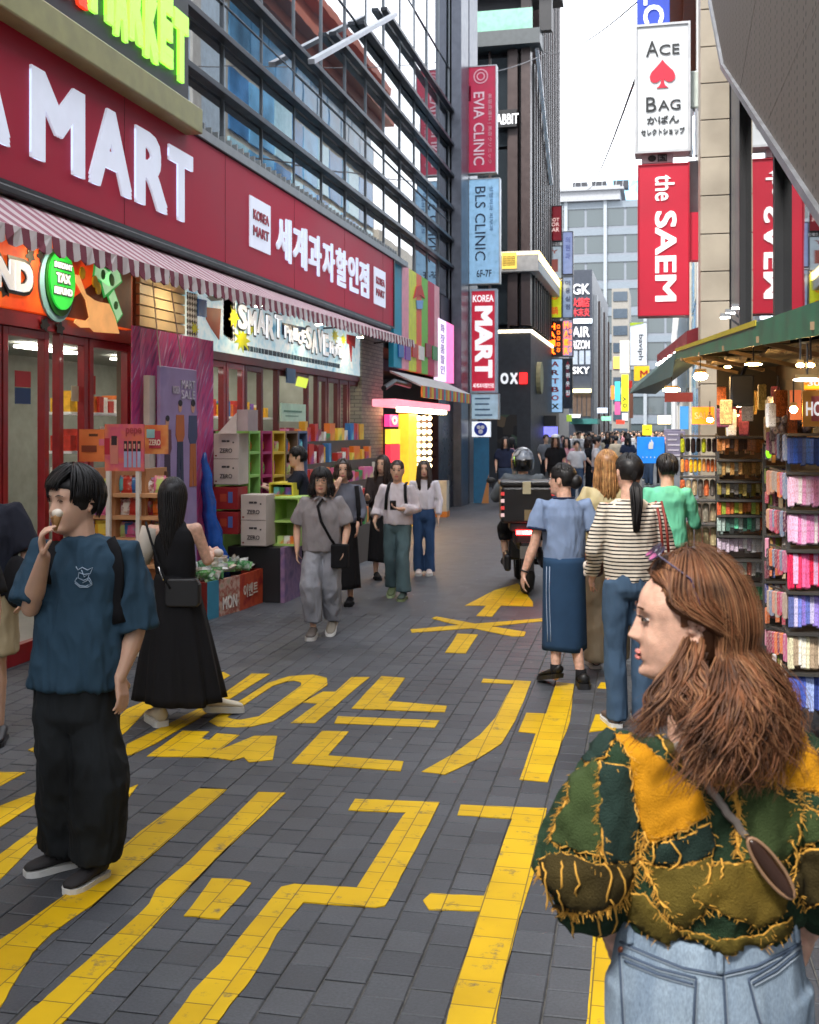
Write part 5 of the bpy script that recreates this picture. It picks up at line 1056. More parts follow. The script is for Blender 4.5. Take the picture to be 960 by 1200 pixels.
for i, (x, y) in enumerate(((850, 369), (856, 364), (863, 358))):
    t_ = thing('flood_lamp', 'white flood lamp on the wall just above the green canopy', 'lamp', P(x, y, 11.3), group='flood lamps above the green canopy'); q = M(); q.box(-.05, .05, -.05, .05, -.025, .012); q.build('head', STEEL, t_); q = M(); q.box(-.045, .045, -.052, .045, -.034, -.0255); q.build('lens', mat('cool_lamp', ()), t_); q = M(); q.bar((0, 0, 0), (.25, 0, -.2), .02); q.build('arm', DARK, t_)
# ---- wires
wi = thing('overhead_wire', 'thin grey wire sagging across the street from the dark building to the blue sign', 'wire', (-1, 30, 12))
def wire(a, b, sag, t_, r=.012):
    q = M(); q.tube([a.lerp(b, i / 12) - UP * sag * 4 * (i / 12) * (1 - i / 12) for i in range(13)], r, 5, cap=False); q.build('strand', mat('wire_grey', (.12, .12, .13), .6), t_)
wire(P(640, 62, 37), P(747, 2, 15), .25, wi); wi2 = thing('steep_wire', 'thin wire slanting steeply from the ACE BAG sign to the far roofs', 'wire', (-1, 60, 12)); wire(P(747, 86, 15), P(688, 222, 70), .4, wi2, .02)
wi3 = thing('short_wire', 'short wire from the crimson clinic sign to the dark building', 'wire', (-4, 33, 12)); wire(P(558, 88, 28.5), P(640, 62, 37), .1, wi3)

# ================================================================== market stalls on the right
stl = thing('market_canopy', 'dark green stall canopy with a yellow edge sweeping along the right side', 'canopy', (.8, 9, 2.6))
E0, E1 = P(960, 352, 4.6), P(792, 410, 10.6); dE = (E1 - E0); EX = E0 - dE * .12
GR = mat('canopy_green', (.018, .13, .07), .5, var=.35); UND = mat('canopy_under', (.3, .24, .15), .8, var=.4, scale=4)
nE = 18; top_, bot_ = [], []
q = M(); rr = []
for i in range(nE + 1):
    p = EX.lerp(E1, i / nE); h = .15 - .06 * i / nE; bk = Vector((.692, p.y + .25, p.z - .03 + .01 * sin(i * 1.3)))
    rr.append([p, p - UP * h, p - UP * h + Vector((.012, 0, 0)), p + Vector((.014, 0, -.02)), bk - UP * .02, bk])
q.loft(rr); q.build('fabric', GR, stl)
q = M(); rr = []
for i in range(nE + 1): 
    p = EX.lerp(E1, i / nE) - Vector((.006, 0, 0)); rr.append([p + UP * .012, p - UP * .02, p - UP * .02 + Vector((.008, 0, 0)), p + Vector((.008, 0, .012))])
q.loft(rr[6:]); q.build('yellow_trim', hexm('a89a20'), stl)
q = M(); q.add([E1 - UP * .02, E1 - UP * .09, P(738, 461, 12.2), P(741, 452, 12.2), E1 + Vector((.3, .3, .05)), E1 + Vector((.3, .3, -.03)), P(741, 461, 12.2) + Vector((.25, .3, 0)), P(741, 452, 12.2) + Vector((.25, .3, 0))], [(0, 1, 2, 3), (4, 7, 6, 5), (0, 3, 7, 4), (1, 5, 6, 2), (0, 4, 5, 1), (3, 2, 6, 7)]); q.add([E1 - UP * .02, P(788, 441, 10.6), P(738, 461, 12.2)], [(0, 1, 2), (2, 1, 0)]); q.build('drop_flap', mat('flap_grey_green', (.12, .19, .19), .5), stl)
for i in range(5):
    p = EX.lerp(E1, .12 + i * .2); q = M(); q.bar(p - UP * .1, (.68, p.y + .3, p.z - .08), .035); q.bar(p + Vector((.03, 0, -.12)), p + Vector((.5, .2, -.22)), .025); q.build('rafter', mat('timber', (.24, .16, .09), .7), stl)
q = M(); q.bar(EX + Vector((.35, 0, -.12)), E1 + Vector((.3, 0, -.12)), .04); q.build('beam', mat('timber', ()), stl)
for k in range(7): p = EX.lerp(E1, .05 + k * .13) + Vector((.2, 0, -.13)); q = M(); q.add([p, p + Vector((.55, .1, .02)), p + Vector((.55, .9, .02)), p + Vector((0, .8, 0)), p + UP * .01, p + Vector((.55, .1, .03)), p + Vector((.55, .9, .03)), p + Vector((0, .8, .01))], [(0, 3, 2, 1), (4, 5, 6, 7), (0, 1, 5, 4), (1, 2, 6, 5), (2, 3, 7, 6), (3, 0, 4, 7)]); q.build('under_board', UND, stl)
LAMPY = mat('stall_lamp', (1, .60, .22), .5, emit=38, var=0)
for lab, x, y, D, l_, w_, m in (('added warm bulb hanging over the far rack behind the mint shirt', 832, 492, 9.5, .045, .03, LAMPY), ('added warm bulb over the middle rack', 866, 474, 8.3, .04, .03, LAMPY), ('added warm bulb near the brass pole', 912, 470, 6.9, .035, .028, LAMPY), ('added warm bulb above the sock rack', 930, 480, 6.0, .035, .028, LAMPY), ('glowing amber bulb lamp under the green canopy', 821, 441, 9.6, .1, .05, LAMPY), ('flat warm lamp under the end of the canopy', 787, 457, 10.8, .14, .03, LAMPY), ('slim tube lamp under the middle of the canopy', 883, 427, 7.0, .09, .012, LAMPY), ('short tube lamp above the nearer rack', 946, 445, 4.9, .1, .012, LAMPW), ('small slanting tube lamp over the far rack', 871, 487, 9, .1, .012, LAMPY), ('little warm lamp beside the amber bulb', 853, 430, 9, .045, .012, LAMPY), ('slim lamp low over the hair accessory rack', 905, 513, 7.6, .04, .008, LAMPY), ('small bulb at the right edge under the canopy', 938, 428, 5.0, .03, .014, LAMPY), ('warm bulb between the boards at the right edge', 950, 428, 5.0, .03, .014, LAMPY)):  # warm bulbs over the racks and by the pole are added to brighten goods
    t_ = thing('stall_lamp', lab, 'lamp', P(x, y, D)); q = M(); l_ *= .6; w_ *= .7; q.ball((0, 0, 0), (l_, w_, w_), nu=12, nv=8); q.build('bulb', m, t_); q = M(); q.box(-l_ * .8, l_ * .8, -w_ * .6, w_ * .6, w_ * .9, w_ * 1.5 + .01); q.build('reflector', mat('lamp_tin', (.3, .2, .08), .4, .5), t_); q = M(); q.bar((0, 0, w_), (0, 0, .16), .008); q.build('cord', BLACK, t_)
dkm = mottled('stall_brown', ['120c08', '2a1a10', '3c2818', '1c120c'], 2.5, kind='cell')
bk_ = thing('market_stall_wall', 'dark brown back wall of the stalls behind the hanging goods', 'stall wall', (1, 9, 0)); q = M(); q.box(1.0, 1.06, 3.0, 13.1, 0, 2.83); q.build('panel', dkm, bk_); q = M(); q.box(P(838, 500, 10.6).x, 1.0, 10.6, 10.65, 0, 2.75); q.build('panel', dkm, bk_)
tv = thing('black_speaker', 'boxy dark grey speaker hung under the canopy above the racks', 'speaker', P(870, 458, 7.9)); q = M(); q.box(-.085, .075, -.08, .1, -.11, .11); q.build('cabinet', mat('speaker_grey', (.05, .055, .065), .5), tv, bevel=.01); q = M(); q.box(-.07, .06, -.088, -.081, -.095, .095); q.build('grille', BLACK, tv); q = M(); q.bar((0, .05, .11), (.1, .1, .35), .02); q.build('bracket', DARK, tv)
pl = thing('brass_pole', 'brass coloured steel post holding up the canopy between the racks', 'pole', (P(900, 500, 8.6).x, P(900, 500, 8.6).y, 0)); q = M(); q.box(-.025, .03, -.02, .02, 0, 2.75); q.build('post', mat('brass', (.35, .2, .07), .35, .6), pl)
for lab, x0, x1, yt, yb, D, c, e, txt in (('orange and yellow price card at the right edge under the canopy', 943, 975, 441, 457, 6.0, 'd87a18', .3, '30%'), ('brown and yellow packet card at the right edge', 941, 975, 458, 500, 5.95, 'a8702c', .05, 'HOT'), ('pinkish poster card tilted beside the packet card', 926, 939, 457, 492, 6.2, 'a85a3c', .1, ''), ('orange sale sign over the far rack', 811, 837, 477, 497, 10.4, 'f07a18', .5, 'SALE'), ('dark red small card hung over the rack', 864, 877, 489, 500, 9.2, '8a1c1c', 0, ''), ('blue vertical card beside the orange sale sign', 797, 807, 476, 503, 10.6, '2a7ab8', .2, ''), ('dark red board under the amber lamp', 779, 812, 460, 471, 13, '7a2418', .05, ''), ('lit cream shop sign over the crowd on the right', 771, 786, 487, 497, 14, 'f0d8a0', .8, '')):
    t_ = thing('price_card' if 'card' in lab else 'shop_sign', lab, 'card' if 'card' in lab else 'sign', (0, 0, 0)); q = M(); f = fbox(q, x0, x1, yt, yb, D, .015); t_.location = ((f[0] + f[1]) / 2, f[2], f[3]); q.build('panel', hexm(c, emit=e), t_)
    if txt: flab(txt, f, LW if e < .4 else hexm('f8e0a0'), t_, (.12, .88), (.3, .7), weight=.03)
    if 'orange and yellow' in lab: on(f, 0, 1, .1, .35, hexm('e8b828', emit=.3), 'print_patch', t_)
    if 'packet card' in lab and 'tilted' not in lab: on(f, .3, 1, .15, .85, hexm('b8585a'), 'print_patch', t_, .003)
# -- racks: wire frames with rows of hanging pouches
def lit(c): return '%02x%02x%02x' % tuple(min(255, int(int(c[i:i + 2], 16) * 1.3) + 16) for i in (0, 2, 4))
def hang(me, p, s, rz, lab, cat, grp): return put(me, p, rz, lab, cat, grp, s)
def pouch_mesh(name, cols, nm2, kind=0):
    q = M()
    if kind == 0: q.loft([[(x * w_, y * d, z) for x, y in ((-.5, -.5), (.5, -.5), (.5, .5), (-.5, .5))] for z, w_, d in ((0, .8, .3), (-.05, 1, 1), (-.6, 1, 1), (-.95, .95, .9), (-1, .9, .2))])
    else: q.loft([[(cos(a) * .5 * w_, sin(a) * .5 * w_, z) for a in [2 * pi * j / 8 for j in range(8)]] for z, w_ in ((0, .3), (-.08, .9), (-.5, 1), (-.92, .9), (-1, .3))])
    me = q.mesh(name); me.materials.append(mottled(nm2, cols, 9 if kind == 0 else 5, rough=.4, stretch=(1, 1, 1))); return me
def rack(name, lab, D, x0, x1, ytop, ybot):
    t_ = thing(name, lab, 'rack', (0, 0, 0)); a, b = P(x0, ytop, D), P(x1, ytop, D + .0); t_.location = ((a.x + b.x) / 2, a.y, 0); q = M(); m = mat('rack_wire', (.09, .085, .08), .4, .6)
    for p in (a, b): q = M(); q.box(p.x - .012, p.x + .012, (a.y + b.y) / 2 + .05, (a.y + b.y) / 2 + .075, 0, a.z); q.build('upright', m, t_)
    return t_, a, b, m
pal = lambda *c: list(c)
# far rack, two bays
t_, a, b, m = rack('accessory_rack', 'far rack of tubes and pouches hanging behind the person in mint', 10.0, 799, 840, 508, 640)
rowsA = [(512, 530, ['201418', '0c0a0c', '1a1012', '8a9420'], 'black', 6.2), (536, 553, ['c06a38', 'd8904a', 'b85a34', 'd8a828'], 'orange', 5), (560, 582, ['8a7a68', '5a5450', 'c0623c', '9a8a70'], 'taupe and rust', 7), (588, 612, ['7a7468', '6a6058', '94866c'], 'grey beige', 9), (616, 640, ['a89874', 'b8a884', '988a6a'], 'cream', 9)]
for k, (yt, yb, cols, cn, st_) in enumerate(rowsA):
    q = M(); pa, pb = P(797, yt - 1, 10), P(842, yt - 1, 10); q.box(pa.x, pb.x, pa.y - .02, pa.y + .22, pa.z - .008, pa.z + .008); q.build('shelf_bar', m, t_)
    x = 800
    while x < 841:
        pp = P(x, yt, 10); h = P(x, yt, 10).z - P(x, yb, 10).z; c = random.choice(cols); w_ = st_ / 130 * .92
        key = 'tube_' + c
        me = bpy.data.meshes.get(key) or pouch_mesh(key, [c, c, '%02x%02x%02x' % tuple(min(255, int(int(c[i:i + 2], 16) * 1.35) + 8) for i in (0, 2, 4))], 'tubeprint_' + c, 1)
        o = hang(me, (pp.x, pp.y, pp.z - .012), (w_, .06, h * R(.88, 1)), R(-.2, .2), '%s rolled pouch in the %s row of the far rack' % (cn, ['top', 'second', 'third', 'fourth', 'lowest'][k]), 'pouch', 'rolled pouches on the far rack'); o.name = 'rolled_pouch'; x += st_
t_, a, b, m = rack('accessory_rack', 'middle rack of small carded hair accessories left of the brass pole', 9.0, 842, 894, 512, 740)
rowsB = [(514, 529, ['b87a4a', 'c89468', '9a6030', '4a3a34'], 'bronze'), (541, 556, ['8a6a3a', 'b88a50', 'a89a78', '6a6a5a'], 'tan'), (566, 580, ['7a6a28', '9a8a4a', '5a5650'], 'olive'), (588, 603, ['b08a30', 'a05a2c', '8aa03c', 'a84a28'], 'amber'), (606, 622, ['5ab890', 'b8583a', 'c0c8c0', '8a9a94', '3a5a50'], 'green and red tagged'), (630, 646, ['c8c4c8', 'a89aa8', 'd4d0d0', '9a8a9a'], 'silver white'), (658, 674, ['a8a8a8', 'b86a5a', '8a9a90', 'c8b8b0'], 'grey'), (686, 702, ['5a9a6a', '6ab080', 'a8b49a', 'c8a08a'], 'green'), (714, 730, ['a8a48a', '988c78', 'b0a890'], 'sand')]
for k, (yt, yb, cols, cn) in enumerate(rowsB):
    q = M(); pa, pb = P(841, yt - 2, 9), P(897, yt - 2, 9); q.box(pa.x, pb.x, pa.y - .03, pa.y + .2, pa.z - .01, pa.z + .006); q.build('shelf_bar', m, t_)
    for row in (0, 1):
        x = 843 + row * 2.5
        while x < 895:
            D = 9 + row * .12; pp = P(x, yt, D); h = (P(x, yt, D).z - P(x, yb, D).z) * R(.7, 1.1); c = random.choice(cols); key = 'card_' + c
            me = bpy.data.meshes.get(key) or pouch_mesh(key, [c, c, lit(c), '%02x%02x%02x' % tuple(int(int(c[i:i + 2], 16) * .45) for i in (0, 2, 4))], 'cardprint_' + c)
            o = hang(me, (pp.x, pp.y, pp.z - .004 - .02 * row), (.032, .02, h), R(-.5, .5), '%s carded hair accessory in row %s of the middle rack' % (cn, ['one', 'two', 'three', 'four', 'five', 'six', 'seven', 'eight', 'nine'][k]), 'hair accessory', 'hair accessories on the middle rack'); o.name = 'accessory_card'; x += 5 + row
# near rack of sock packs
t_, a, b, m = rack('sock_rack', 'near rack packed with pink and blue sock packs at the right edge', 6.4, 926, 1010, 508, 840)
rowsC = [(512, 546, ['24408c', '1c3070', '3454a4', '28386a'], 'navy blue'), (557, 594, ['c87a9a', 'd88aa8', 'b86a8c', 'c8a0ac'], 'rose pink'), (602, 640, ['c86a90', 'd884a4', 'a85a80', 'd8a0b4'], 'deep pink'), (648, 690, ['b01c3c', 'c84068', '9a1830', 'd080a0'], 'crimson'), (697, 736, ['4a5490', '6a5a9a', '8a84b0', '38406a'], 'violet blue'), (745, 784, ['a89a80', '7a6a58', 'b8ac94', '5a6a58'], 'beige'), (792, 835, ['2a3a7c', '3a4a90', '202c60', '6a78a8'], 'dark blue')]
for k, (yt, yb, cols, cn) in enumerate(rowsC):
    q = M(); pa, pb = P(922, yt - 3, 6.4), P(1012, yt - 3, 6.4); q.box(pa.x, pb.x, pa.y - .02, pa.y + .25, pa.z - .01, pa.z + .006); q.build('shelf_bar', m, t_)
    q = M(); q.bar(P(903, yt - 8 - k * .5, 7.3), P(924, yt - 3, 6.4), .012); q.build('side_bar', m, t_)
    x = 927
    while x < 1008:
        pp = P(x, yt, 6.4); h = pp.z - P(x, yb, 6.4).z; c = random.choice(cols); key = 'sock_' + c
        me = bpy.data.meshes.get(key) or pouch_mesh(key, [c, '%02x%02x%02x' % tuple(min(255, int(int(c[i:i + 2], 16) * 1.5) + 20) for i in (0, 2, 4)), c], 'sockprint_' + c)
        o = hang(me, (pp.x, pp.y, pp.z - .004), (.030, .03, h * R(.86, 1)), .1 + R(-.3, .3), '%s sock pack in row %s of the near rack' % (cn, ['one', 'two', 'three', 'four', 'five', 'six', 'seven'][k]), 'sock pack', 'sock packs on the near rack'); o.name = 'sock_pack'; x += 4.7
    for j in range(7):
        t = j / 6.5; pp = P(903 + 21 * t, yt - 6 + 3 * t, 7.3 - .9 * t); h = .19; c = random.choice(['b87a68', 'a85a7c', '7a3a4c', 'b8886a', '2a2030', 'a83a50', '6a7890', '98887c', '4a1838', 'c86a3a']); key = 'bag_' + c
        me = bpy.data.meshes.get(key) or pouch_mesh(key, [c, c, 'b8a8a0'], 'bagprint_' + c)
        o = hang(me, (pp.x, pp.y, pp.z), (.042, .035, h * R(.6, .95)), .9 + R(-.3, .3), 'small printed pouch on the angled side of the near rack, row %s' % ['one', 'two', 'three', 'four', 'five', 'six', 'seven'][k], 'pouch', 'pouches on the side of the near rack'); o.name = 'printed_pouch'
for lab, x0, x1, D in (('hanging cluster of mixed accessories in the gap between the brass pole and sock rack', 897, 925, 7.7),):
    t_, a, b, m = rack('gap_rack', 'narrow rack of mixed accessories between the brass pole and the sock rack', D, x0, x1, 520, 800)
    for k in range(10):
        yt = 522 + k * 27; q = M(); pa, pb = P(x0, yt - 2, D), P(x1, yt - 2, D); q.box(pa.x, pb.x, pa.y - .02, pa.y + .15, pa.z - .007, pa.z + .005); q.build('shelf_bar', m, t_)
        for j in range(7):
            pp = P(x0 + 2 + j * 4, yt, D); c = random.choice(['c86a3a', 'd0a060', 'a83a50', '7a3a4c', '8aa03c', 'd4d0d0', '4a5490', 'c8809c', 'e0c8a0', '2a2030']); key = 'bag_' + c
            me = bpy.data.meshes.get(key) or pouch_mesh(key, [c, c, 'b8a8a0'], 'bagprint_' + c)
            o = hang(me, (pp.x, pp.y + R(-.03, .05), pp.z), (.026, .02, R(.07, .14)), R(-.6, .6), 'small pouch hanging on the narrow rack beside the brass pole', 'pouch', 'small pouches on the narrow rack'); o.name = 'small_pouch'
for i in range(30):      # goods hung high under the canopy
    x = R(842, 955); y = R(448, 492); D = R(7.6, 9.4) if x < 900 else R(6.5, 7.4); pp = P(x, y, D); c = random.choice(['c86a3a', 'd0a060', '8a5a30', '7a3a4c', '9a8a4a', 'd4d0d0', 'a85a2c', 'e0c8a0', '4a3a34']); key = 'card_' + c
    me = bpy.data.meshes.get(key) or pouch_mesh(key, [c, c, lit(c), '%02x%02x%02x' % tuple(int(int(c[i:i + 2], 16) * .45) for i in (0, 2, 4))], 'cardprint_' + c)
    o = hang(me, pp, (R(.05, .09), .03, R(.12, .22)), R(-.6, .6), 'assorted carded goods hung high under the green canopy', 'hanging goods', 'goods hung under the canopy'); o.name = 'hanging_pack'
    q = M(); q.bar((0, 0, 0), (0, 0, .12 / .15), .05); 
gb = thing('bead_bundle', 'bundle of glossy beaded cases hanging above the blue sock packs', 'bundle', P(925, 499, 6.6)); q = M()
for i in range(26): q.ball((R(-.11, .11), R(-.04, .04), R(-.035, .045)), (.022, .022, .022), nu=8, nv=6)
tag(q.build('bead', mottled('bead_print', ['1c1c20', 'b8a8a0', '6a5a60', 'd0c8c8'], 20, rough=.15), gb, True), kind='stuff')
gl_ = M(); gl_.ball(P(901, 531, 7.5), (.02, .02, .035)); top(gl_.build('green_tag', hexm('7ad020', emit=.5), None, True), 'small bright lime tag glowing between the racks', 'tag')
# ================================================================== PEOPLE
SKIN = mat('skin_light', (.66, .40, .28), .5, sss=.15, var=.08, scale=14, bump=.06, bscale=240)
SKINW = mat('skin_fair', (.66, .39, .285), .5, sss=.15, var=.2, scale=38, bump=.22, bscale=420)
HB = mat('hair_black', (.010, .009, .010), .5, spec=.4, var=.4, scale=30); HBR = mat('hair_dark_brown', (.035, .018, .012), .4, var=.4, scale=30)
HBL = mat('hair_blonde_brown', (.30, .14, .05), .45, var=.4, scale=25); HAU = mat('hair_auburn', (.115, .046, .021), .55, spec=.3, var=.55, scale=18); HAU2 = mat('hair_auburn_light', (.25, .115, .052), .55, spec=.3, var=.4, scale=18)
LIPS = mat('lips', (.45, .14, .12), .4, var=.1); EYED = mat('eye_dark', (.015, .01, .01), .2); EYEW = mat('eye_white', (.6, .58, .56), .3)
def cloth(nm, c, rough=.85, fold=.25): return mat('cloth_' + nm, c, rough, var=.14, scale=5, bump=.25, bscale=420, spec=.2)
def fuse(mm, voxel, it=4, disp=0, dscale=8, stretch=(1, 1, .45), seed=0, cut=None):
    """weld overlapping solids into one continuous skin, relax it, optionally lay cloth folds into it"""
    me = mm.mesh('tmp'); o = bpy.data.objects.new('tmp', me); C.objects.link(o)
    r = o.modifiers.new('r', 'REMESH'); r.mode = 'VOXEL'; r.voxel_size = voxel
    s = o.modifiers.new('s', 'SMOOTH'); s.iterations = it; s.factor = .6
    dg = bpy.context.evaluated_depsgraph_get(); out = bpy.data.meshes.new_from_object(o.evaluated_get(dg)); bpy.data.objects.remove(o); bpy.data.meshes.remove(me)
    if disp:
        out.update(); ns = [v.normal.copy() for v in out.vertices]; sd_ = Vector((seed * 3.1, seed * 7.7, seed * 1.3))
        for v, nn in zip(out.vertices, ns):
            p = Vector((v.co.x * stretch[0], v.co.y * stretch[1], v.co.z * stretch[2])) * dscale + sd_
            a = noise.noise(p); b_ = noise.noise(p * 2.3 + Vector((5, 5, 5)))
            c__ = noise.noise(Vector((p.x * 3.2 + p.z * 1.5, p.y * 3.2, p.z * 2.2 - p.x)) + Vector((2, 8, 1))); v.co += nn * disp * ((1 - abs(a) * 3.0) * .7 + b_ * .6 + (.5 - abs(c__) * 2.2) * .5)
    return out
def place_mesh(me, name, m, parent, org, smooth=True):
    for v in me.vertices: v.co -= org
    me.materials.clear()
    for x in (m if isinstance(m, (list, tuple)) else [m]): me.materials.append(x)
    me.polygons.foreach_set('use_smooth', [smooth] * len(me.polygons)); me.update(); me.name = name
    return link(bpy.data.objects.new(name, me), parent)
# ---- head: horizontal slices with a modelled profile (origin between the ears, face toward -Y, unit = metres for a 0.23 m head)
PROF = [(-.118, .030, .02, .022), (-.112, .060, .02, .034), (-.10, .083, .03, .046), (-.088, .087, .04, .054), (-.075, .083, .05, .060), (-.06, .086, .062, .064), (-.045, .087, .075, .067), (-.03, .086, .085, .070), (-.015, .085, .092, .072), (0, .084, .097, .074), (.015, .084, .10, .075), (.03, .089, .102, .076), (.045, .09, .102, .076), (.06, .086, .1, .074), (.075, .077, .094, .070), (.09, .062, .082, .062), (.102, .044, .064, .049), (.112, .022, .04, .030), (.117, .004, .015, .012)]
def lerp_prof(z):
    for a, b in zip(PROF, PROF[1:]):
        if a[0] <= z <= b[0]: t = (z - a[0]) / (b[0] - a[0]); t2 = t; return [a[i] + (b[i] - a[i]) * t2 for i in (1, 2, 3)]
    return PROF[0][1:] if z < PROF[0][0] else PROF[-1][1:]
def gs(x, s): return exp(-(x / s) ** 2)
def head_pts(nz=52, na=56, fem=0, nose=1.0):
    rings = []
    for i in range(nz + 1):
        z = -.118 + .235 * i / nz; f, b, w_ = lerp_prof(z); ring_ = []
        for j in range(na):
            th = 2 * pi * j / na; cx, cy = sin(th), -cos(th)      # th=0 -> face
            e = 2.25; k = (abs(cx) ** e + abs(cy) ** e) ** (-1 / e)
            x = cx * k * w_; y = cy * k * (f if cy < 0 else b)
            a = th if th < pi else th - 2 * pi
            if abs(a) < 1.6:
                u = x
                # nose
                nz_ = max(0, min(1, (.034 - z) / .06)) if z > -.026 else max(0, 1 - (-.026 - z) / .012)
                y -= nose * (.004 + .024 * nz_) * gs(u, .0075 + .006 * nz_) * (1 if z < .04 else 0) * (1 if z > -.04 else 0)
                y -= nose * .009 * (gs(u - .012, .006) + gs(u + .012, .006)) * gs(z + .029, .008)
                # brow, sockets, cheeks
                y -= .004 * gs(z - .03, .008) * gs(abs(u) - .028, .02)
                y += .0085 * gs(z - .012, .011) * gs(abs(u) - .031, .013)
                y -= .004 * gs(z - .010, .006) * gs(abs(u) - .031, .010)
                y -= .004 * gs(z + .03, .016) * gs(abs(u) - .042, .016)
                # lips and chin
                y -= .0065 * gs(z + .056, .0045) * gs(u, .018); y -= .0065 * gs(z + .067, .005) * gs(u, .016); y += .004 * gs(z + .0615, .0022) * gs(u, .02)
                y += .005 * gs(z + .080, .006) * gs(u, .02); y -= .007 * gs(z + .098, .012) * gs(u, .016 if fem else .022)
            ring_.append((x, y, z))
        rings.append(ring_)
    return rings
def ear(mm, side, T):
    for (y, z, r) in ((.0, .018, .009), (.012, .022, .008), (.018, .008, .007), (.014, -.010, .007), (.006, -.022, .009), (.0, 0, .008)):
        mm.ball(T(Vector((side * (.079 + y * .35), y + .004, z))), (r, r, r), nu=8, nv=6)
def basis(f, up=UP):
    """columns: right, back, up  so that local -Y maps to facing f"""
    f = Vector(f).normalized(); b = -f; r = b.cross(up).normalized(); u = r.cross(b).normalized()
    return Matrix((r, b, u)).transposed()
def facing(deg):
    """0 = away from the camera, 90 = to the picture's right, 180 = toward the camera, 270 = left"""
    a = radians(deg); return FWD * cos(a) + RGT * sin(a)
# ---- hands: palm, four bent fingers of unequal length, opposed thumb
def hand(mm, w_, d, pn, side, curl=.5, s=1.0, spread=.06, thumb=.5):
    """w_ wrist, d direction of the palm, pn palm normal (palm side), side +1 when the thumb lies toward d x pn"""
    d = Vector(d).normalized(); pn = (Vector(pn) - d * Vector(pn).dot(d)).normalized(); t = d.cross(pn) * side
    for k in (-.026, -.009, .009, .026): mm.cap(w_ + t * k * .7 * s, .0135 * s, w_ + d * .075 * s + t * k * s, .0125 * s, 8)
    for k, L_, ph in ((.030, .066, 0), (.010, .076, .05), (-.010, .071, .1), (-.029, .055, .15)):
        p = w_ + d * .083 * s + t * k * s; dd = d + t * k * spread * 20; dd.normalize(); a = curl * (.5 + ph)
        for seg_, fr in ((.45, 0), (.32, 1), (.23, 2)):
            dd = (dd * cos(a) + pn * sin(a)).normalized(); q = p + dd * L_ * seg_ * s; r0 = (.0092 - .0011 * fr) * s; mm.cap(p, r0, q, r0 - .0009 * s, 8); p = q
            a = curl * (.85 + ph)
    p = w_ + d * .022 * s + t * .026 * s; q = p + (d * .5 + t * .75 + pn * .35 * thumb).normalized() * .036 * s; mm.cap(p, .0135 * s, q, .011 * s, 8)
    e = q + (d * .85 + t * .12 + pn * (.35 + .5 * thumb)).normalized() * .034 * s; mm.cap(q, .0105 * s, e, .0085 * s, 8)
    e2 = e + (d * .8 - t * .1 + pn * (.4 + .5 * thumb)).normalized() * .022 * s; mm.cap(e, .0088 * s, e2, .0075 * s, 8)
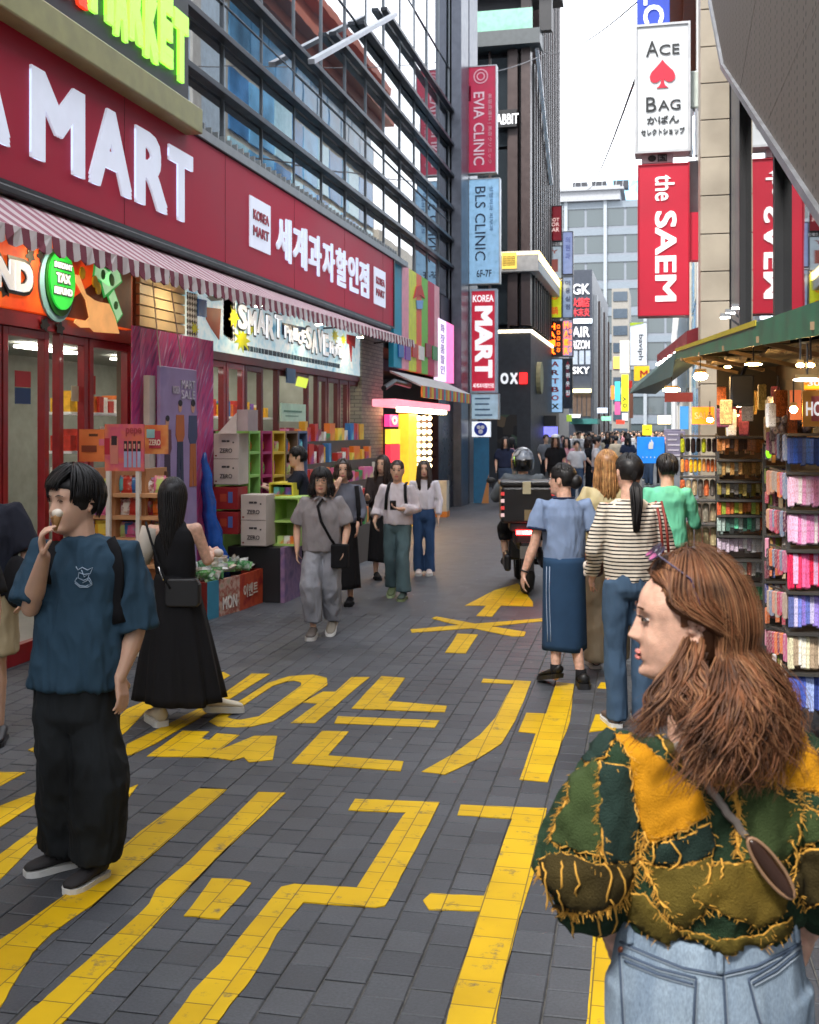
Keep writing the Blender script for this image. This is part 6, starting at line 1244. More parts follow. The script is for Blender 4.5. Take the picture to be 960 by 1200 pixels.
# ---- hair: a scalp cap plus many tapering locks
def hair(parent, org, T, m, length, n=260, r=.0045, front=.6, wave=.01, wfreq=14, vol=1.0, fringe=None, part=.3, m2=None, seg_=12, lift=.012, side_in=1.0, tie=None, gather=None, seed=1, capz=-.06, grav=None, clump=0, name='hair'):
    """T maps head-local metres to world. length: metres a lock hangs below the ear line. front: half-angle (rad) kept open at the face."""
    rnd = random.Random(seed); mm = M()
    mm.cur = 0
    # scalp cap
    rings = []
    for i in range(12):
        z = capz + (.128 - capz) * i / 11; ring_ = []
        for j in range(28):
            th = 2 * pi * j / 28; f, b, w_ = lerp_prof(min(z, .112)); cx, cy = sin(th), -cos(th); k = (abs(cx) ** 2.2 + abs(cy) ** 2.2) ** (-1 / 2.2)
            g_ = 1.0 if z < .112 else .5
            lf = min(1, max(0, (z - capz) / .05)); a = abs(th if th < pi else th - 2 * pi)
            x = cx * k * (w_ - .004 + (.004 + lift * .8) * lf) * g_; y = cy * k * ((f + .004 if cy < 0 else b - .004 + (lift + .004) * lf)) * g_
            a = abs(th if th < pi else th - 2 * pi)
            if a < front and z < .062: x *= .86; y = max(y, -.055) if a < front * .9 else y * .8
            elif a < front + .45 and z < .02: x *= .93; y *= .88
            if length < .05 and a < 2.0 and z < .07: x *= .86 if z < .03 else .93
            ring_.append(T(Vector((x, y, z))))
        rings.append(ring_)
    mm.loft(rings)
    for i in range(n):
        # root on the crown: azimuth sweeps all round, start radius grows with noise
        u = rnd.random(); th = (u * 2 - 1) * pi; isf = abs(th) < front; a0 = rnd.uniform(.08, .5) if not isf else rnd.uniform(.15, .75)
        if isf and fringe is None: th = (front + rnd.uniform(.0, .35)) * (1 if th > 0 else -1); isf = False
        lay = rnd.uniform(.6, 1.25); L_ = length * rnd.uniform(.8, 1.06); wv = rnd.uniform(.6, 1.3) * wave; ph = rnd.uniform(0, 6.3) if not clump else round(rnd.uniform(0, 6.3) / clump) * clump + rnd.uniform(-.3, .3)
        pts = []; A, B_, Cz = (.079 + lift * lay) * vol, (.100 + lift * lay) * vol, (.119 + lift * lay)
        sideth = (part * .25 if not isf else part * .4)
        phi_end = pi / 2 + .1; ns_ = seg_ // 2
        short = length < .05
        if short: phi_end = rnd.uniform(1.3, 1.56) if abs(th) < 1.95 else rnd.uniform(1.45, 2.0)
        if isf: phi_end = fringe + rnd.uniform(-.08, .1)
        for k in range(ns_ + 1):
            ph_ = a0 + (phi_end - a0) * k / ns_
            if short and not isf: tt = (k / ns_) ** 3 * .85; lv = lift * lay * tt; A, B_ = (.079 + lift * lay - lv) * vol, (.100 + lift * lay - lv) * vol
            sw = th if not isf else th * (1 + .1 * k / ns_) + part * .5 * sin(pi * k / ns_ / 2)
            Bf = B_ if cos(sw) < 0 else (.094 + lift * lay * .6)
            x = sin(sw) * sin(ph_) * A + sideth * .02 * (1 - k / ns_); y = -cos(sw) * sin(ph_) * Bf + .004; z = cos(ph_) * Cz + .001
            if ph_ > 1.2 and not isf: y = y + .006 * side_in * (1 if abs(th) < 1.3 else 0)
            pts.append(Vector((x, y, z)))
        if not isf and not short:
            x, y, z = pts[-1]; kk = seg_ - ns_
            for k in range(1, kk + 1):
                t = k / kk; fl = 1 + .12 * sin(pi * t) * vol; rr_ = wv * t ** .5
                gx, gy = (0, 0)
                if gather: gx, gy = (gather[0] - x) * t * .8, (gather[1] - y) * t * .8
                p = Vector((x * fl + gx + rr_ * sin(wfreq * t * L_ * 4 + ph), y * fl + gy + .012 * t * (1 if y > 0 else -.3) + rr_ * cos(wfreq * t * L_ * 4 + ph * 1.7), z - L_ * t))
                if grav: p += Vector(grav) * t * t
                pts.append(p)
        if tie is not None and not isf:
            base = pts[:ns_]; tp = Vector(tie); pts = base[:max(3, ns_ - 2)]; last = pts[-1]
            for k in (.35, .7, 1): pts.append(last.lerp(tp, k) + (last.lerp(tp, k) - Vector((0, .0, 0))).normalized() * .008 * (1 - k))
        m_ = len(pts); rad = [r * rnd.uniform(.8, 1.2) * (.55 + .6 * sin(pi * min(1, (k + .6) / m_)) if k < m_ - 1 else .12) for k in range(m_)]
        mm.cur = 1 if (m2 and rnd.random() < .35) else 0
        mm.tube([T(p) for p in pts], rad, 4, flat=.55)
    mats = [m, m2 or m]
    return mm.build(name, mats, parent, True, org=tuple(org))
def tail(parent, org, pts, rad, m, n=60, seed=2, wave=.006, name='ponytail'):
    rnd = random.Random(seed); mm = M()
    for i in range(n):
        a, rr_ = rnd.uniform(0, 2 * pi), sqrt(rnd.random()); q = []; e = rnd.uniform(.85, 1)
        for k, p in enumerate(pts):
            t = k / (len(pts) - 1); R_ = rad[k] * rr_; q.append(Vector(p) * 1.0 + RGT * cos(a) * R_ + FWD * sin(a) * R_ + RGT * wave * sin(7 * t + a) )
        q[-1] = q[-2].lerp(q[-1], e); mm.tube(q, [.004 + .1 * rad[k] * (1 - k / len(pts) * .6) for k in range(len(pts))], 4)
    return mm.build(name, m, parent, True, org=tuple(org))
def shoe(parent, org, ank, d, m_up, m_sole, s=1.0, ht=0.0, pitch=0, name='shoe', L_=.27, wd=.047, soleh=.028, toe_lift=0, top_=.075):
    """ank = point on the ground under the ankle"""
    d = Vector((d[0], d[1], 0)).normalized(); r_ = Vector((d.y, -d.x, 0)); cp, sp = cos(pitch), sin(pitch)
    heel = Vector(ank) - d * .06 * s; toe = heel + d * L_ * s
    def T(l, x, z):    # pitch about the toe
        l2 = l - L_ * s; return toe + d * (l2 * cp - z * sp * -1 * -1) + r_ * x + UP * (z * cp - l2 * sp + ht)
    q = M(); rs = []
    prof_ = [(0, .6, top_ * .9), (.04, .85, top_ * 1.0), (.22, .95, top_ * 1.02), (.38, .9, top_ * .86), (.55, .97, .055), (.75, 1.05, .045), (.9, .9, .036), (.985, .5, .024)]
    for t, wf, h in prof_:
        w2 = wd * s * wf; l = t * L_ * s; rs.append([T(l, w2 * cos(a) * (.86 if sin(a) > .2 else 1), soleh * .8 + max(0, (sin(a) * .5 + .5)) * (h * s)) for a in [2 * pi * j / 12 for j in range(12)]])
    q.loft(rs); up = q.build(name, m_up, parent, True, org=tuple(org))
    q = M(); rs = []
    for t, wf in ((-.02, .55), (.0, .8), (.1, .98), (.35, .93), (.6, 1.06), (.8, 1.08), (.93, .85), (1.0, .45)):
        w2 = wd * s * wf * 1.04; l = t * L_ * s; rs.append([T(l, -w2, 0), T(l, w2, 0), T(l, w2, soleh * s), T(l, -w2, soleh * s)])
    q.loft(rs); q.build('sole', m_sole, up, False, org=tuple(org))
    return up
# ---- a standing or walking figure; joints in metres relative to the ground point, x = person's right, y = forward, z = up
STD = dict(hipx=.085, hip=.90, knee=.49, ank=.085, sh=1.40, shx=.175, neck=1.46, head=1.605, chest=1.22, waist=1.04)
def person(name, label, x, yf, face, h=1.65, head_face=None, group=None, D=None, cat='person'):
    g = G(x, yf); g.z = 0
    if D: g = P(x, HZ, D); g.z = 0
    root = thing('person', label, cat, g, group=group)
    return Fig(root, g, face, h, head_face if head_face is not None else face)
class Fig:
    def __init__(s, root, g, face, h, hf):
        s.root, s.g, s.k = root, g, h / 1.72; s.f = facing(face); s.r = Vector((s.f.y, -s.f.x, 0)); s.hf = facing(hf) if not isinstance(hf, Vector) else hf
        s.nod = 0; s.J = {}
        k = STD
        for sd_, n_ in ((1, 'R'), (-1, 'L')):
            s.J['hip' + n_] = (sd_ * k['hipx'], 0, k['hip']); s.J['kn' + n_] = (sd_ * .09, .02, k['knee']); s.J['an' + n_] = (sd_ * .09, -.01, k['ank'])
            s.J['sh' + n_] = (sd_ * k['shx'], -.01, k['sh']); s.J['el' + n_] = (sd_ * .23, -.03, 1.12); s.J['wr' + n_] = (sd_ * .235, .05, .88)
        s.J['neck'] = (0, -.01, k['neck']); s.J['head'] = (0, .015, k['head']); s.J['pel'] = (0, 0, .95); s.J['wai'] = (0, 0, 1.06); s.J['che'] = (0, 0, 1.26)
    def set(s, **kw):
        for k, v in kw.items(): s.J[k] = v
        return s
    def w(s, p):
        if isinstance(p, str): p = s.J[p]
        if isinstance(p, Vector): return p
        return s.g + (s.r * p[0] + s.f * p[1] + UP * p[2]) * s.k
    def dirv(s, d): return (s.r * d[0] + s.f * d[1] + UP * d[2]).normalized()
    def headT(s, sc=1.0):
        up = (UP + s.hf * s.nod).normalized(); Bm = basis(s.hf, up); c = s.w('head'); k = s.k ** .5 * sc * 1.0
        s.hk = k
        return lambda v: c + Bm @ (v * k)
    def body(s, voxel=.012, m=SKIN, hands=None, fem=1, legs=True, nose=1.0, hsc=1.0, arms=True, it=3):
        mm = M(); w, k = s.w, s.k; T = s.headT(hsc); s.T = T
        mm.loft([[T(Vector(p)) for p in r] for r in head_pts(fem=fem, nose=nose)])
        ear(mm, 1, T); ear(mm, -1, T)
        nk = w('neck'); hd = w('head'); mm.cap(nk - UP * .04, .062 * k, hd + (nk - hd) * .35 - s.hf * .01, (.052 if fem else .058) * k, 14)
        # trunk
        def el(c, a, b): return [w(c) + s.r * cos(t) * a * k + s.f * sin(t) * b * k for t in [2 * pi * j / 20 for j in range(20)]]
        J = s.J
        def J3(n_): p = J[n_]; return p if not isinstance(p, Vector) else None
        pe, wa, ch, ne = w('pel'), w('wai'), w('che'), w('neck'); shm = (w('shL') + w('shR')) / 2
        def elw(c, a, b): return [c + s.r * cos(t) * a * k + s.f * sin(t) * b * k for t in [2 * pi * j / 20 for j in range(20)]]
        mm.loft([elw(pe - UP * .10, .12, .09), elw(pe - UP * .02, .155, .105), elw(wa, .125, .09), elw(ch - UP * .04, .145, .105), elw(shm - UP * .07, .155, .10), elw(shm - UP * .01, .12, .07), elw(shm + UP * .035, .062, .055)])
        for n_ in 'LR':
            mm.cap(shm + (w('sh' + n_) - shm) * .45 - UP * .02 * k, .05 * k, w('sh' + n_) - UP * .014 * k, .042 * k)
            if arms:
                mm.cap(w('sh' + n_) - UP * .01 * k, .045 * k, w('el' + n_), .038 * k); fm_ = w('el' + n_).lerp(w('wr' + n_), .35); mm.cap(w('el' + n_), .038 * k, fm_, .041 * k); mm.cap(fm_, .041 * k, w('wr' + n_), .025 * k)
                if hands and n_ in hands: d, pn, sd_, cu = hands[n_][:4]; hand(mm, w('wr' + n_), s.dirv(d), s.dirv(pn), sd_, cu, k * (hands[n_][4] if len(hands[n_]) > 4 else 1))
            if legs:
                mm.cap(w('hip' + n_), .075 * k, w('kn' + n_), .052 * k); kn, an = w('kn' + n_), w('an' + n_); mm.cap(kn, .05 * k, kn.lerp(an, .35), .054 * k); mm.cap(kn.lerp(an, .35), .052 * k, an, .033 * k); mm.cap(an, .033 * k, an - UP * .04 * k, .032 * k)
        return place_mesh(fuse(mm, voxel, it), 'body', m, s.root, s.g)
    def face_parts(s, glasses=False, blink=False, big=1.0):
        T = s.T
        for sd_ in (1, -1):
            q = M(); q.ball(T(Vector((sd_ * .031, -.083, .012))), (.011 * big, .0065, .0055 * big if not blink else .002), mtx=basis(s.hf), nu=12, nv=8); e = q.build('eye', EYEW if not blink else EYED, s.root, True, org=tuple(s.g))
            if not blink: q = M(); q.ball(T(Vector((sd_ * .031, -.0885, .012))), (.006 * big, .003, .0055 * big), mtx=basis(s.hf), nu=10, nv=6); q.build('iris', EYED, e, True, org=tuple(s.g))
            q = M(); q.tube([T(Vector((sd_ * x, y, z))) for x, y, z in ((.019, -.0885, .013), (.026, -.0905, .0185), (.035, -.0885, .0185), (.043, -.082, .013))], [.0008, .0018, .0018, .0008], 5); q.build('eyelash', EYED, s.root, org=tuple(s.g))
            q = M(); q.tube([T(Vector((sd_ * x, y, z))) for x, y, z in ((.014, -.094, .031), (.03, -.0935, .036), (.046, -.084, .032))], [.0015, .0028, .0012], 5); q.build('eyebrow', HB, s.root, org=tuple(s.g))
        q = M(); q.ball(T(Vector((0, -.0905, -.0615))), (.0185 * big, .0065, .0075 * big), mtx=basis(s.hf), nu=12, nv=8); q.build('lips', LIPS, s.root, True, org=tuple(s.g))
        if glasses:
            gl = M()
            for sd_ in (1, -1):
                c = Vector((sd_ * .033, -.101, .008)); ring_ = [T(c + Vector((.027 * cos(a), 0, .022 * sin(a)))) for a in [2 * pi * i / 18 for i in range(19)]]; gl.tube(ring_, .0016, 5, cap=False); gl.tube([T(c + Vector((sd_ * .027, 0, .004))), T(Vector((sd_ * .08, -.03, .012))), T(Vector((sd_ * .083, .01, .008)))], .0016, 5)
            gl.tube([T(Vector((-.007, -.101, .01))), T(Vector((.007, -.101, .01)))], .0016, 5); gl.build('glasses', DARK, s.root, org=tuple(s.g))
    def trunk(s, q, z0, rings_extra=None, a=.18, b=.125, ash=.17, hem=1.05, neckr=.075, nz=None, hemoff=(0, 0)):
        """cloth shell of the trunk from the hem (height z0 above ground, person metres) to the neck"""
        k = s.k; pe, wa, ch = s.w('pel'), s.w('wai'), s.w('che'); shm = (s.w('shL') + s.w('shR')) / 2; lean = (shm - pe); lean.z = 0
        def elw(c, a_, b_): return [c + s.r * cos(t) * a_ * k + s.f * sin(t) * b_ * k for t in [2 * pi * j / 28 for j in range(28)]]
        h0 = s.g + UP * z0 * k; base = Vector((pe.x, pe.y, h0.z)) - lean * max(0, (pe.z - h0.z)) * .3 + s.r * hemoff[0] + s.f * hemoff[1]
        rg = [elw(base, a * hem * .99, b * hem * .99), elw(base + UP * .012, a * hem, b * hem)]
        mid = base.lerp(ch, .45); rg += [elw(mid, a * (1 + (hem - 1) * .4), b * 1.0), elw(ch, a * .97, b * .98), elw(shm - UP * .08 * k, a * .98, b * .93), elw(shm - UP * .015 * k, ash * 1.0, b * .76), elw(shm + UP * .028 * k, ash * .70, b * .62), elw(shm + UP * .05 * k, neckr * 1.02, neckr * .95)]
        q.loft(rg); return rg
    def sleeve(s, q, n_, t=.6, r0=.068, r1=.075, r2=None, drop=0):
        """sleeve down to fraction t (0..1 shoulder-elbow, 1..2 elbow-wrist)"""
        k = s.k; a, b, c = s.w('sh' + n_), s.w('el' + n_), s.w('wr' + n_); shm = (s.w('shL') + s.w('shR')) / 2; st = shm + (a - shm) * .4 - UP * .025 * k; a = a - UP * .006 * k
        if t <= 1: e = a.lerp(b, t); q.tube([st, a, a.lerp(e, .5), e, e + (b - a).normalized() * .002], [r0 * .7 * k, r0 * .88 * k, (r0 + r1) / 2 * k, r1 * k, r1 * .98 * k], 16)
        else: e = b.lerp(c, t - 1); q.tube([st, a, a.lerp(b, .5), b, b.lerp(e, .5), e, e + (c - b).normalized() * .002], [r0 * .7 * k, r0 * .88 * k, r0 * .95 * k, r0 * .85 * k, (r2 or r1) * k, r1 * k, r1 * .97 * k], 16)
    def top(s, m, name='shirt', z0=.9, slv=(.6, .6), voxel=.012, r0=.066, r1=.075, disp=.006, seed=0, collar=True, **kw):
        q = M(); s.trunk(q, z0, **kw)
        for n_, t in zip('LR', slv):
            if t > 0: s.sleeve(q, n_, t, r0, r1)
        return place_mesh(fuse(q, voxel, 3, disp, seed=seed), name, m, s.root, s.g)
    def trousers(s, m, name='trousers', voxel=.012, rt=.095, rk=.075, ra=.07, zt=1.03, bot=.05, disp=.006, seed=3, a=.16, b=.115, shorts=None):
        q = M(); k = s.k; pe = s.w('pel'); tp = Vector((s.w('wai').x, s.w('wai').y, s.g.z + zt * k))
        def elw(c, a_, b_): return [c + s.r * cos(t) * a_ * k + s.f * sin(t) * b_ * k for t in [2 * pi * j / 24 for j in range(24)]]
        q.loft([elw(tp, a * .9, b * .92), elw(pe, a, b), elw(pe - UP * .08 * k, a * 1.02, b * 1.02), elw(pe - UP * .13 * k, a * .75, b * .8)])
        for n_ in 'LR':
            h, kn, an = s.w('hip' + n_), s.w('kn' + n_), s.w('an' + n_); e = an - (an - kn).normalized() * (bot * k - .03) * 0 + Vector((0, 0, (bot - .085) * k))
            pts = [h + UP * .03 * k, h.lerp(kn, .3), h.lerp(kn, .65), kn, kn.lerp(e, .35), kn.lerp(e, .7), e, e - UP * .004]; rr_ = [rt, rt * .98, (rt + rk) / 2, rk, (rk * .65 + ra * .35), (rk * .3 + ra * .7), ra, ra * .97]
            if shorts: e2 = kn.lerp(an, shorts) if shorts > 0 else h.lerp(kn, 1 + shorts); pts = [h + UP * .03 * k, h.lerp(e2, .5), e2, e2 - UP * .004]; rr_ = [rt, rt, rk, rk * .97]
            q.tube(pts, [v * k for v in rr_], 18)
        return place_mesh(fuse(q, voxel, 3, disp, seed=seed), name, m, s.root, s.g)
    def skirt(s, m, z1, z0, a=.15, b=.11, A=.2, B=.16, folds=9, amp=.06, sway=(0, 0), name='skirt', seed=0, nr=16, na=96):
        q = M(); k = s.k; rs = []; c0 = s.w('wai')
        for i in range(nr + 1):
            t = i / nr; z = z1 + (z0 - z1) * t; aa, bb = a + (A - a) * t ** .8, b + (B - b) * t ** .8; ring_ = []
            for j in range(na):
                th = 2 * pi * j / na; w_ = 1 + amp * t * (sin(folds * th + seed + 1.2 * sin(2 * th)) + .4 * sin(folds * 2.3 * th + seed * 2))
                c = Vector((c0.x, c0.y, s.g.z)) + s.r * sway[0] * t + s.f * sway[1] * t
                ring_.append(c + s.r * cos(th) * aa * w_ * k + s.f * sin(th) * bb * w_ * k + UP * (z + .008 * sin(3 * th + seed) * t) * k)
            rs.append(ring_)
        q.loft(rs); return place_mesh(q.mesh('t'), name, m, s.root, s.g)
    def straps(s, m, pts, r=.012, name='strap', flat=.35, mesh=None, off=.008):
        q = M(); P_ = [s.w(p) for p in pts]
        q.tube(P_, r, 6, flat=flat); return q.build(name, m, s.root, org=tuple(s.g))
    def loc(s, me_m, name, m): return me_m.build(name, m, s.root, True, org=tuple(s.g))
def px_at(x, y, D): return P(x, y, D)
# ---------------------------------------------------------------- man with the ice cream cone
TEAL = cloth('teal_tee', (.030, .066, .105)); BLK = cloth('black', (.010, .010, .012)); BDEN = mat('black_denim', (.016, .019, .022), .85, var=.5, scale=3, bump=.3, bscale=300, spec=.25)
SOLEW = mat('sole_white', (.62, .62, .6), .6)
Dm = 4.68
F = person('person', 'man in a loose teal blue t-shirt eating an ice cream cone', 96, 1032, 196, 1.77, 214)
def q3(x, y, D=Dm): return P(x, y, D)
F.set(head=q3(88, 592, Dm), neck=q3(95, 626), shL=q3(148, 644, Dm - .02), shR=q3(52, 644, Dm), elL=q3(160, 738, Dm - .02), wrL=q3(141, 793, Dm - .08), elR=q3(36, 712, Dm - .08), wrR=q3(52, 652, Dm - .24),
      che=q3(96, 700), wai=q3(90, 775), pel=q3(88, 812), hipL=q3(110, 832), hipR=q3(72, 832), knL=q3(118, 915, Dm - .05), knR=q3(78, 912, Dm + .03), anL=G(112, 1029) + UP * .1, anR=G(76, 1014) + UP * .1)
F.nod = -.05
F.J['head'] = q3(86, 590)
cone = q3(65, 606, Dm - .2)
F.body(.0062, SKIN, {'L': ((-.2, .1, -1), (.9, -.1, .1), 1, .5, 1.0), 'R': ((-.05, .35, 1), (-.75, -.4, .1), -1, 1.15, 1.0)}, fem=0, it=2, hsc=1.1); F.face_parts(blink=True)
F.top(TEAL, 't_shirt', .80, (.98, .92), .009, r0=.074, r1=.088, disp=.014, a=.192, b=.14, hem=1.08, ash=.19, neckr=.085, seed=2)
F.trousers(BDEN, 'wide_jeans', .010, rt=.108, rk=.112, ra=.112, bot=.085, disp=.013, a=.17, b=.13)
hair(F.root, F.g, F.T, HB, .012, n=900, r=.0045, front=.8, wave=.004, fringe=1.12, part=-1.2, lift=.03, seed=4, capz=-.05, vol=1.04)
for n_, gx, gy in (('L', 112, 1029), ('R', 76, 1014)): shoe(F.root, F.g, G(gx, gy + 2), facing(205 if n_ == 'L' else 232), mat('canvas_dark', (.02, .018, .02), .8), SOLEW, .92, name='shoe', soleh=.028, wd=.048, L_=.25, top_=.085)
q = M(); c0 = cone; q.tube([c0 - UP * .055 + Vector((0, 0, 0)), c0 + RGT * .004, c0 + UP * .006], [.006, .022, .024], 12); F.loc(q, 'cone', mat('wafer', (.55, .30, .12), .7, bump=.6, bscale=120))
q = M(); q.ball(c0 + UP * .014 + RGT * .008, (.023, .023, .02)); F.loc(q, 'ice_cream', mat('ice_cream', (.75, .66, .55), .4))
# print on the chest: tangled line drawing
q = M(); rnd = random.Random(3)
bv = None
def bvh_of(o):
    me = o.data; mw = o.matrix_world; off = o.parent.location if o.parent else Vector()
    return BVHTree.FromPolygons([v.co + off for v in me.vertices], [tuple(p.vertices) for p in me.polygons])
def hit(bv, x, y, lift=.003, dflt=None):
    r_ = ray(x, y).normalized(); h = bv.ray_cast(EYE, r_)
    if h[0] is None: return dflt
    n_ = h[1] if h[1].dot(r_) < 0 else -h[1]
    return h[0] + n_ * lift
tee = [o for o in F.root.children if o.name.startswith('t_shirt')][0]; bv = bvh_of(tee)
for ln in ([(90, 664), (92, 668), (97, 665), (103, 668), (109, 665), (106, 672), (99, 673), (93, 671), (92, 677), (98, 680), (105, 677), (108, 683), (101, 687), (94, 686), (88, 681), (91, 677)], [(96, 668), (99, 676), (105, 672), (103, 680), (97, 683)], [(88, 683), (94, 688), (103, 688), (108, 685), (104, 679)]):
    pp = [hit(bv, *p) for p in ln]; pp = [p for p in pp if p]
    if len(pp) > 2: q.tube(pp, .0022, 4)
F.loc(q, 'chest_print', hexm('a8bcd0'))
def strap_on(F, bv, pts, rad, m, name='strap', flat=.4, lift=.006):
    pp = [hit(bv, x, y, lift) for x, y in pts]; last = None; out = []
    for p in pp:
        if p: out.append(p)
    q = M()
    if len(out) > 2: q.tube(out, rad, 8, flat=flat, ref=tuple(FWD)); return F.loc(q, name, m)
strap_on(F, bv, [(127, 634), (134, 648), (137, 664), (136, 682), (134, 700), (136, 716), (141, 730)], .03, BLK, 'backpack_strap', .22)
strap_on(F, bv, [(66, 636), (63, 648), (58, 664), (54, 684)], .024, BLK, 'backpack_strap', .22)
q = M(); c = F.w('che'); b_ = -F.f
q.loft([[c + b_ * (.15 + .07 * (1 + cos(t)) * wz) + F.r * .14 * sin(t) * wz + UP * z for t in [2 * pi * j / 20 for j in range(20)]] for z, wz in ((-.28, .7), (-.25, .95), (0, 1), (.14, .9), (.2, .5))]); F.loc(q, 'backpack', BLK)

# ---------------------------------------------------------------- woman in the black dress
F = person('person', 'woman with long straight black hair in a sleeveless black dress', 212, 846, 25, 1.58, 10)
Dw = (F.g - EYE).dot(FWD); q3 = lambda x, y, dd=0: P(x, y, Dw + dd)
F.set(head=q3(203, 582), neck=q3(203, 606), shL=q3(177, 620), shR=q3(230, 618), elR=q3(243, 657, .04), wrR=q3(247, 650, .22), elL=q3(165, 664, -.02), wrL=q3(172, 690, .15), che=q3(204, 640), wai=q3(205, 682), pel=q3(206, 710), hipL=q3(195, 715), hipR=q3(220, 715), anL=G(187, 848) + UP * .09, anR=G(245, 836) + UP * .09, knL=q3(193, 775), knR=q3(230, 775, .05))
F.body(.0085, SKINW, {'R': ((.1, .9, .25), (-.6, 0, -.5), 1, .8), 'L': ((.2, .5, -.8), (.8, 0, .2), -1, .6)})
F.top(BLK, 'dress_bodice', 1.0, (0, 0), .010, disp=.004, a=.165, b=.122, hem=.88, ash=.14, neckr=.07)
F.skirt(BLK, 1.07, .165, a=.135, b=.105, A=.335, B=.27, folds=8, amp=.07, seed=1, name='dress_skirt', sway=(.02, .02))
hair(F.root, F.g, F.T, HB, .43, n=420, r=.0062, front=.8, wave=.004, vol=1.0, lift=.014, seed=7, gather=(0, .085), seg_=14)
for gx, gy, fa in ((187, 850, 330), (250, 838, 65)): shoe(F.root, F.g, G(gx, gy), facing(fa), hexm('c8bda8'), SOLEW, 1.0, soleh=.04, wd=.05, top_=.1, pitch=.0 if gx < 200 else .12)
q = M(); c = P(213, 695, Dw - .17); q.loft([[c + RGT * a * wz + UP * z + FWD * d for a, d in ((-.11, 0), (.11, 0), (.12, .05), (-.1, .06))] for z, wz in ((-.09, .85), (-.07, 1), (.05, 1), (.09, .8))]); top(q.build('shoulder_bag', mat('bag_black', (.012, .012, .014), .45), None, False, org=None, bevel=.01), 'black slouchy shoulder bag hanging at the hip of the woman in black', 'bag')
bvw = bvh_of([o for o in F.root.children if o.name.startswith('dress_bodice')][0])
q = M(); q.tube([P(171, 612, Dw - .02), P(176, 630, Dw - .13), P(184, 655, Dw - .15), P(193, 678, Dw - .16), P(200, 690, Dw - .17)], .008, 6); F.loc(q, 'bag_strap', BLK)
q = M(); q.tube([P(x, y, Dw - .155) for x, y in ((186, 664), (188, 670), (190, 675), (192, 680))], .007, 6); F.loc(q, 'bag_buckle', mat('chrome', (.7, .7, .72), .2, .9))
q = M(); q.tube([F.w('shL') + UP * .01, F.w('shL').lerp(F.w('elL'), .55), F.w('shL').lerp(F.w('elL'), .9)], [.06, .062, .05], 14); F.loc(q, 'white_wrap', hexm('b8b0a4'))
q = M(); q.ball(P(256, 648, Dw + .25), (.035, .03, .03)); top(q.build('tissue', hexm('c8bcb4'), None, True), 'crumpled pale tissue held by the woman in black', 'tissue')

# ---------------------------------------------------------------- the walkers coming toward us
GREYC = cloth('warm_grey', (.27, .25, .26)); LGREY = cloth('light_grey', (.31, .32, .36)); 
F = person('person', 'woman with glasses walking in a grey polo shirt and pale baggy trousers', 377, 744, 184, 1.52, 180)
F.set(anR=(.07, .12, .12), knR=(.09, .16, .52), anL=(-.1, -.12, .10), knL=(-.09, .0, .5), elL=(-.27, -.02, 1.12), wrL=(-.25, .12, .93), elR=(.27, -.05, 1.12), wrR=(.25, .05, .88))
F.body(.010, SKIN, {'L': ((0, .3, -1), (.8, 0, 0), 1, .6), 'R': ((0, .1, -1), (-.8, 0, 0), -1, .6)}, hsc=1.06); F.face_parts(glasses=True, big=1.2)
F.top(GREYC, 'polo_shirt', .88, (.85, .85), .011, r0=.075, r1=.09, disp=.009, a=.2, b=.14, hem=1.05, seed=5)
F.trousers(LGREY, 'baggy_trousers', .011, rt=.105, rk=.11, ra=.085, bot=.13, disp=.014, seed=8)
hair(F.root, F.g, F.T, HB, .13, n=300, r=.0065, front=.62, wave=.012, vol=1.08, lift=.018, seed=9, fringe=1.28, part=.1)
q = M(); q.tube([F.w((-.05, .05, 1.47)), F.w((.02, .14, 1.36)), F.w((-.02, .17, 1.2)), F.w((-.12, .17, 1.02)), F.w((-.17, .1, .93))], .017, 6, flat=.3); F.loc(q, 'bag_strap', BLK)
q = M(); q.box(-.08, .08, -.04, .04, -.11, .11); o = top(q.build('crossbody_bag', BLK, None, bevel=.015), 'small black crossbody bag at the hip of the woman with glasses', 'bag'); o.location = F.w((-.21, .12, .84))
q = M(); 
for sx in (.055, -.055): q.tube([F.w((sx * .3, .095, 1.45)), F.w((sx, .125, 1.43)), F.w((sx * 1.1, .12, 1.40))], [.012, .02, .008], 6, flat=.3)
F.loc(q, 'collar', GREYC)
shoe(F.root, F.g, F.w((.07, .14, 0)), F.f, hexm('5a5450'), SOLEW, .95, pitch=-.0, soleh=.035); shoe(F.root, F.g, F.w((-.1, -.12, 0)), F.f, hexm('8a8478'), SOLEW, .95, pitch=.35)
F = person('person', 'woman with hand raised to her mouth in a grey blue top and black skirt', 402, 708, 186, 1.56, 175)
F.set(elR=(.2, .1, 1.16), wrR=(.04, .2, 1.40), elL=(-.24, 0, 1.13), wrL=(-.2, .15, .95)); F.body(.014, SKIN, {'R': ((-.3, .0, 1), (0, -1, 0), 1, .6), 'L': ((0, .3, -1), (.8, 0, 0), 1, .6)}); F.face_parts(big=1.3)
F.top(cloth('slate_top', (.14, .15, .19)), 'top', .98, (1.6, 1.6), .013, r0=.062, r1=.06, disp=.006, seed=3); F.skirt(BLK, 1.05, .2, A=.22, B=.18, folds=7, amp=.04); hair(F.root, F.g, F.T, HBR, .10, n=160, r=.008, front=.6, wave=.01, seed=3, lift=.016)
q = M(); q.tube([F.w((-.17, .04, 1.42)), F.w((-.2, .1, 1.2)), F.w((-.22, .14, .95))], .025, 6, flat=.4); F.loc(q, 'bag_strap', BLK)
sk = [o for o in F.root.children if o.name.startswith('skirt')][0]
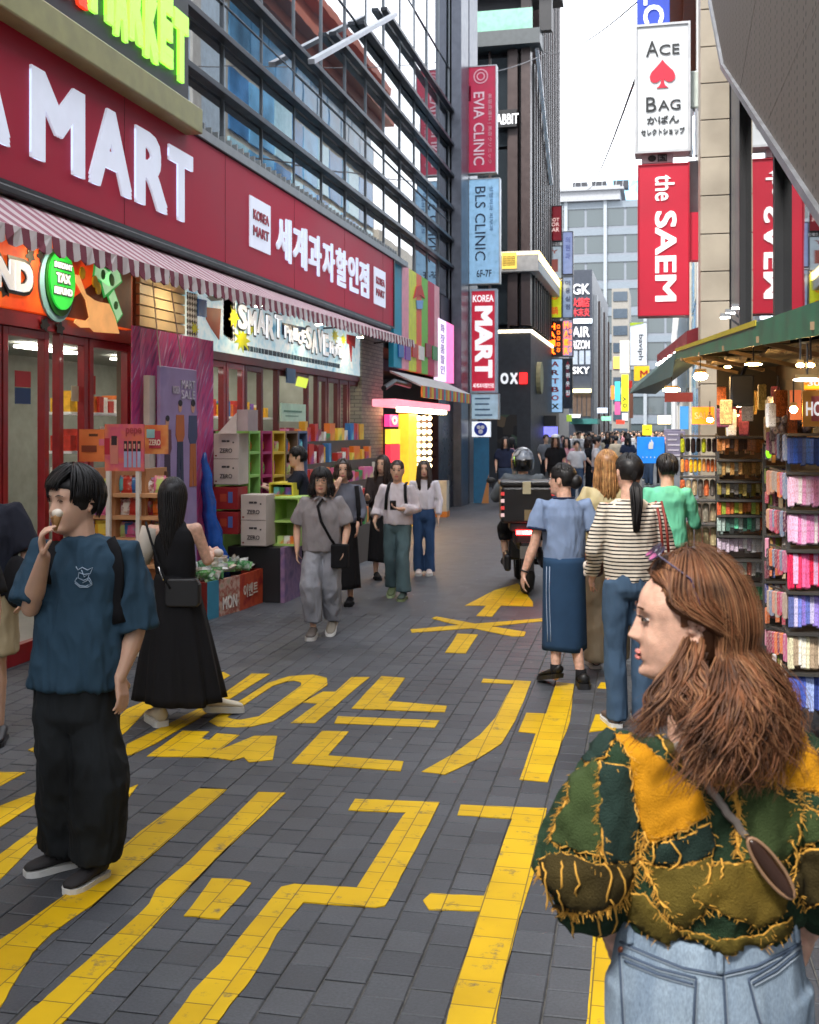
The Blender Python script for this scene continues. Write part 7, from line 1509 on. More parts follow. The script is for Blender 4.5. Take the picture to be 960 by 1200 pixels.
for i, ch in enumerate('POOC'): text(ch, F.w((-.13, .215, .62 - i * .13)), F.r * .08, UP * .11, hexm('b8b8bc'), F.root, weight=.03, name='skirt_print').location = -F.g
for sx in (.09, -.09): shoe(F.root, F.g, F.w((sx, .02, 0)), F.f, BLK, BLK, .9)
F = person('person', 'woman in a white cardigan with a backpack looking at the phone in her hand', 466, 700, 190, 1.53, 186)
F.set(anR=(.08, -.12, .13), knR=(.09, .02, .5), anL=(-.1, .14, .1), knL=(-.09, .14, .5), elR=(.26, -.02, 1.12), wrR=(.28, .1, .96), elL=(-.25, .0, 1.12), wrL=(-.06, .26, 1.14)); F.nod = .12
F.body(.012, SKIN, {'L': ((.6, .5, .3), (0, .3, .9), 1, .9), 'R': ((-.2, .3, -.6), (-.8, 0, 0), -1, .7)}); F.face_parts(big=1.25)
F.top(hexm('cfc6cc', rough=.85), 'cardigan', .93, (1.7, 1.55), .012, r0=.07, r1=.066, disp=.01, a=.18, b=.13, hem=1.04, seed=11)
F.trousers(cloth('teal_jeans', (.09, .145, .16)), 'jeans', .012, rt=.095, rk=.08, ra=.1, bot=.09, disp=.008, seed=12)
hair(F.root, F.g, F.T, HBR, .03, n=170, r=.007, front=.62, wave=.003, lift=.013, seed=12, tie=(0, .105, -.02))
for sx in (.10, -.11):
    q = M(); q.tube([F.w((sx, -.06, 1.46)), F.w((sx, .07, 1.43)), F.w((sx * 1.15, .15, 1.3)), F.w((sx * 1.3, .12, 1.12))], .018, 6, flat=.35); F.loc(q, 'backpack_strap', BLK)
q = M(); q.box(-.035, .035, -.006, .006, -.07, .07); o = top(q.build('phone', BLACK, None, bevel=.004), 'dark phone held up by the woman in the white cardigan', 'phone'); o.location = F.w((.0, .3, 1.19)); o.rotation_euler = (.7, 0, .2)
shoe(F.root, F.g, F.w((-.1, .14, 0)), F.f, hexm('3a4a44'), hexm('7a8a60'), .95); shoe(F.root, F.g, F.w((.08, -.12, 0)), F.f, hexm('5a6a48'), hexm('8a9a70'), .95, pitch=.4)
F = person('person', 'woman with long dark hair in a white blouse and blue jeans standing still', 497, 673, 182, 1.47, 180)
F.set(elR=(.22, -.02, 1.12), wrR=(.2, .03, .9), elL=(-.235, .0, 1.12), wrL=(-.22, .06, .86)); F.body(.014, SKIN, {'L': ((0, .1, -1), (.8, 0, 0), 1, .4), 'R': ((0, .1, -1), (-.8, 0, 0), -1, .4)}); F.face_parts(big=1.3)
F.top(hexm('d2ccd4', rough=.85), 'blouse', 1.0, (1.75, 1.75), .013, r0=.066, r1=.05, disp=.008, seed=7, a=.16, b=.12, hem=.95); F.trousers(cloth('blue_jeans', (.035, .075, .17)), 'jeans', .013, rt=.09, rk=.07, ra=.08, seed=14)
hair(F.root, F.g, F.T, HBR, .30, n=200, r=.0075, front=.55, wave=.006, seed=15, lift=.015, vol=1.02)
for sx in (.08, -.08): shoe(F.root, F.g, F.w((sx, .02, 0)), F.f, hexm('c8b8b0'), SOLEW, .9)
F = person('person', 'woman with wavy brown hair leaning in a dark dress behind the white cardigan', 448, 678, 170, 1.55, 200)
F.set(elR=(.22, .1, 1.12), wrR=(.25, .25, 1.2)); F.body(.016, SKIN, {}); F.face_parts(big=1.3); F.top(cloth('brown_black', (.03, .022, .022)), 'top', 1.0, (1.2, 1.2), .015); F.skirt(BLK, 1.05, .25, A=.2, B=.16); hair(F.root, F.g, F.T, HBR, .28, n=150, r=.009, front=.55, wave=.02, seed=18, lift=.018)
for sx in (.08, -.08): shoe(F.root, F.g, F.w((sx, .02, 0)), F.f, BLK, BLK, .9)
F = person('person', 'man in a dark tee photographing the shelves with a camera, orange bag in front', 350, 694, 262, 1.68, 262)
F.set(elR=(.2, .2, 1.16), wrR=(.08, .36, 1.27), elL=(-.2, .18, 1.14), wrL=(-.06, .38, 1.25)); F.nod = .3; F.body(.012, SKIN, {'R': ((-.3, .8, .3), (-.3, .5, -.2), 1, 1), 'L': ((.3, .8, .3), (.3, .5, -.2), -1, 1)}, fem=0)
F.top(cloth('navy_black', (.014, .016, .028)), 't_shirt', .93, (.8, .8), .012, r0=.07, r1=.08); F.trousers(BLK, 'trousers', .013, rk=.08, ra=.075); hair(F.root, F.g, F.T, HB, .0, n=220, r=.007, front=.7, wave=.004, fringe=1.15, lift=.02, seed=19, part=.5)
q = M(); q.box(-.06, .06, -.03, .03, -.04, .04); q.tube([(0, .03, 0), (0, .09, 0)], .032, 12); o = top(q.build('camera', BLACK, None, bevel=.006), 'black camera held up by the man in the dark tee', 'camera'); o.location = F.w((0, .47, 1.33)); o.rotation_euler = (-.3, 0, atan2(-F.f.x, F.f.y))
q = M(); q.box(-.16, .16, -.07, .07, -.24, .2); o = top(q.build('orange_bag', hexm('b8692c', rough=.8), None, bevel=.04), 'orange bag worn in front of the photographing man', 'bag'); o.location = F.w((.02, .2, .98)); o.rotation_euler = (0, 0, atan2(-F.f.x, F.f.y))
for sx in (.09, -.09): shoe(F.root, F.g, F.w((sx, .02, 0)), F.f, BLK, SOLEW, 1)

# ---------------------------------------------------------------- scooter courier
sc = person('person', 'delivery rider in a grey jacket and silver black helmet seen from behind', 613, 688, 2, 1.72, 2); F = sc
F.set(pel=(0, -.1, .84), wai=(0, -.1, .95), che=(0, -.04, 1.2), neck=(0, .02, 1.38), head=(0, .05, 1.52), shL=(-.19, 0, 1.31), shR=(.19, 0, 1.31), hipL=(-.1, -.08, .82), hipR=(.1, -.08, .82), knL=(-.22, .32, .68), knR=(.22, .32, .68), anL=(-.2, .22, .34), anR=(.2, .22, .34), elL=(-.32, .16, 1.08), elR=(.32, .16, 1.08), wrL=(-.3, .42, 1.05), wrR=(.3, .42, 1.05))
F.body(.014, SKIN, {'L': ((0, 1, 0), (0, 0, -1), 1, 1), 'R': ((0, 1, 0), (0, 0, -1), -1, 1)}, fem=0); F.top(cloth('rider_grey', (.13, .15, .17)), 'jacket', .82, (1.9, 1.9), .014, r0=.085, r1=.06, a=.21, b=.15, disp=.009); F.trousers(BLK, 'trousers', .015, rt=.11, rk=.085, ra=.075, zt=.96, bot=.3)
hc = F.w('head') + UP * .02; q = M(); q.ball(hc, (.135, .155, .145), nu=24, nv=16); hl = F.loc(q, 'helmet', mottled('helmet_print', ['c8ccd4', '9aa4b4', '20242c', 'd8dce0'], 5, rough=.2, kind='noise'))
q = M(); q.loft([[hc + RGT * cos(t) * .139 * k_ + FWD * sin(t) * .16 * k_ + UP * z for t in [2 * pi * j / 24 for j in range(24)]] for z, k_ in ((-.145, .8), (-.12, .95), (-.02, 1.0), (.0, 1.005))]); F.loc(q, 'helmet_skirt', mat('helmet_black', (.012, .014, .016), .15, coat=.5))
q = M(); q.bar(hc + RGT * -.11 - FWD * .09 + UP * .03, hc + RGT * -.09 - FWD * .1 - UP * .1, .012); F.loc(q, 'helmet_stripe', hexm('a8d83c', emit=.3))
for n_ in 'LR': shoe(F.root, F.g, F.w('an' + n_) - UP * .09, F.f, BLK, BLK, 1.0, ht=0)
mt = thing('delivery_scooter', 'black delivery scooter with a big black top box and glowing red tail lamp', 'scooter', F.g)
def mb_(q, nm, m, sm=False, bev=0): 
    o = q.build(nm, m, mt, sm, org=tuple(F.g), bevel=bev); return o
W = F.w
bkm = mat('scooter_black', (.014, .014, .017), .35, coat=.3)
def fbx(x0, x1, y0, y1, z0, z1): q = M(); q.add([W((x, y, z)) for x in (x0, x1) for y in (y0, y1) for z in (z0, z1)], [(0, 1, 3, 2), (4, 6, 7, 5), (0, 4, 5, 1), (2, 3, 7, 6), (0, 2, 6, 4), (1, 5, 7, 3)]); return q
bxz = P(610, 586, 13.0).z / F.k
tbx = mb_(fbx(-.30, .30, -.82, -.34, bxz - .235, bxz + .18), 'top_box', bkm, bev=.03); mb_(fbx(-.315, .315, -.835, -.325, bxz + .181, bxz + .245), 'box_lid', bkm, bev=.02)
q = fbx(-.06, .03, -.85, -.836, bxz + .1, bxz + .24); q.build('latch', hexm('c8c0a0'), tbx, org=tuple(F.g)); q = fbx(-.04, .04, -.84, -.825, bxz - .2, bxz - .08); q.build('badge', hexm('8a7a5a'), tbx, org=tuple(F.g))
for sx in (-.285, .285):
    for k_ in range(4): q = fbx(sx - .02, sx + .02, -.832, -.823, bxz - .16 + k_ * .08, bxz - .12 + k_ * .08); q.build('reflector', hexm('c03a3a' if k_ % 2 else 'c8a8a8', emit=.2), tbx, org=tuple(F.g))
mb_(fbx(-.2, .2, -.78, -.4, bxz - .33, bxz - .236), 'rack', DARK, bev=.02); mb_(fbx(-.13, .13, -.7, .2, .52, .84), 'seat_body', bkm, bev=.05); mb_(fbx(-.15, .15, -.78, -.5, .58, .78), 'tail_fairing', bkm, bev=.04)
mb_(fbx(-.13, .13, -.80, -.782, .705, .755), 'tail_lamp', mat('tail_red', (1, .02, .02), .3, emit=9, var=0)); mb_(fbx(-.05, .05, -.805, -.801, .72, .742), 'tail_lamp_core', mat('tail_core', (1, .35, .3), .3, emit=14, var=0))
mb_(fbx(-.09, .09, -.84, -.83, .44, .58), 'number_plate', hexm('6a6a68')); mb_(fbx(-.07, .07, -.83, -.76, .3, .62), 'plate_bracket', BLACK)
for y in (-.52, .72):
    q = M(); c = W((0, y, .29)); q.loft([[c + F.r * (xx * F.k) + (F.f * cos(t) + UP * sin(t)) * rr_ * F.k for xx, rr_ in ((-.05, .2), (-.06, .26), (-.02, .29), (.02, .29), (.06, .26), (.05, .2))] for t in [2 * pi * j / 28 for j in range(29)]], cap=False); wh = mb_(q, 'wheel', mat('tyre', (.012, .012, .012), .8), True)
    q = M(); q.tube([c - F.r * .04, c + F.r * .04], .19 * F.k, 20); q.build('rim', STEEL, wh, org=tuple(F.g))
mb_(fbx(-.25, -.17, -.5, -.05, .25, .45), 'silencer', DARK, bev=.03); mb_(fbx(.16, .27, -.6, -.1, .3, .5), 'side_case', bkm, bev=.03); mb_(fbx(-.16, .16, .2, .8, .3, .55), 'floor_board', bkm, bev=.03); mb_(fbx(-.2, .2, .55, .66, .55, 1.05), 'leg_shield', bkm, bev=.04)
q = M(); q.bar(W((-.34, .48, 1.03)), W((.34, .48, 1.03)), .03); mb_(q, 'handlebar', BLACK)
for sx in (-.36, .36): q = M(); q.bar(W((sx * .85, .5, 1.05)), W((sx, .48, 1.22)), .014); q.ball(W((sx * 1.02, .48, 1.26)), (.06, .02, .04)); mb_(q, 'mirror', BLACK)
q = M(); q.tube([W((.0, -.55, .55)), W((.07, -.56, .2)), W((.05, -.57, .06))], .035, 8); mb_(q, 'mudguard', BLACK)

# ---------------------------------------------------------------- the group walking away on the right
F = person('person', 'woman in a light blue ringer tee and long denim skirt walking away', 661, 800, 352, 1.64, 300)
F.set(anL=(-.1, -.12, .12), knL=(-.06, .0, .5), anR=(.09, -.16, .085), knR=(.055, -.05, .48), shL=(-.185, 0, 1.40), elL=(-.245, -.03, 1.10), wrL=(-.33, -.02, .86), elR=(.25, 0, 1.1), wrR=(.22, .14, .92))
F.set(head=(-.01, .03, 1.585)); F.body(.008, SKINW, {'L': ((-.1, .05, -1), (.8, 0, 0), 1, .7), 'R': ((0, .5, -1), (-.8, 0, 0), -1, .6)}); F.face_parts()
F.top(cloth('light_blue', (.20, .27, .42)), 't_shirt', .93, (.62, .62), .009, r0=.07, r1=.078, disp=.007, a=.172, b=.13, hem=.93, neckr=.08, seed=4)
for n_ in 'LR':
    a, b = F.w('sh' + n_), F.w('el' + n_); e = a.lerp(b, .6); q = M(); q.tube([e, e + (b - a).normalized() * .016], [.0755, .0765], 20); F.loc(q, 'sleeve_band', cloth('navy_band', (.02, .03, .07)))
q = M(); shm = (F.w('shL') + F.w('shR')) / 2 + UP * .052; q.tube([shm + F.r * cos(t) * .078 + F.f * sin(t) * .068 for t in [2 * pi * j / 20 for j in range(21)]], .009, 6, cap=False); F.loc(q, 'collar_band', MC['cloth_navy_band'])
F.skirt(cloth('denim_skirt', (.022, .055, .115)), .99, .27, a=.165, b=.13, A=.175, B=.18, folds=3, amp=.03, seed=2, name='denim_skirt')
sk = [o for o in F.root.children if o.name.startswith('denim_skirt')][0]; bs = bvh_of(sk)
for xx in (641, 644.5): strap_on(F, bs, [(xx, 664), (xx - .5, 690), (xx, 715), (xx + 1, 740), (xx + 1, 752)], .0035, hexm('8a9ab0'), 'side_stripe', 1, .002)
hair(F.root, F.g, F.T, HB, .0, n=260, r=.006, front=.8, wave=.006, lift=.02, seed=22, tie=(0, .12, .0), capz=-.05)
q = M(); q.ball(F.T(Vector((0, .115, -.005))), (.05, .05, .055)); F.loc(q, 'hair_bun', HB)
shoe(F.root, F.g, F.w((-.1, -.1, 0)), facing(335), mat('black_shoe', (.01, .01, .011), .4), BLACK, 1.0, soleh=.04, pitch=.25); shoe(F.root, F.g, F.w((.1, -.2, 0)), facing(5), MC['black_shoe'], BLACK, 1.0, soleh=.045)
for n_ in 'LR': q = M(); a = F.w('an' + n_); q.tube([a - UP * .03, a + UP * .05], [.042, .04], 12); F.loc(q, 'sock', BLK)
q = M(); a = F.w('wrL'); q.tube([a + F.r * 0 - (F.w('elL') - a).normalized() * -.02, a + (F.w('elL') - a).normalized() * .032], .031, 12); F.loc(q, 'wrist_watch', DARK)
q = M(); c = P(697, 660, (F.g - EYE).dot(FWD) + .1); q.loft([[c + RGT * (.07 * cos(t) * wz) + FWD * (.05 * sin(t) * wz) + UP * z for t in [2 * pi * j / 14 for j in range(14)]] for z, wz in ((-.1, .6), (-.08, .95), (0, 1.05), (.07, .8), (.1, .4))]); top(q.build('leather_bag', mat('brown_leather', (.06, .022, .014), .35), None, True), 'small dark brown leather bag at the elbow of the woman in light blue', 'bag')
q = M(); q.ball(P(687, 663, (F.g - EYE).dot(FWD) - .05), (.03, .03, .035)); q.ball(P(687, 671, (F.g - EYE).dot(FWD) - .05), (.025, .025, .03)); top(q.build('plush_charm', hexm('d8ccc0'), None, True), 'white plush charm hanging beside the brown leather bag', 'charm')
F = person('person', 'woman with long golden brown hair in a pale yellow vest and beige trousers', 712, 782, 358, 1.72, 2)
F.set(anL=(-.1, -.05, .1), anR=(.1, .1, .09)); F.body(.012, SKINW, {}); F.top(hexm('b4a67c'), 'vest', .95, (.5, .5), .012, disp=.006); F.trousers(hexm('9a8a70'), 'beige_trousers', .012, rt=.1, rk=.1, ra=.095, disp=.01)
hair(F.root, F.g, F.T, HBL, .26, n=300, r=.0062, front=.7, wave=.004, lift=.016, seed=25, m2=mat('hair_gold', (.45, .24, .09), .4, var=.4, scale=25))
for sx in (.1, -.1): shoe(F.root, F.g, F.w((sx, 0, 0)), F.f, hexm('4a3a34'), hexm('b8b0a8'), 1.0)
STR = stripes('knit_stripes', [(.38, '1c1c22'), (.62, 'd6ccbc')], 2, .024, .85)
F = person('person', 'woman in a cream and black striped sweater with a low ponytail', 738, 850, 355, 1.73, 352)
Ds = (F.g - EYE).dot(FWD); q3 = lambda x, y, dd=0: P(x, y, Ds + dd)
F.set(elL=(-.23, .0, 1.12), wrL=(-.2, .16, .93), elR=(.25, .0, 1.1), wrR=(.2, .18, .95), shL=(-.16, 0, 1.39), shR=(.16, 0, 1.39)); F.body(.010, SKINW, {'L': ((0, .6, -.6), (.8, 0, 0), 1, .6), 'R': ((0, .6, -.6), (-.8, 0, 0), -1, .6)})
F.top(STR, 'striped_sweater', .92, (1.8, 1.8), .010, r0=.062, r1=.052, disp=.008, a=.172, b=.135, hem=.88, neckr=.085, seed=6); F.trousers(cloth('mid_jeans', (.05, .09, .15)), 'jeans', .012, rt=.088, rk=.07, ra=.07, disp=.009, a=.15, b=.12)
q = M(); shm = (F.w('shL') + F.w('shR')) / 2
q.loft([[shm + UP * z + F.r * cos(t) * a_ + F.f * sin(t) * b_ for t in [2 * pi * j / 24 for j in range(24)]] for z, a_, b_ in ((-.03, .155, .10), (.02, .135, .09), (.055, .09, .075))]); F.loc(q, 'cream_yoke', hexm('cfc4b0'))
hair(F.root, F.g, F.T, HB, .0, n=300, r=.006, front=.8, wave=.002, lift=.014, seed=26, tie=(0, .11, -.055), capz=-.05)
tp = F.T(Vector((0, .118, -.05))); tail(F.root, F.g, [tp, tp + UP * -.04 - FWD * .025, tp - UP * .13 - FWD * .04, tp - UP * .23 - FWD * .04, tp - UP * .31 - FWD * .035], [.012, .032, .036, .03, .012], HB, 70)
q = M()
for dx in (-.018, .018): q.tube([P(772, 588, Ds + .02) + RGT * dx, P(776, 606, Ds - .1) + RGT * dx, P(779, 630, Ds - .13) + RGT * dx, P(781, 655, Ds - .1) + RGT * dx], .009, 6)
F.loc(q, 'bag_strap', hexm('7a2418')); q = M(); q.box(-.04, .12, -.14, .14, -.12, .12); o = top(q.build('red_brown_bag', hexm('7a2a1c', rough=.4), None, bevel=.03), 'red brown shoulder bag under the arm of the woman in stripes', 'bag'); o.location = P(782, 672, Ds - .03)
for sx in (.1, -.1): shoe(F.root, F.g, F.w((sx, 0, 0)), F.f, hexm('5a4a44'), SOLEW, 1.0)
F = person('person', 'short haired person in a mint green shirt beside the accessory racks', 782, 756, 5, 1.66, 355); F.set(elR=(.26, .05, 1.12), wrR=(.18, .25, 1.05))
F.body(.013, SKIN, {}, fem=0); F.top(hexm('62b894', rough=.8), 'mint_shirt', .9, (1.1, 1.1), .012, r0=.064, r1=.07, a=.172, b=.13, disp=.009, seed=9); F.trousers(BLK, 'trousers', .014); hair(F.root, F.g, F.T, HB, .02, n=220, r=.007, front=.7, wave=.006, lift=.022, seed=28, vol=1.05)
for sx in (.1, -.1): shoe(F.root, F.g, F.w((sx, 0, 0)), F.f, BLK, SOLEW, 1.0)

# ---------------------------------------------------------------- left edge
F = person('person', 'man in a dark tee and beige shorts cut by the left edge of the picture', -20, 868, 170, 1.72, 180)
F.set(elL=(-.26, .0, 1.14), wrL=(-.25, .15, .93)); F.body(.011, SKIN, {'L': ((0, .3, -1), (.8, 0, 0), 1, .6)}, fem=0); F.top(cloth('navy_tee', (.018, .02, .032)), 't_shirt', .90, (.9, .9), .012, r0=.08, r1=.1, a=.2, b=.15, hem=1.08, disp=.009); F.trousers(hexm('a89878', rough=.9), 'shorts', .012, rt=.12, rk=.125, shorts=-.12, disp=.01)
hair(F.root, F.g, F.T, HB, .0, n=160, r=.007, front=.7, fringe=1.15, lift=.018)
for sx in (.1, -.1): shoe(F.root, F.g, F.w((sx, 0, 0)), F.f, BLACK, BLACK, 1.0)
q = M(); q.ball(F.w((-.22, .12, .98)), (.09, .06, .16)); F.loc(q, 'hip_bag', BLK)
F = person('person', 'person in indigo jeans mostly outside the left edge of the picture', -62, 968, 180, 1.62, 180)
F.body(.014, SKIN, {}, fem=1); F.top(BLK, 'top', .95, (.8, .8), .014); F.trousers(cloth('indigo', (.012, .022, .06)), 'jeans', .012, rt=.11, rk=.085, ra=.08); hair(F.root, F.g, F.T, HB, .1, n=120, r=.008)
for sx in (.1, -.1): shoe(F.root, F.g, F.w((sx, 0, 0)), F.f, BLACK, BLACK, 1.0)

# ---------------------------------------------------------------- farther people: plain figures by clothing, copied bodies
def simple_person(top_c, leg_c, hair_c, h, walk, skirt=False, long=False, vox=.03):
    """one coloured figure with body, hair, top and legs as parts, built at the origin facing -Y"""
    root = bpy.data.objects.new('person', None); link(root)
    F = Fig(root, Vector((0, 0, 0)), 180, h, 180); F.f = Vector((0, -1, 0)); F.r = Vector((-1, 0, 0)); F.hf = Vector((0, -1, 0))
    F.set(anL=(-.09, walk, .1), knL=(-.09, walk * .8 + .03, .5), anR=(.09, -walk, .12), knR=(.09, -walk * .2, .5), wrL=(-.24, .1 - walk, .9), wrR=(.24, .1 + walk, .9))
    F.body(vox * .8, SKIN, {'L': ((0, .2, -1), (.8, 0, 0), 1, .5), 'R': ((0, .2, -1), (-.8, 0, 0), -1, .5)}, it=2)
    F.top(top_c, 'top', .95, (.8, .8), vox, disp=.006, r0=.072, r1=.08)
    if skirt: F.skirt(leg_c, 1.02, .4, A=.2, B=.16, na=36, nr=8)
    else: F.trousers(leg_c, 'trousers', vox, rk=.08, ra=.075)
    hair(F.root, F.g, F.T, hair_c, .2 if long else .02, n=44, r=.014, front=.6, lift=.018, fringe=None if long else 1.2, seg_=8)
    for sx, wy in ((-.09, walk), (.09, -walk)): shoe(F.root, F.g, F.w((sx, wy, 0)), F.f, BLACK, SOLEW, .95)
    return root
TOPS = [('black', BLK, 'black'), ('white', hexm('c8c8cc'), 'white'), ('pink', hexm('c88a94'), 'pink'), ('grey', hexm('5a5c62'), 'grey'), ('navy', cloth('navy', (.02, .028, .06)), 'navy'), ('cream', hexm('b8ac98'), 'cream')]
LEGS = [BLK, cloth('jeans_far', (.05, .08, .14)), hexm('8a8070')]
protos = []
for i, (tn, tm, _) in enumerate(TOPS):
    r_ = simple_person(tm, LEGS[i % 3], HB if i % 3 else HBR, 1.66, .12 * (i % 2 + .5), skirt=(i in (2, 5)), long=(i % 2 == 0)); r_.location = (0, 0, -500); protos.append(r_)
far = [(651, 590, 1, 186, 'man with crossed arms in a black tee and white cap by the violet sign', 0), (664, 586, 2, 190, 'woman in a pink top facing us behind the rider', 2), (676, 588, 1, 180, 'woman in a white top behind the blue shirted woman', 1), (690, 586, 1, 100, 'person in black walking behind the golden haired woman', 0), (699, 590, 2, 95, 'person in a white tee leaning sideways in mid street', 1), (592, 592, 0, 180, 'person in a dark top left of the rider near the doorway', 4), (640, 575, 0, 170, 'person in grey close to the dark corner building', 3), (722, 566, 0, 10, 'person in cream walking away down the middle of the street', 5), (736, 572, 0, 0, 'person in navy walking away beside the blue board', 4), (600, 585, 0, 90, 'person in pink at the dark doorway', 2)]
used = set()
for x, yf, _, fa, lab, pi_ in far:
    o = copy_tree(protos[pi_]); g = G(x, yf); o.location = (g.x, g.y, 0); f = facing(fa); o.rotation_euler = (0, 0, atan2(f.x, -f.y)); tag(o, lab, 'person'); k_ = R(.95, 1.04); o.scale = (k_, k_, k_)
cap_ = M(); g = G(651, 590); cap_.ball((g.x, g.y, 1.72), (.115, .12, .06)); cap_.ball((g.x, g.y - .12, 1.7), (.07, .09, .012)); top(cap_.build('baseball_cap', WHITE, None, True), 'white cap on the man with crossed arms', 'cap')
# the crowd that fills the street beyond: nearer rows as single figures, the rest as one mass
random.seed(33); n_c = 0
while n_c < 46:
    Y_ = 38 + 60 * random.random() ** 1.6; xx = R(-4.0, .5)
    if Y_ < 50 and xx < -3.6: continue
    i = random.choice([0, 0, 1, 1, 1, 2, 3, 3, 4, 5, 5]); o = copy_tree(protos[i]); o.location = (xx, Y_, 0); o.rotation_euler = (0, 0, R(-.4, .4) + (0 if random.random() < .5 else pi)); k_ = R(.93, 1.08); o.scale = (k_, k_, k_)
    tag(o, 'distant person in a %s top walking in the crowd far down the street' % TOPS[i][2], 'person', 'people walking far down the street'); n_c += 1
cm_ = M(); rnd = random.Random(8); cols_c = [BLK, hexm('c8c8cc'), MC['cloth_navy'], hexm('5a5c62'), hexm('c88a94'), SKIN, HB, hexm('b8ac98')]
for i in range(260):
    Y_ = rnd.uniform(62, 135); xx = rnd.uniform(-5.5, .6) - (Y_ - 60) * .02; h = rnd.uniform(1.55, 1.8); t_ = rnd.choice([0, 0, 1, 1, 2, 3, 4, 7, 7]); l_ = rnd.choice([0, 2, 3, 7]); a = rnd.uniform(0, 6)
    c = Vector((xx, Y_, 0)); rx, ry = cos(a), sin(a); u_ = Vector((rx, ry, 0))
    cm_.cur = l_; cm_.tube([c + u_ * .09, c + u_ * .08 + UP * h * .5], [.06, .09], 5); cm_.tube([c - u_ * .09, c - u_ * .08 + UP * h * .5], [.06, .09], 5)
    cm_.cur = t_; cm_.loft([[c + UP * z * h + u_ * cos(t) * aa + Vector((-ry, rx, 0)) * sin(t) * .13 for t in [2 * pi * j / 8 for j in range(8)]] for z, aa in ((.48, .17), (.65, .17), (.8, .21), (.85, .08))]); cm_.tube([c + u_ * .22 + UP * h * .8, c + u_ * .26 + UP * h * .5], [.05, .04], 5); cm_.tube([c - u_ * .22 + UP * h * .8, c - u_ * .26 + UP * h * .5], [.05, .04], 5)
    cm_.cur = 5; cm_.ball(c + UP * h * .92, (.085, .09, .12), nu=8, nv=6); cm_.cur = 6; cm_.ball(c + UP * h * .94 + Vector((0, .02, 0)), (.095, .1, .11), nu=8, nv=6)
tag(cm_.build('crowd', cols_c, None, True), 'dense crowd filling the far end of the street', None, None, 'stuff')
def rm(o):
    for ch in list(o.children): rm(ch)
    bpy.data.objects.remove(o)
for p_ in protos: rm(p_)
# ================================================================== THE WOMAN IN THE FOREGROUND (back to us, face in left profile)
from mathutils.geometry import delaunay_2d_cdt
Dg = 2.0; q3 = lambda x, y, dd=0: P(x, y, Dg + dd)
F = person('person', 'woman with wavy auburn hair in a frayed green and mustard patchwork jacket', 832, 1700, 356, 1.66, 277, D=Dg)
F.nod = -.32
F.set(head=q3(803, 731), neck=q3(822, 838, .0), shL=q3(722, 905), shR=q3(944, 905), elL=q3(684, 1012, -.02), wrL=q3(712, 1085, .16), elR=q3(978, 1010, -.02), wrR=q3(950, 1085, .16), che=q3(832, 975), wai=q3(832, 1078), pel=q3(831, 1135), hipL=q3(777, 1165), hipR=q3(887, 1165), knL=q3(775, 1440), knR=q3(889, 1440), anL=q3(775, 1690), anR=q3(889, 1690))
F.body(.0033, SKINW, {'L': ((.2, .6, -.7), (.8, 0, .2), 1, .8), 'R': ((-.2, .6, -.7), (-.8, 0, .2), -1, .8)}, it=2, hsc=.93)
T = F.T
# eye, lashes, brow, lips
for sd_ in (1, -1):
    q = M(); q.ball(T(Vector((sd_ * .030, -.0785, .0115))), (.0088, .007, .0030), mtx=basis(F.hf), nu=16, nv=10); e = F.loc(q, 'eye', EYEW)
    q = M(); q.ball(T(Vector((sd_ * .030, -.0845, .0115))), (.0055, .003, .0036), mtx=basis(F.hf), nu=12, nv=8); q.build('iris', mat('iris_brown', (.06, .035, .02), .2), e, True, org=tuple(F.g))
    q = M(); q.tube([T(Vector((sd_ * x, y, z))) for x, y, z in ((.018, -.0885, .013), (.026, -.0905, .0185), (.036, -.087, .0185), (.045, -.078, .012))], [.0006, .0017, .0019, .0012], 6)
    for i in range(8): x = .022 + i * .003; q.tube([T(Vector((sd_ * x, -.0895, .018))), T(Vector((sd_ * (x + .001), -.0965, .0205)))], [.0006, .0003], 3)
    F.loc(q, 'eyelash', hexm('2a1810'))
    q = M(); 
    for i in range(26): x = .014 + i * .0013; q.tube([T(Vector((sd_ * x, -.0945 + max(0, x - .03) * .5, .032 + .003 * sin((x - .014) * 90)))), T(Vector((sd_ * (x + .006), -.0935 + max(0, x - .026) * .5, .036 + .002 * sin((x - .014) * 90))))], [.0008, .0003], 3)
    F.loc(q, 'eyebrow', hexm('5a3220'))
q = M(); q.ball(T(Vector((0, -.0915, -.056))), (.018, .0055, .0042), mtx=basis(F.hf), nu=14, nv=8); q.ball(T(Vector((0, -.0915, -.067))), (.016, .0055, .005), mtx=basis(F.hf), nu=14, nv=8); F.loc(q, 'lips', mat('lips_rose', (.52, .17, .15), .38))
for y_, z_ in ((.006, .026), (.010, -.022)): q = M(); q.ball(T(Vector((-.087, y_, z_))), (.004, .004, .004), nu=8, nv=6); F.loc(q, 'ear_stud', mat('chrome', ()))
q = M(); q.ball(T(Vector((.087, .010, -.022))), (.004, .004, .004), nu=8, nv=6); F.loc(q, 'ear_stud', mat('chrome', ()))
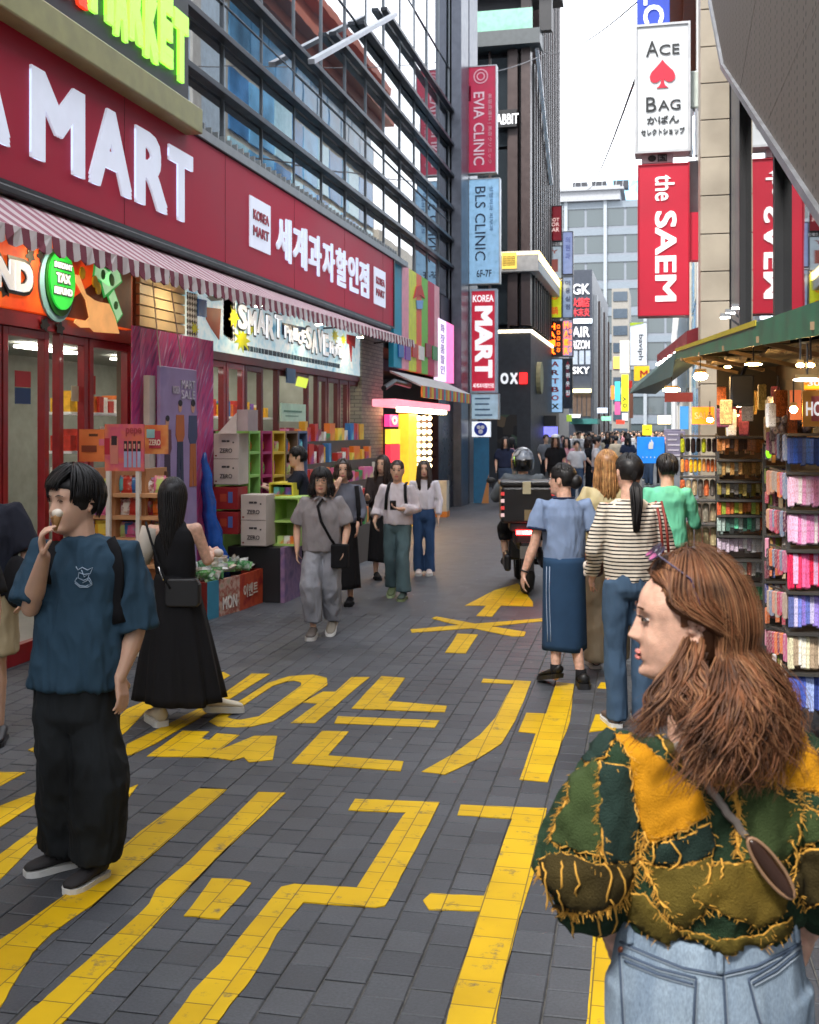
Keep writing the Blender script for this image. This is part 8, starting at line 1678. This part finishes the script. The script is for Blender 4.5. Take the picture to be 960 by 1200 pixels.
# jeans
JEAN = bpy.data.materials.new('washed_denim'); JEAN.use_nodes = True; n = JEAN.node_tree.nodes; l = JEAN.node_tree.links.new
t = n.new('ShaderNodeTexCoord'); mp = n.new('ShaderNodeMapping'); mp.inputs['Scale'].default_value = (1, 1, .25); l(t.outputs['Object'], mp.inputs['Vector'])
a = n.new('ShaderNodeTexNoise'); a.inputs['Scale'].default_value = 9; a.inputs['Detail'].default_value = 8; a.inputs['Roughness'].default_value = .7; l(mp.outputs[0], a.inputs['Vector'])
r = n.new('ShaderNodeValToRGB'); r.color_ramp.elements[0].position = .3; r.color_ramp.elements[0].color = (.115, .17, .25, 1); r.color_ramp.elements[1].position = .7; r.color_ramp.elements[1].color = (.30, .38, .46, 1); l(a.outputs['Fac'], r.inputs[0])
f_ = n.new('ShaderNodeTexNoise'); f_.inputs['Scale'].default_value = 500; f_.inputs['Detail'].default_value = 2; l(mp.outputs[0], f_.inputs['Vector'])
m_ = n.new('ShaderNodeMapRange'); m_.inputs[1].default_value = .3; m_.inputs[2].default_value = .7; m_.inputs[3].default_value = .75; m_.inputs[4].default_value = 1.2; l(f_.outputs['Fac'], m_.inputs[0])
k = n.new('ShaderNodeVectorMath'); k.operation = 'SCALE'; l(r.outputs[0], k.inputs[0]); l(m_.outputs[0], k.inputs['Scale']); l(k.outputs[0], n['Principled BSDF'].inputs['Base Color']); n['Principled BSDF'].inputs['Roughness'].default_value = .85
bp = n.new('ShaderNodeBump'); bp.inputs['Strength'].default_value = .5; bp.inputs['Distance'].default_value = .002; l(f_.outputs['Fac'], bp.inputs['Height']); l(bp.outputs[0], n['Principled BSDF'].inputs['Normal'])
F.trousers(JEAN, 'jeans', .007, rt=.105, rk=.085, ra=.085, zt=1.06, a=.182, b=.135, disp=.005, seed=31)
jb = bvh_of([o for o in F.root.children if o.name.startswith('jeans')][0])
def seam(F, bv, pts, rad, m, name, lift=.0015, n_=10, flat=1, parent=None):
    out = []
    for a, b in zip(pts, pts[1:]):
        for i in range(n_): t = i / n_; p = hit(bv, a[0] + (b[0] - a[0]) * t, a[1] + (b[1] - a[1]) * t, lift); (out.append(p) if p else None)
    p = hit(bv, *pts[-1], lift); (out.append(p) if p else None)
    if len(out) < 3: return None
    q = M(); q.tube(out, rad, 6, flat=flat, ref=tuple(FWD)); return q.build(name, m, parent or F.root, True, org=tuple(F.g))
SEAMD = mat('seam_dark', (.05, .075, .12), .8); SEAML = mat('seam_light', (.25, .30, .36), .8)
for pts in ([(728, 1104), (760, 1118), (800, 1134), (843, 1142), (885, 1132), (925, 1112), (945, 1098)], [(727, 1117), (733, 1119), (770, 1134), (816, 1146)], [(816, 1146), (814, 1175), (812, 1225)], [(727, 1117), (729, 1160), (733, 1225)], [(877, 1147), (905, 1130), (936, 1106)], [(877, 1147), (885, 1180), (898, 1225)], [(843, 1120), (848, 1150), (852, 1225)], [(733, 1126), (770, 1141), (812, 1153)], [(881, 1152), (908, 1137), (936, 1114)]):
    seam(F, jb, pts, .0026, SEAMD, 'seam'); seam(F, jb, [(x + 2.5, y + 3) for x, y in pts], .0012, SEAML, 'stitching', .0022)
for pts in ([(741, 1085), (741, 1106)], [(843, 1112), (843, 1140)], [(930, 1078), (932, 1104)]): seam(F, jb, pts, .007, JEAN, 'belt_loop', .004, 6, .5)
q = M(); p = hit(jb, 729, 1113, .002)
if p: q.ball(p, (.006, .004, .006), nu=10, nv=6); F.loc(q, 'rivet', mat('copper', (.4, .14, .08), .35, .8))
# jacket
def denim(nm, c): 
    m = mat(nm, c, .88, var=.35, scale=7, bump=.55, bscale=330, spec=.2); return m
DG1 = denim('jacket_bottle_green', (.020, .046, .022)); DG2 = denim('jacket_mid_green', (.048, .075, .024)); OL1 = denim('jacket_olive', (.11, .08, .013)); OL2 = denim('jacket_olive_light', (.15, .10, .014)); MU = denim('jacket_mustard', (.62, .27, .008)); BRN2 = denim('jacket_brown', (.05, .036, .010)); BLG = denim('jacket_blue_green', (.018, .038, .030)); FR = mat('fray_mustard', (.62, .32, .045), .9)
q = M(); F.trunk(q, 1.055, a=.178, b=.135, ash=.20, hem=.93, neckr=.09)
for n_ in 'LR':
    a, b, c = F.w('sh' + n_), F.w('el' + n_), F.w('wr' + n_); shm = (F.w('shL') + F.w('shR')) / 2; kk = F.k
    pts = [shm + (a - shm) * .45 - UP * .012, a + UP * .004, a.lerp(b, .3), a.lerp(b, .65), b, b.lerp(c, .35), b.lerp(c, .5), b.lerp(c, .62)]
    q.tube(pts, [.066, .067, .07, .079, .086, .082, .06, .053], 20)
jk_me = fuse(q, .0065, 3, .012, 11, (1, 1, .7), seed=41); jk = place_mesh(jk_me, 'jacket', [DG1], F.root, F.g)
jv = bvh_of(jk)
def inpoly(x, y, pts):
    c = False; j = len(pts) - 1
    for i in range(len(pts)):
        if (pts[i][1] > y) != (pts[j][1] > y) and x < (pts[j][0] - pts[i][0]) * (y - pts[i][1]) / (pts[j][1] - pts[i][1]) + pts[i][0]: c = not c
        j = i
    return c
def fray(parent, line, m, dens=1.0, length=.012, seed=0, roll=.0022, nrm_at=None, spread=1.0):
    rnd = random.Random(seed); q = M(); 
    wig = [p + Vector((rnd.uniform(-1, 1), rnd.uniform(-1, 1), rnd.uniform(-1, 1))) * .0018 for p in line]
    if len(wig) > 2: q.tube(wig, [roll * rnd.uniform(.6, 1.5) for _ in wig], 5, flat=.6)
    for a, b in zip(line, line[1:]):
        L_ = (b - a).length
        if L_ > .04: continue
        for _ in range(max(1, int(L_ / .0016 * dens))):
            p = a.lerp(b, rnd.random()); d = (b - a).normalized(); o_ = d.cross(FWD) * (1 if rnd.random() < .5 else -1) + d * rnd.uniform(-.7, .7) - FWD * rnd.uniform(.1, .8) - UP * .35
            l_ = length * rnd.uniform(.4, 1.5) * spread; q.tube([p, p + o_.normalized() * l_ * .5, p + o_.normalized() * l_ + Vector((rnd.uniform(-.3, .3), rnd.uniform(-.3, .3), -.4)) * l_ * .4], [.0008, .0007, .0004], 3)
    return q.build('frayed_edge', m, parent, False, org=tuple(F.g))
def patch(pts, m, lift=.004, edge=True, seed=0, fm=None, dens=.8, length=.011):
    rs = resample(pts, 4); rs = [(x + noise.noise(Vector((x * .11, y * .11, seed))) * 3.2, y + noise.noise(Vector((y * .11, x * .11, seed + 9))) * 3.2) for x, y in rs]; pin = []
    x0, x1, y0, y1 = min(p[0] for p in pts), max(p[0] for p in pts), min(p[1] for p in pts), max(p[1] for p in pts)
    y = y0 + 3
    while y < y1:
        x = x0 + 3
        while x < x1:
            if inpoly(x, y, rs): pin.append((x, y))
            x += 6
        y += 6
    nb = len(rs); allp = rs + pin
    co, ed, fc, *_ = delaunay_2d_cdt([Vector(p) for p in allp], [], [list(range(nb))], 1, 1e-4)
    w_ = [hit(jv, p.x, p.y, lift) for p in co]; w0 = [hit(jv, p.x, p.y, -.004) for p in co]
    fs = [tuple(f) for f in fc if all(w_[i] is not None for i in f) and max((w_[f[i]] - w_[f[i - 1]]).length for i in range(len(f))) < .05]
    vs = [p or Vector() for p in w_]; q = M(); q.add(vs, fs)
    o = q.build('patch', m, F.root, True, org=tuple(F.g)); sm_ = o.modifiers.new('thickness', 'SOLIDIFY'); sm_.thickness = .004; sm_.offset = -1 if True else 1
    if edge:
        ln = [hit(jv, x, y, lift + .001) for x, y in rs + rs[:1]]; ln = [p for p in ln if p]; runs = [[]]
        for p in ln:
            if runs[-1] and (p - runs[-1][-1]).length > .04: runs.append([])
            runs[-1].append(p)
        for i_, rn in enumerate(runs):
            if len(rn) > 3: fray(o, rn, fm or FR, dens, length, seed + i_)
    return o
PATCH = [
 ([(671, 908), (702, 893), (706, 940), (704, 1004), (648, 988), (652, 962), (668, 938)], DG2, 2, .7),
 ([(706, 893), (738, 900), (750, 975), (747, 1010), (708, 1010), (704, 950)], BLG, 3, .5),
 ([(636, 1006), (660, 1000), (700, 1012), (742, 1010), (728, 1052), (690, 1066), (648, 1060)], BRN2, 4, 1.1),
 ([(683, 868), (706, 852), (722, 862), (712, 886), (690, 896), (680, 888)], BLG, 5, .8),
 ([(760, 850), (850, 838), (872, 880), (866, 915), (835, 922), (800, 900)], OL1, 6, .3),
 ([(721, 866), (734, 862), (776, 893), (816, 924), (832, 955), (806, 972), (775, 984), (764, 988), (753, 968), (748, 930), (738, 890)], MU, 7, 1.5),
 ([(872, 893), (903, 868), (935, 846), (948, 876), (972, 905), (975, 930), (925, 924), (888, 914)], MU, 8, 1.3),
 ([(864, 918), (893, 922), (925, 940), (975, 960), (978, 985), (930, 992), (915, 1005), (866, 1008)], DG2, 9, 1.0),
 ([(776, 990), (806, 978), (832, 962), (836, 1000), (800, 1014), (766, 1010)], BLG, 10, .8),
 ([(757, 1012), (800, 1018), (833, 1002), (838, 1040), (822, 1072), (800, 1086), (784, 1076), (770, 1045)], OL1, 11, 1.1),
 ([(842, 1010), (862, 1012), (915, 1008), (928, 1040), (915, 1070), (886, 1086), (842, 1066), (812, 1050)], OL2, 12, .7),
 ([(733, 1042), (757, 1050), (786, 1082), (835, 1100), (885, 1096), (925, 1075), (922, 1095), (880, 1112), (830, 1116), (780, 1102), (740, 1078)], OL1, 13, .25),
 ([(932, 1000), (978, 990), (980, 1050), (940, 1060), (926, 1040)], BRN2, 14, .9),
 ([(893, 905), (960, 935), (975, 958), (925, 942)], DG1, 15, 1.3),
]
for pts, m, sd_, dn_ in PATCH: patch(pts, m, .003 + .0006 * (sd_ % 5), True, sd_, dens=dn_ * .42)
# loose looping threads on the sleeve and back
rnd = random.Random(77); q = M()
for x, y, w_, h_ in ((660, 1010, 3, 30), (674, 1012, 4, 40), (706, 1010, 8, 46), (640, 1010, 6, 50), (655, 1040, 8, 34), (718, 1015, 10, 44), (765, 985, 3, 26), (757, 975, 3, 22), (785, 985, 10, 34), (842, 1005, 3, 26), (924, 985, 4, 34), (930, 965, 5, 24), (826, 1010, 4, 28), (735, 900, 3, 30), (745, 940, 3, 28), (672, 1060, 3, 34), (700, 1062, 3, 36), (715, 1050, 3, 40), (636, 1020, 4, 40)):
    pp = []
    for i in range(9):
        t = i / 8; p = hit(jv, x + w_ * sin(pi * t) + rnd.uniform(-.6, .6), y + h_ * t, .008 + .004 * sin(pi * t))
        if p is None and pp: p = pp[-1] + (UP * -1 + RGT * rnd.uniform(-.2, .2)) * (h_ / 8 / 650)
        if p: pp.append(p)
    if len(pp) > 3 and max((a - b).length for a, b in zip(pp, pp[1:])) < .05: q.tube(pp, [.0019] * (len(pp) - 1) + [.0008], 4)
F.loc(q, 'loose_thread', FR)
for pts, sd_ in (([(646, 985), (656, 955), (670, 932), (672, 905)], 50), ([(706, 893), (704, 950), (706, 1006)], 51), ([(860, 915), (862, 960), (863, 1005)], 52), ([(632, 1015), (634, 1045), (650, 1062), (700, 1066), (730, 1050), (748, 1012)], 53), ([(925, 985), (935, 960), (928, 940)], 54), ([(757, 975), (752, 1006), (768, 1040), (790, 1075)], 55), ([(900, 915), (930, 930), (965, 958)], 56)):
    ln = [hit(jv, x, y, .005) for x, y in resample(pts, 4)[:-int(max(1, sqrt((pts[0][0] - pts[-1][0]) ** 2 + (pts[0][1] - pts[-1][1]) ** 2) / 4))]]; ln = [p for p in ln if p]; runs = [[]]
    for p in ln:
        if runs[-1] and (p - runs[-1][-1]).length > .04: runs.append([])
        runs[-1].append(p)
    for rn in runs:
        if len(rn) > 3: fray(jk, rn, FR, 1.3, .013, sd_, .003)
# strap and little brown bag
seam(F, jv, [(762, 838), (790, 872), (815, 905), (845, 943), (874, 980)], .0075, hexm('8a8078', rough=.6), 'strap', .009, 8, .35)
bp_ = [hit(jv, 896, 1012, .022) or q3(896, 1012, -.1)][0]
q = M(); d = (q3(925, 1052) - q3(872, 980)).normalized(); u_ = d.cross(FWD).normalized()
q.loft([[bp_ + d * t_ + u_ * cos(a) * wd_ + FWD * sin(a) * .014 for a in [2 * pi * j / 16 for j in range(16)]] for t_, wd_ in ((-.058, .004), (-.052, .010), (-.02, .014), (.03, .014), (.052, .010), (.058, .004))]); top(q.build('sunglasses_case', mat('dark_brown_leather', (.035, .014, .008), .35, coat=.3), None, True), 'small dark brown leather case lying across the back of the patchwork jacket', 'case')
q = M(); q.tube([bp_ + d * (.061 * cos(a)) + u_ * (.0165 * sin(a)) - FWD * .008 for a in [2 * pi * j / 24 for j in range(25)]], .0032, 6, cap=False); F.loc(q, 'case_piping', hexm('8a6a50'))
# hair: base and two layers of wavy locks swept back behind the ear
rnd = random.Random(5); mm = M(); Hc = T(Vector((0, .012, 0)))
F_hair = []
def lock(th, a0, L_, lay, wv, ph, rad, cur, fw=0, curl=0):
    pts = []; A, B_, Cz = .080 + lay, .104 + lay, .121 + lay
    ns_ = 8; pe = pi / 2 + .25
    for k in range(ns_ + 1):
        p_ = a0 + (pe - a0) * k / ns_; sw = th
        if abs(th) < 1.95: g_ = min(1, max(0, (p_ - a0) / max(.2, 1.05 - a0))); g_ = g_ * g_ * (3 - 2 * g_); s1 = abs(th) + (max(abs(th), .98 + lay * 4) - abs(th)) * g_; g_ = min(1, max(0, (p_ - 1.12) / .62)); g_ = g_ * g_ * (3 - 2 * g_); sw = s1 + (1.9 + .2 * s1 - s1) * g_; sw = sw if th > 0 else -sw
        pts.append(T(Vector((sin(sw) * sin(p_) * A, -cos(sw) * sin(p_) * (B_ if cos(sw) < 0 else .098 + lay * .5) + .006, cos(p_) * Cz + .002))))
    base = pts[-1]; rad_dir = base - Vector((Hc.x, Hc.y, base.z)); rad_dir.normalize(); n2 = 16
    for k in range(1, n2 + 1):
        t = k / n2; s_ = sin(2 * pi * (t * L_ * wfq) + ph); c_ = cos(2 * pi * (t * L_ * wfq) + ph * 1.3); tang = rad_dir.cross(UP)
        out_ = .04 * sin(pi * t * .8) + .042 * t
        p = base + rad_dir * (out_ + wv * t * s_ * .7) + tang * wv * (.3 + t) * c_ - UP * L_ * t * (1 - .06 * curl * t) + RGT * fw * t - FWD * (.03 * t if fw < -.03 and th > 0 else 0)
        if t > .25:    # rest on the back and shoulders instead of sinking into them
            pp = jv.find_nearest(p)
            if pp[0] is not None:
                dd = p - pp[0]; inside = dd.dot(pp[1]) < .008
                if inside: p = pp[0] + pp[1] * (.010 + lay * .5)
        pts.append(p)
    m_ = len(pts); rr_ = [rad * (.7 + .5 * sin(pi * min(1, k / (m_ - 1)) ** .8)) * (1 if k < m_ - 5 else max(.12, (m_ - 1 - k) / 5)) for k in range(m_)]
    mm.cur = cur; mm.tube(pts, rr_, 5, flat=.5)
wfq = 6.2
for i in range(2500):
    th = rnd.uniform(-pi, pi)
    fr_ = abs(th) < .95; cl = round(th * 9) / 9; lay = rnd.uniform(.002, .028); L_ = rnd.uniform(.13, .245) * (1.0 if abs(th) > 1.6 else .95); ph = cl * 17 + rnd.gauss(0, .22)
    lock(th * .7 + cl * .3, rnd.uniform(.05, .45) if not fr_ else rnd.uniform(.3, .72), L_, lay, rnd.uniform(.010, .023), ph, rnd.uniform(.0010, .0024), rnd.choice([0, 0, 0, 1, 2]), rnd.uniform(-.02, .02) - (rnd.uniform(.03, .14) if abs(th) < 1.5 else 0))
for i in range(160):      # finer fly-away strands
    th = rnd.uniform(.95, 2 * pi - .95); th = th if th < pi else th - 2 * pi; lock(th, rnd.uniform(.02, .5), rnd.uniform(.12, .24), rnd.uniform(.02, .042), rnd.uniform(.015, .03), rnd.uniform(0, 6.3), .0008, rnd.choice([1, 2]), rnd.uniform(-.04, .04))
for i in range(480):      # curls falling forward over the jaw and shoulder on the near side
    u, v_ = rnd.random(), rnd.random(); s0 = q3(800 + 26 * u, 748 + 22 * v_, -.075 - .02 * rnd.random()); s2 = q3(738 + 86 * u + rnd.gauss(0, 4), 846 + 26 * v_ - 10 * u + rnd.gauss(0, 6), -.13 - .03 * rnd.random()); s1 = q3(772 + 52 * u, 800 + 8 * v_, -.135 - .02 * rnd.random()); ph = round(u * 5) * 1.9 + rnd.gauss(0, .3); pts = []
    for k in range(17):
        t = k / 16; p = s0 * (1 - t) ** 2 + s1 * 2 * t * (1 - t) + s2 * t * t; p += RGT * .014 * sin(9 * t + ph) * (.2 + t) + UP * .005 * sin(9 * t + ph); pp = jv.find_nearest(p)
        if pp[0] is not None and (p - pp[0]).dot(pp[1]) < .01: p = pp[0] + pp[1] * .014
        pts.append(p)
    r0 = rnd.uniform(.001, .0022); mm.cur = rnd.choice([0, 0, 0, 1, 2]); mm.tube(pts, [r0 * (.7 + .4 * sin(pi * k / 16)) if k < 12 else r0 * max(.12, (16 - k) / 5) for k in range(17)], 5, flat=.5)
mm.cur = 0; rings = []
for i in range(14):
    z = -.085 + .206 * i / 13; ring_ = []
    for j in range(36):
        th = 2 * pi * j / 36; f, b, w_ = lerp_prof(min(z, .112)); cx, cy = sin(th), -cos(th); k = (abs(cx) ** 2.2 + abs(cy) ** 2.2) ** (-1 / 2.2); g_ = 1 if z < .112 else .5; a = abs(th if th < pi else th - 2 * pi)
        x, y = cx * k * (w_ + .005) * g_, cy * k * (f + .001 if cy < 0 else b + .01) * g_
        lim = .85 + max(0, (.07 - z)) * 9.0 if z < .078 else 0
        if a < lim: x *= .8; y *= .8
        ring_.append(T(Vector((x, y, z))))
    rings.append(ring_)
mm.loft(rings)
HAU3 = mat('hair_auburn_red', (.17, .062, .025), .55, spec=.3, var=.4, scale=18)
mm.build('hair', [HAU, HAU2, HAU3], F.root, True, org=tuple(F.g))
# sunglasses pushed up on the head
sgl = thing('sunglasses', 'thin dark sunglasses pushed up on the auburn hair', 'sunglasses', T(Vector((0, -.05, .13))))
for sd_ in (1, -1):
    c = Vector((sd_ * .034, -.058, .141)); u2, v2 = Vector((1, 0, 0)), Vector((0, .75, .66)); q = M(); q.poly([T(c + u2 * .027 * cos(a) + v2 * .02 * sin(a)) for a in [2 * pi * j / 20 for j in range(20)]], UP, .002); q.build('lens', mat('lens_dark', (.015, .015, .025), .05, coat=1), sgl, org=tuple(sgl.location))
    q = M(); q.tube([T(c + u2 * .027 * cos(a) + v2 * .02 * sin(a)) for a in [2 * pi * j / 20 for j in range(21)]], .0015, 5, cap=False); q.build('rim', mat('rim_violet', (.05, .035, .08), .3), sgl, org=tuple(sgl.location))
    q = M(); q.tube([T(c + Vector((sd_ * .028, .0, 0))), T(Vector((sd_ * .086, .0, .10))), T(Vector((sd_ * .094, .02, .04)))], .0018, 5); q.build('temple', mat('rim_violet', ()), sgl, org=tuple(sgl.location))
q = M(); q.tube([T(Vector((-.008, -.058, .141))), T(Vector((.008, -.058, .141)))], .0015, 5); q.build('bridge', mat('rim_violet', ()), sgl, org=tuple(sgl.location))
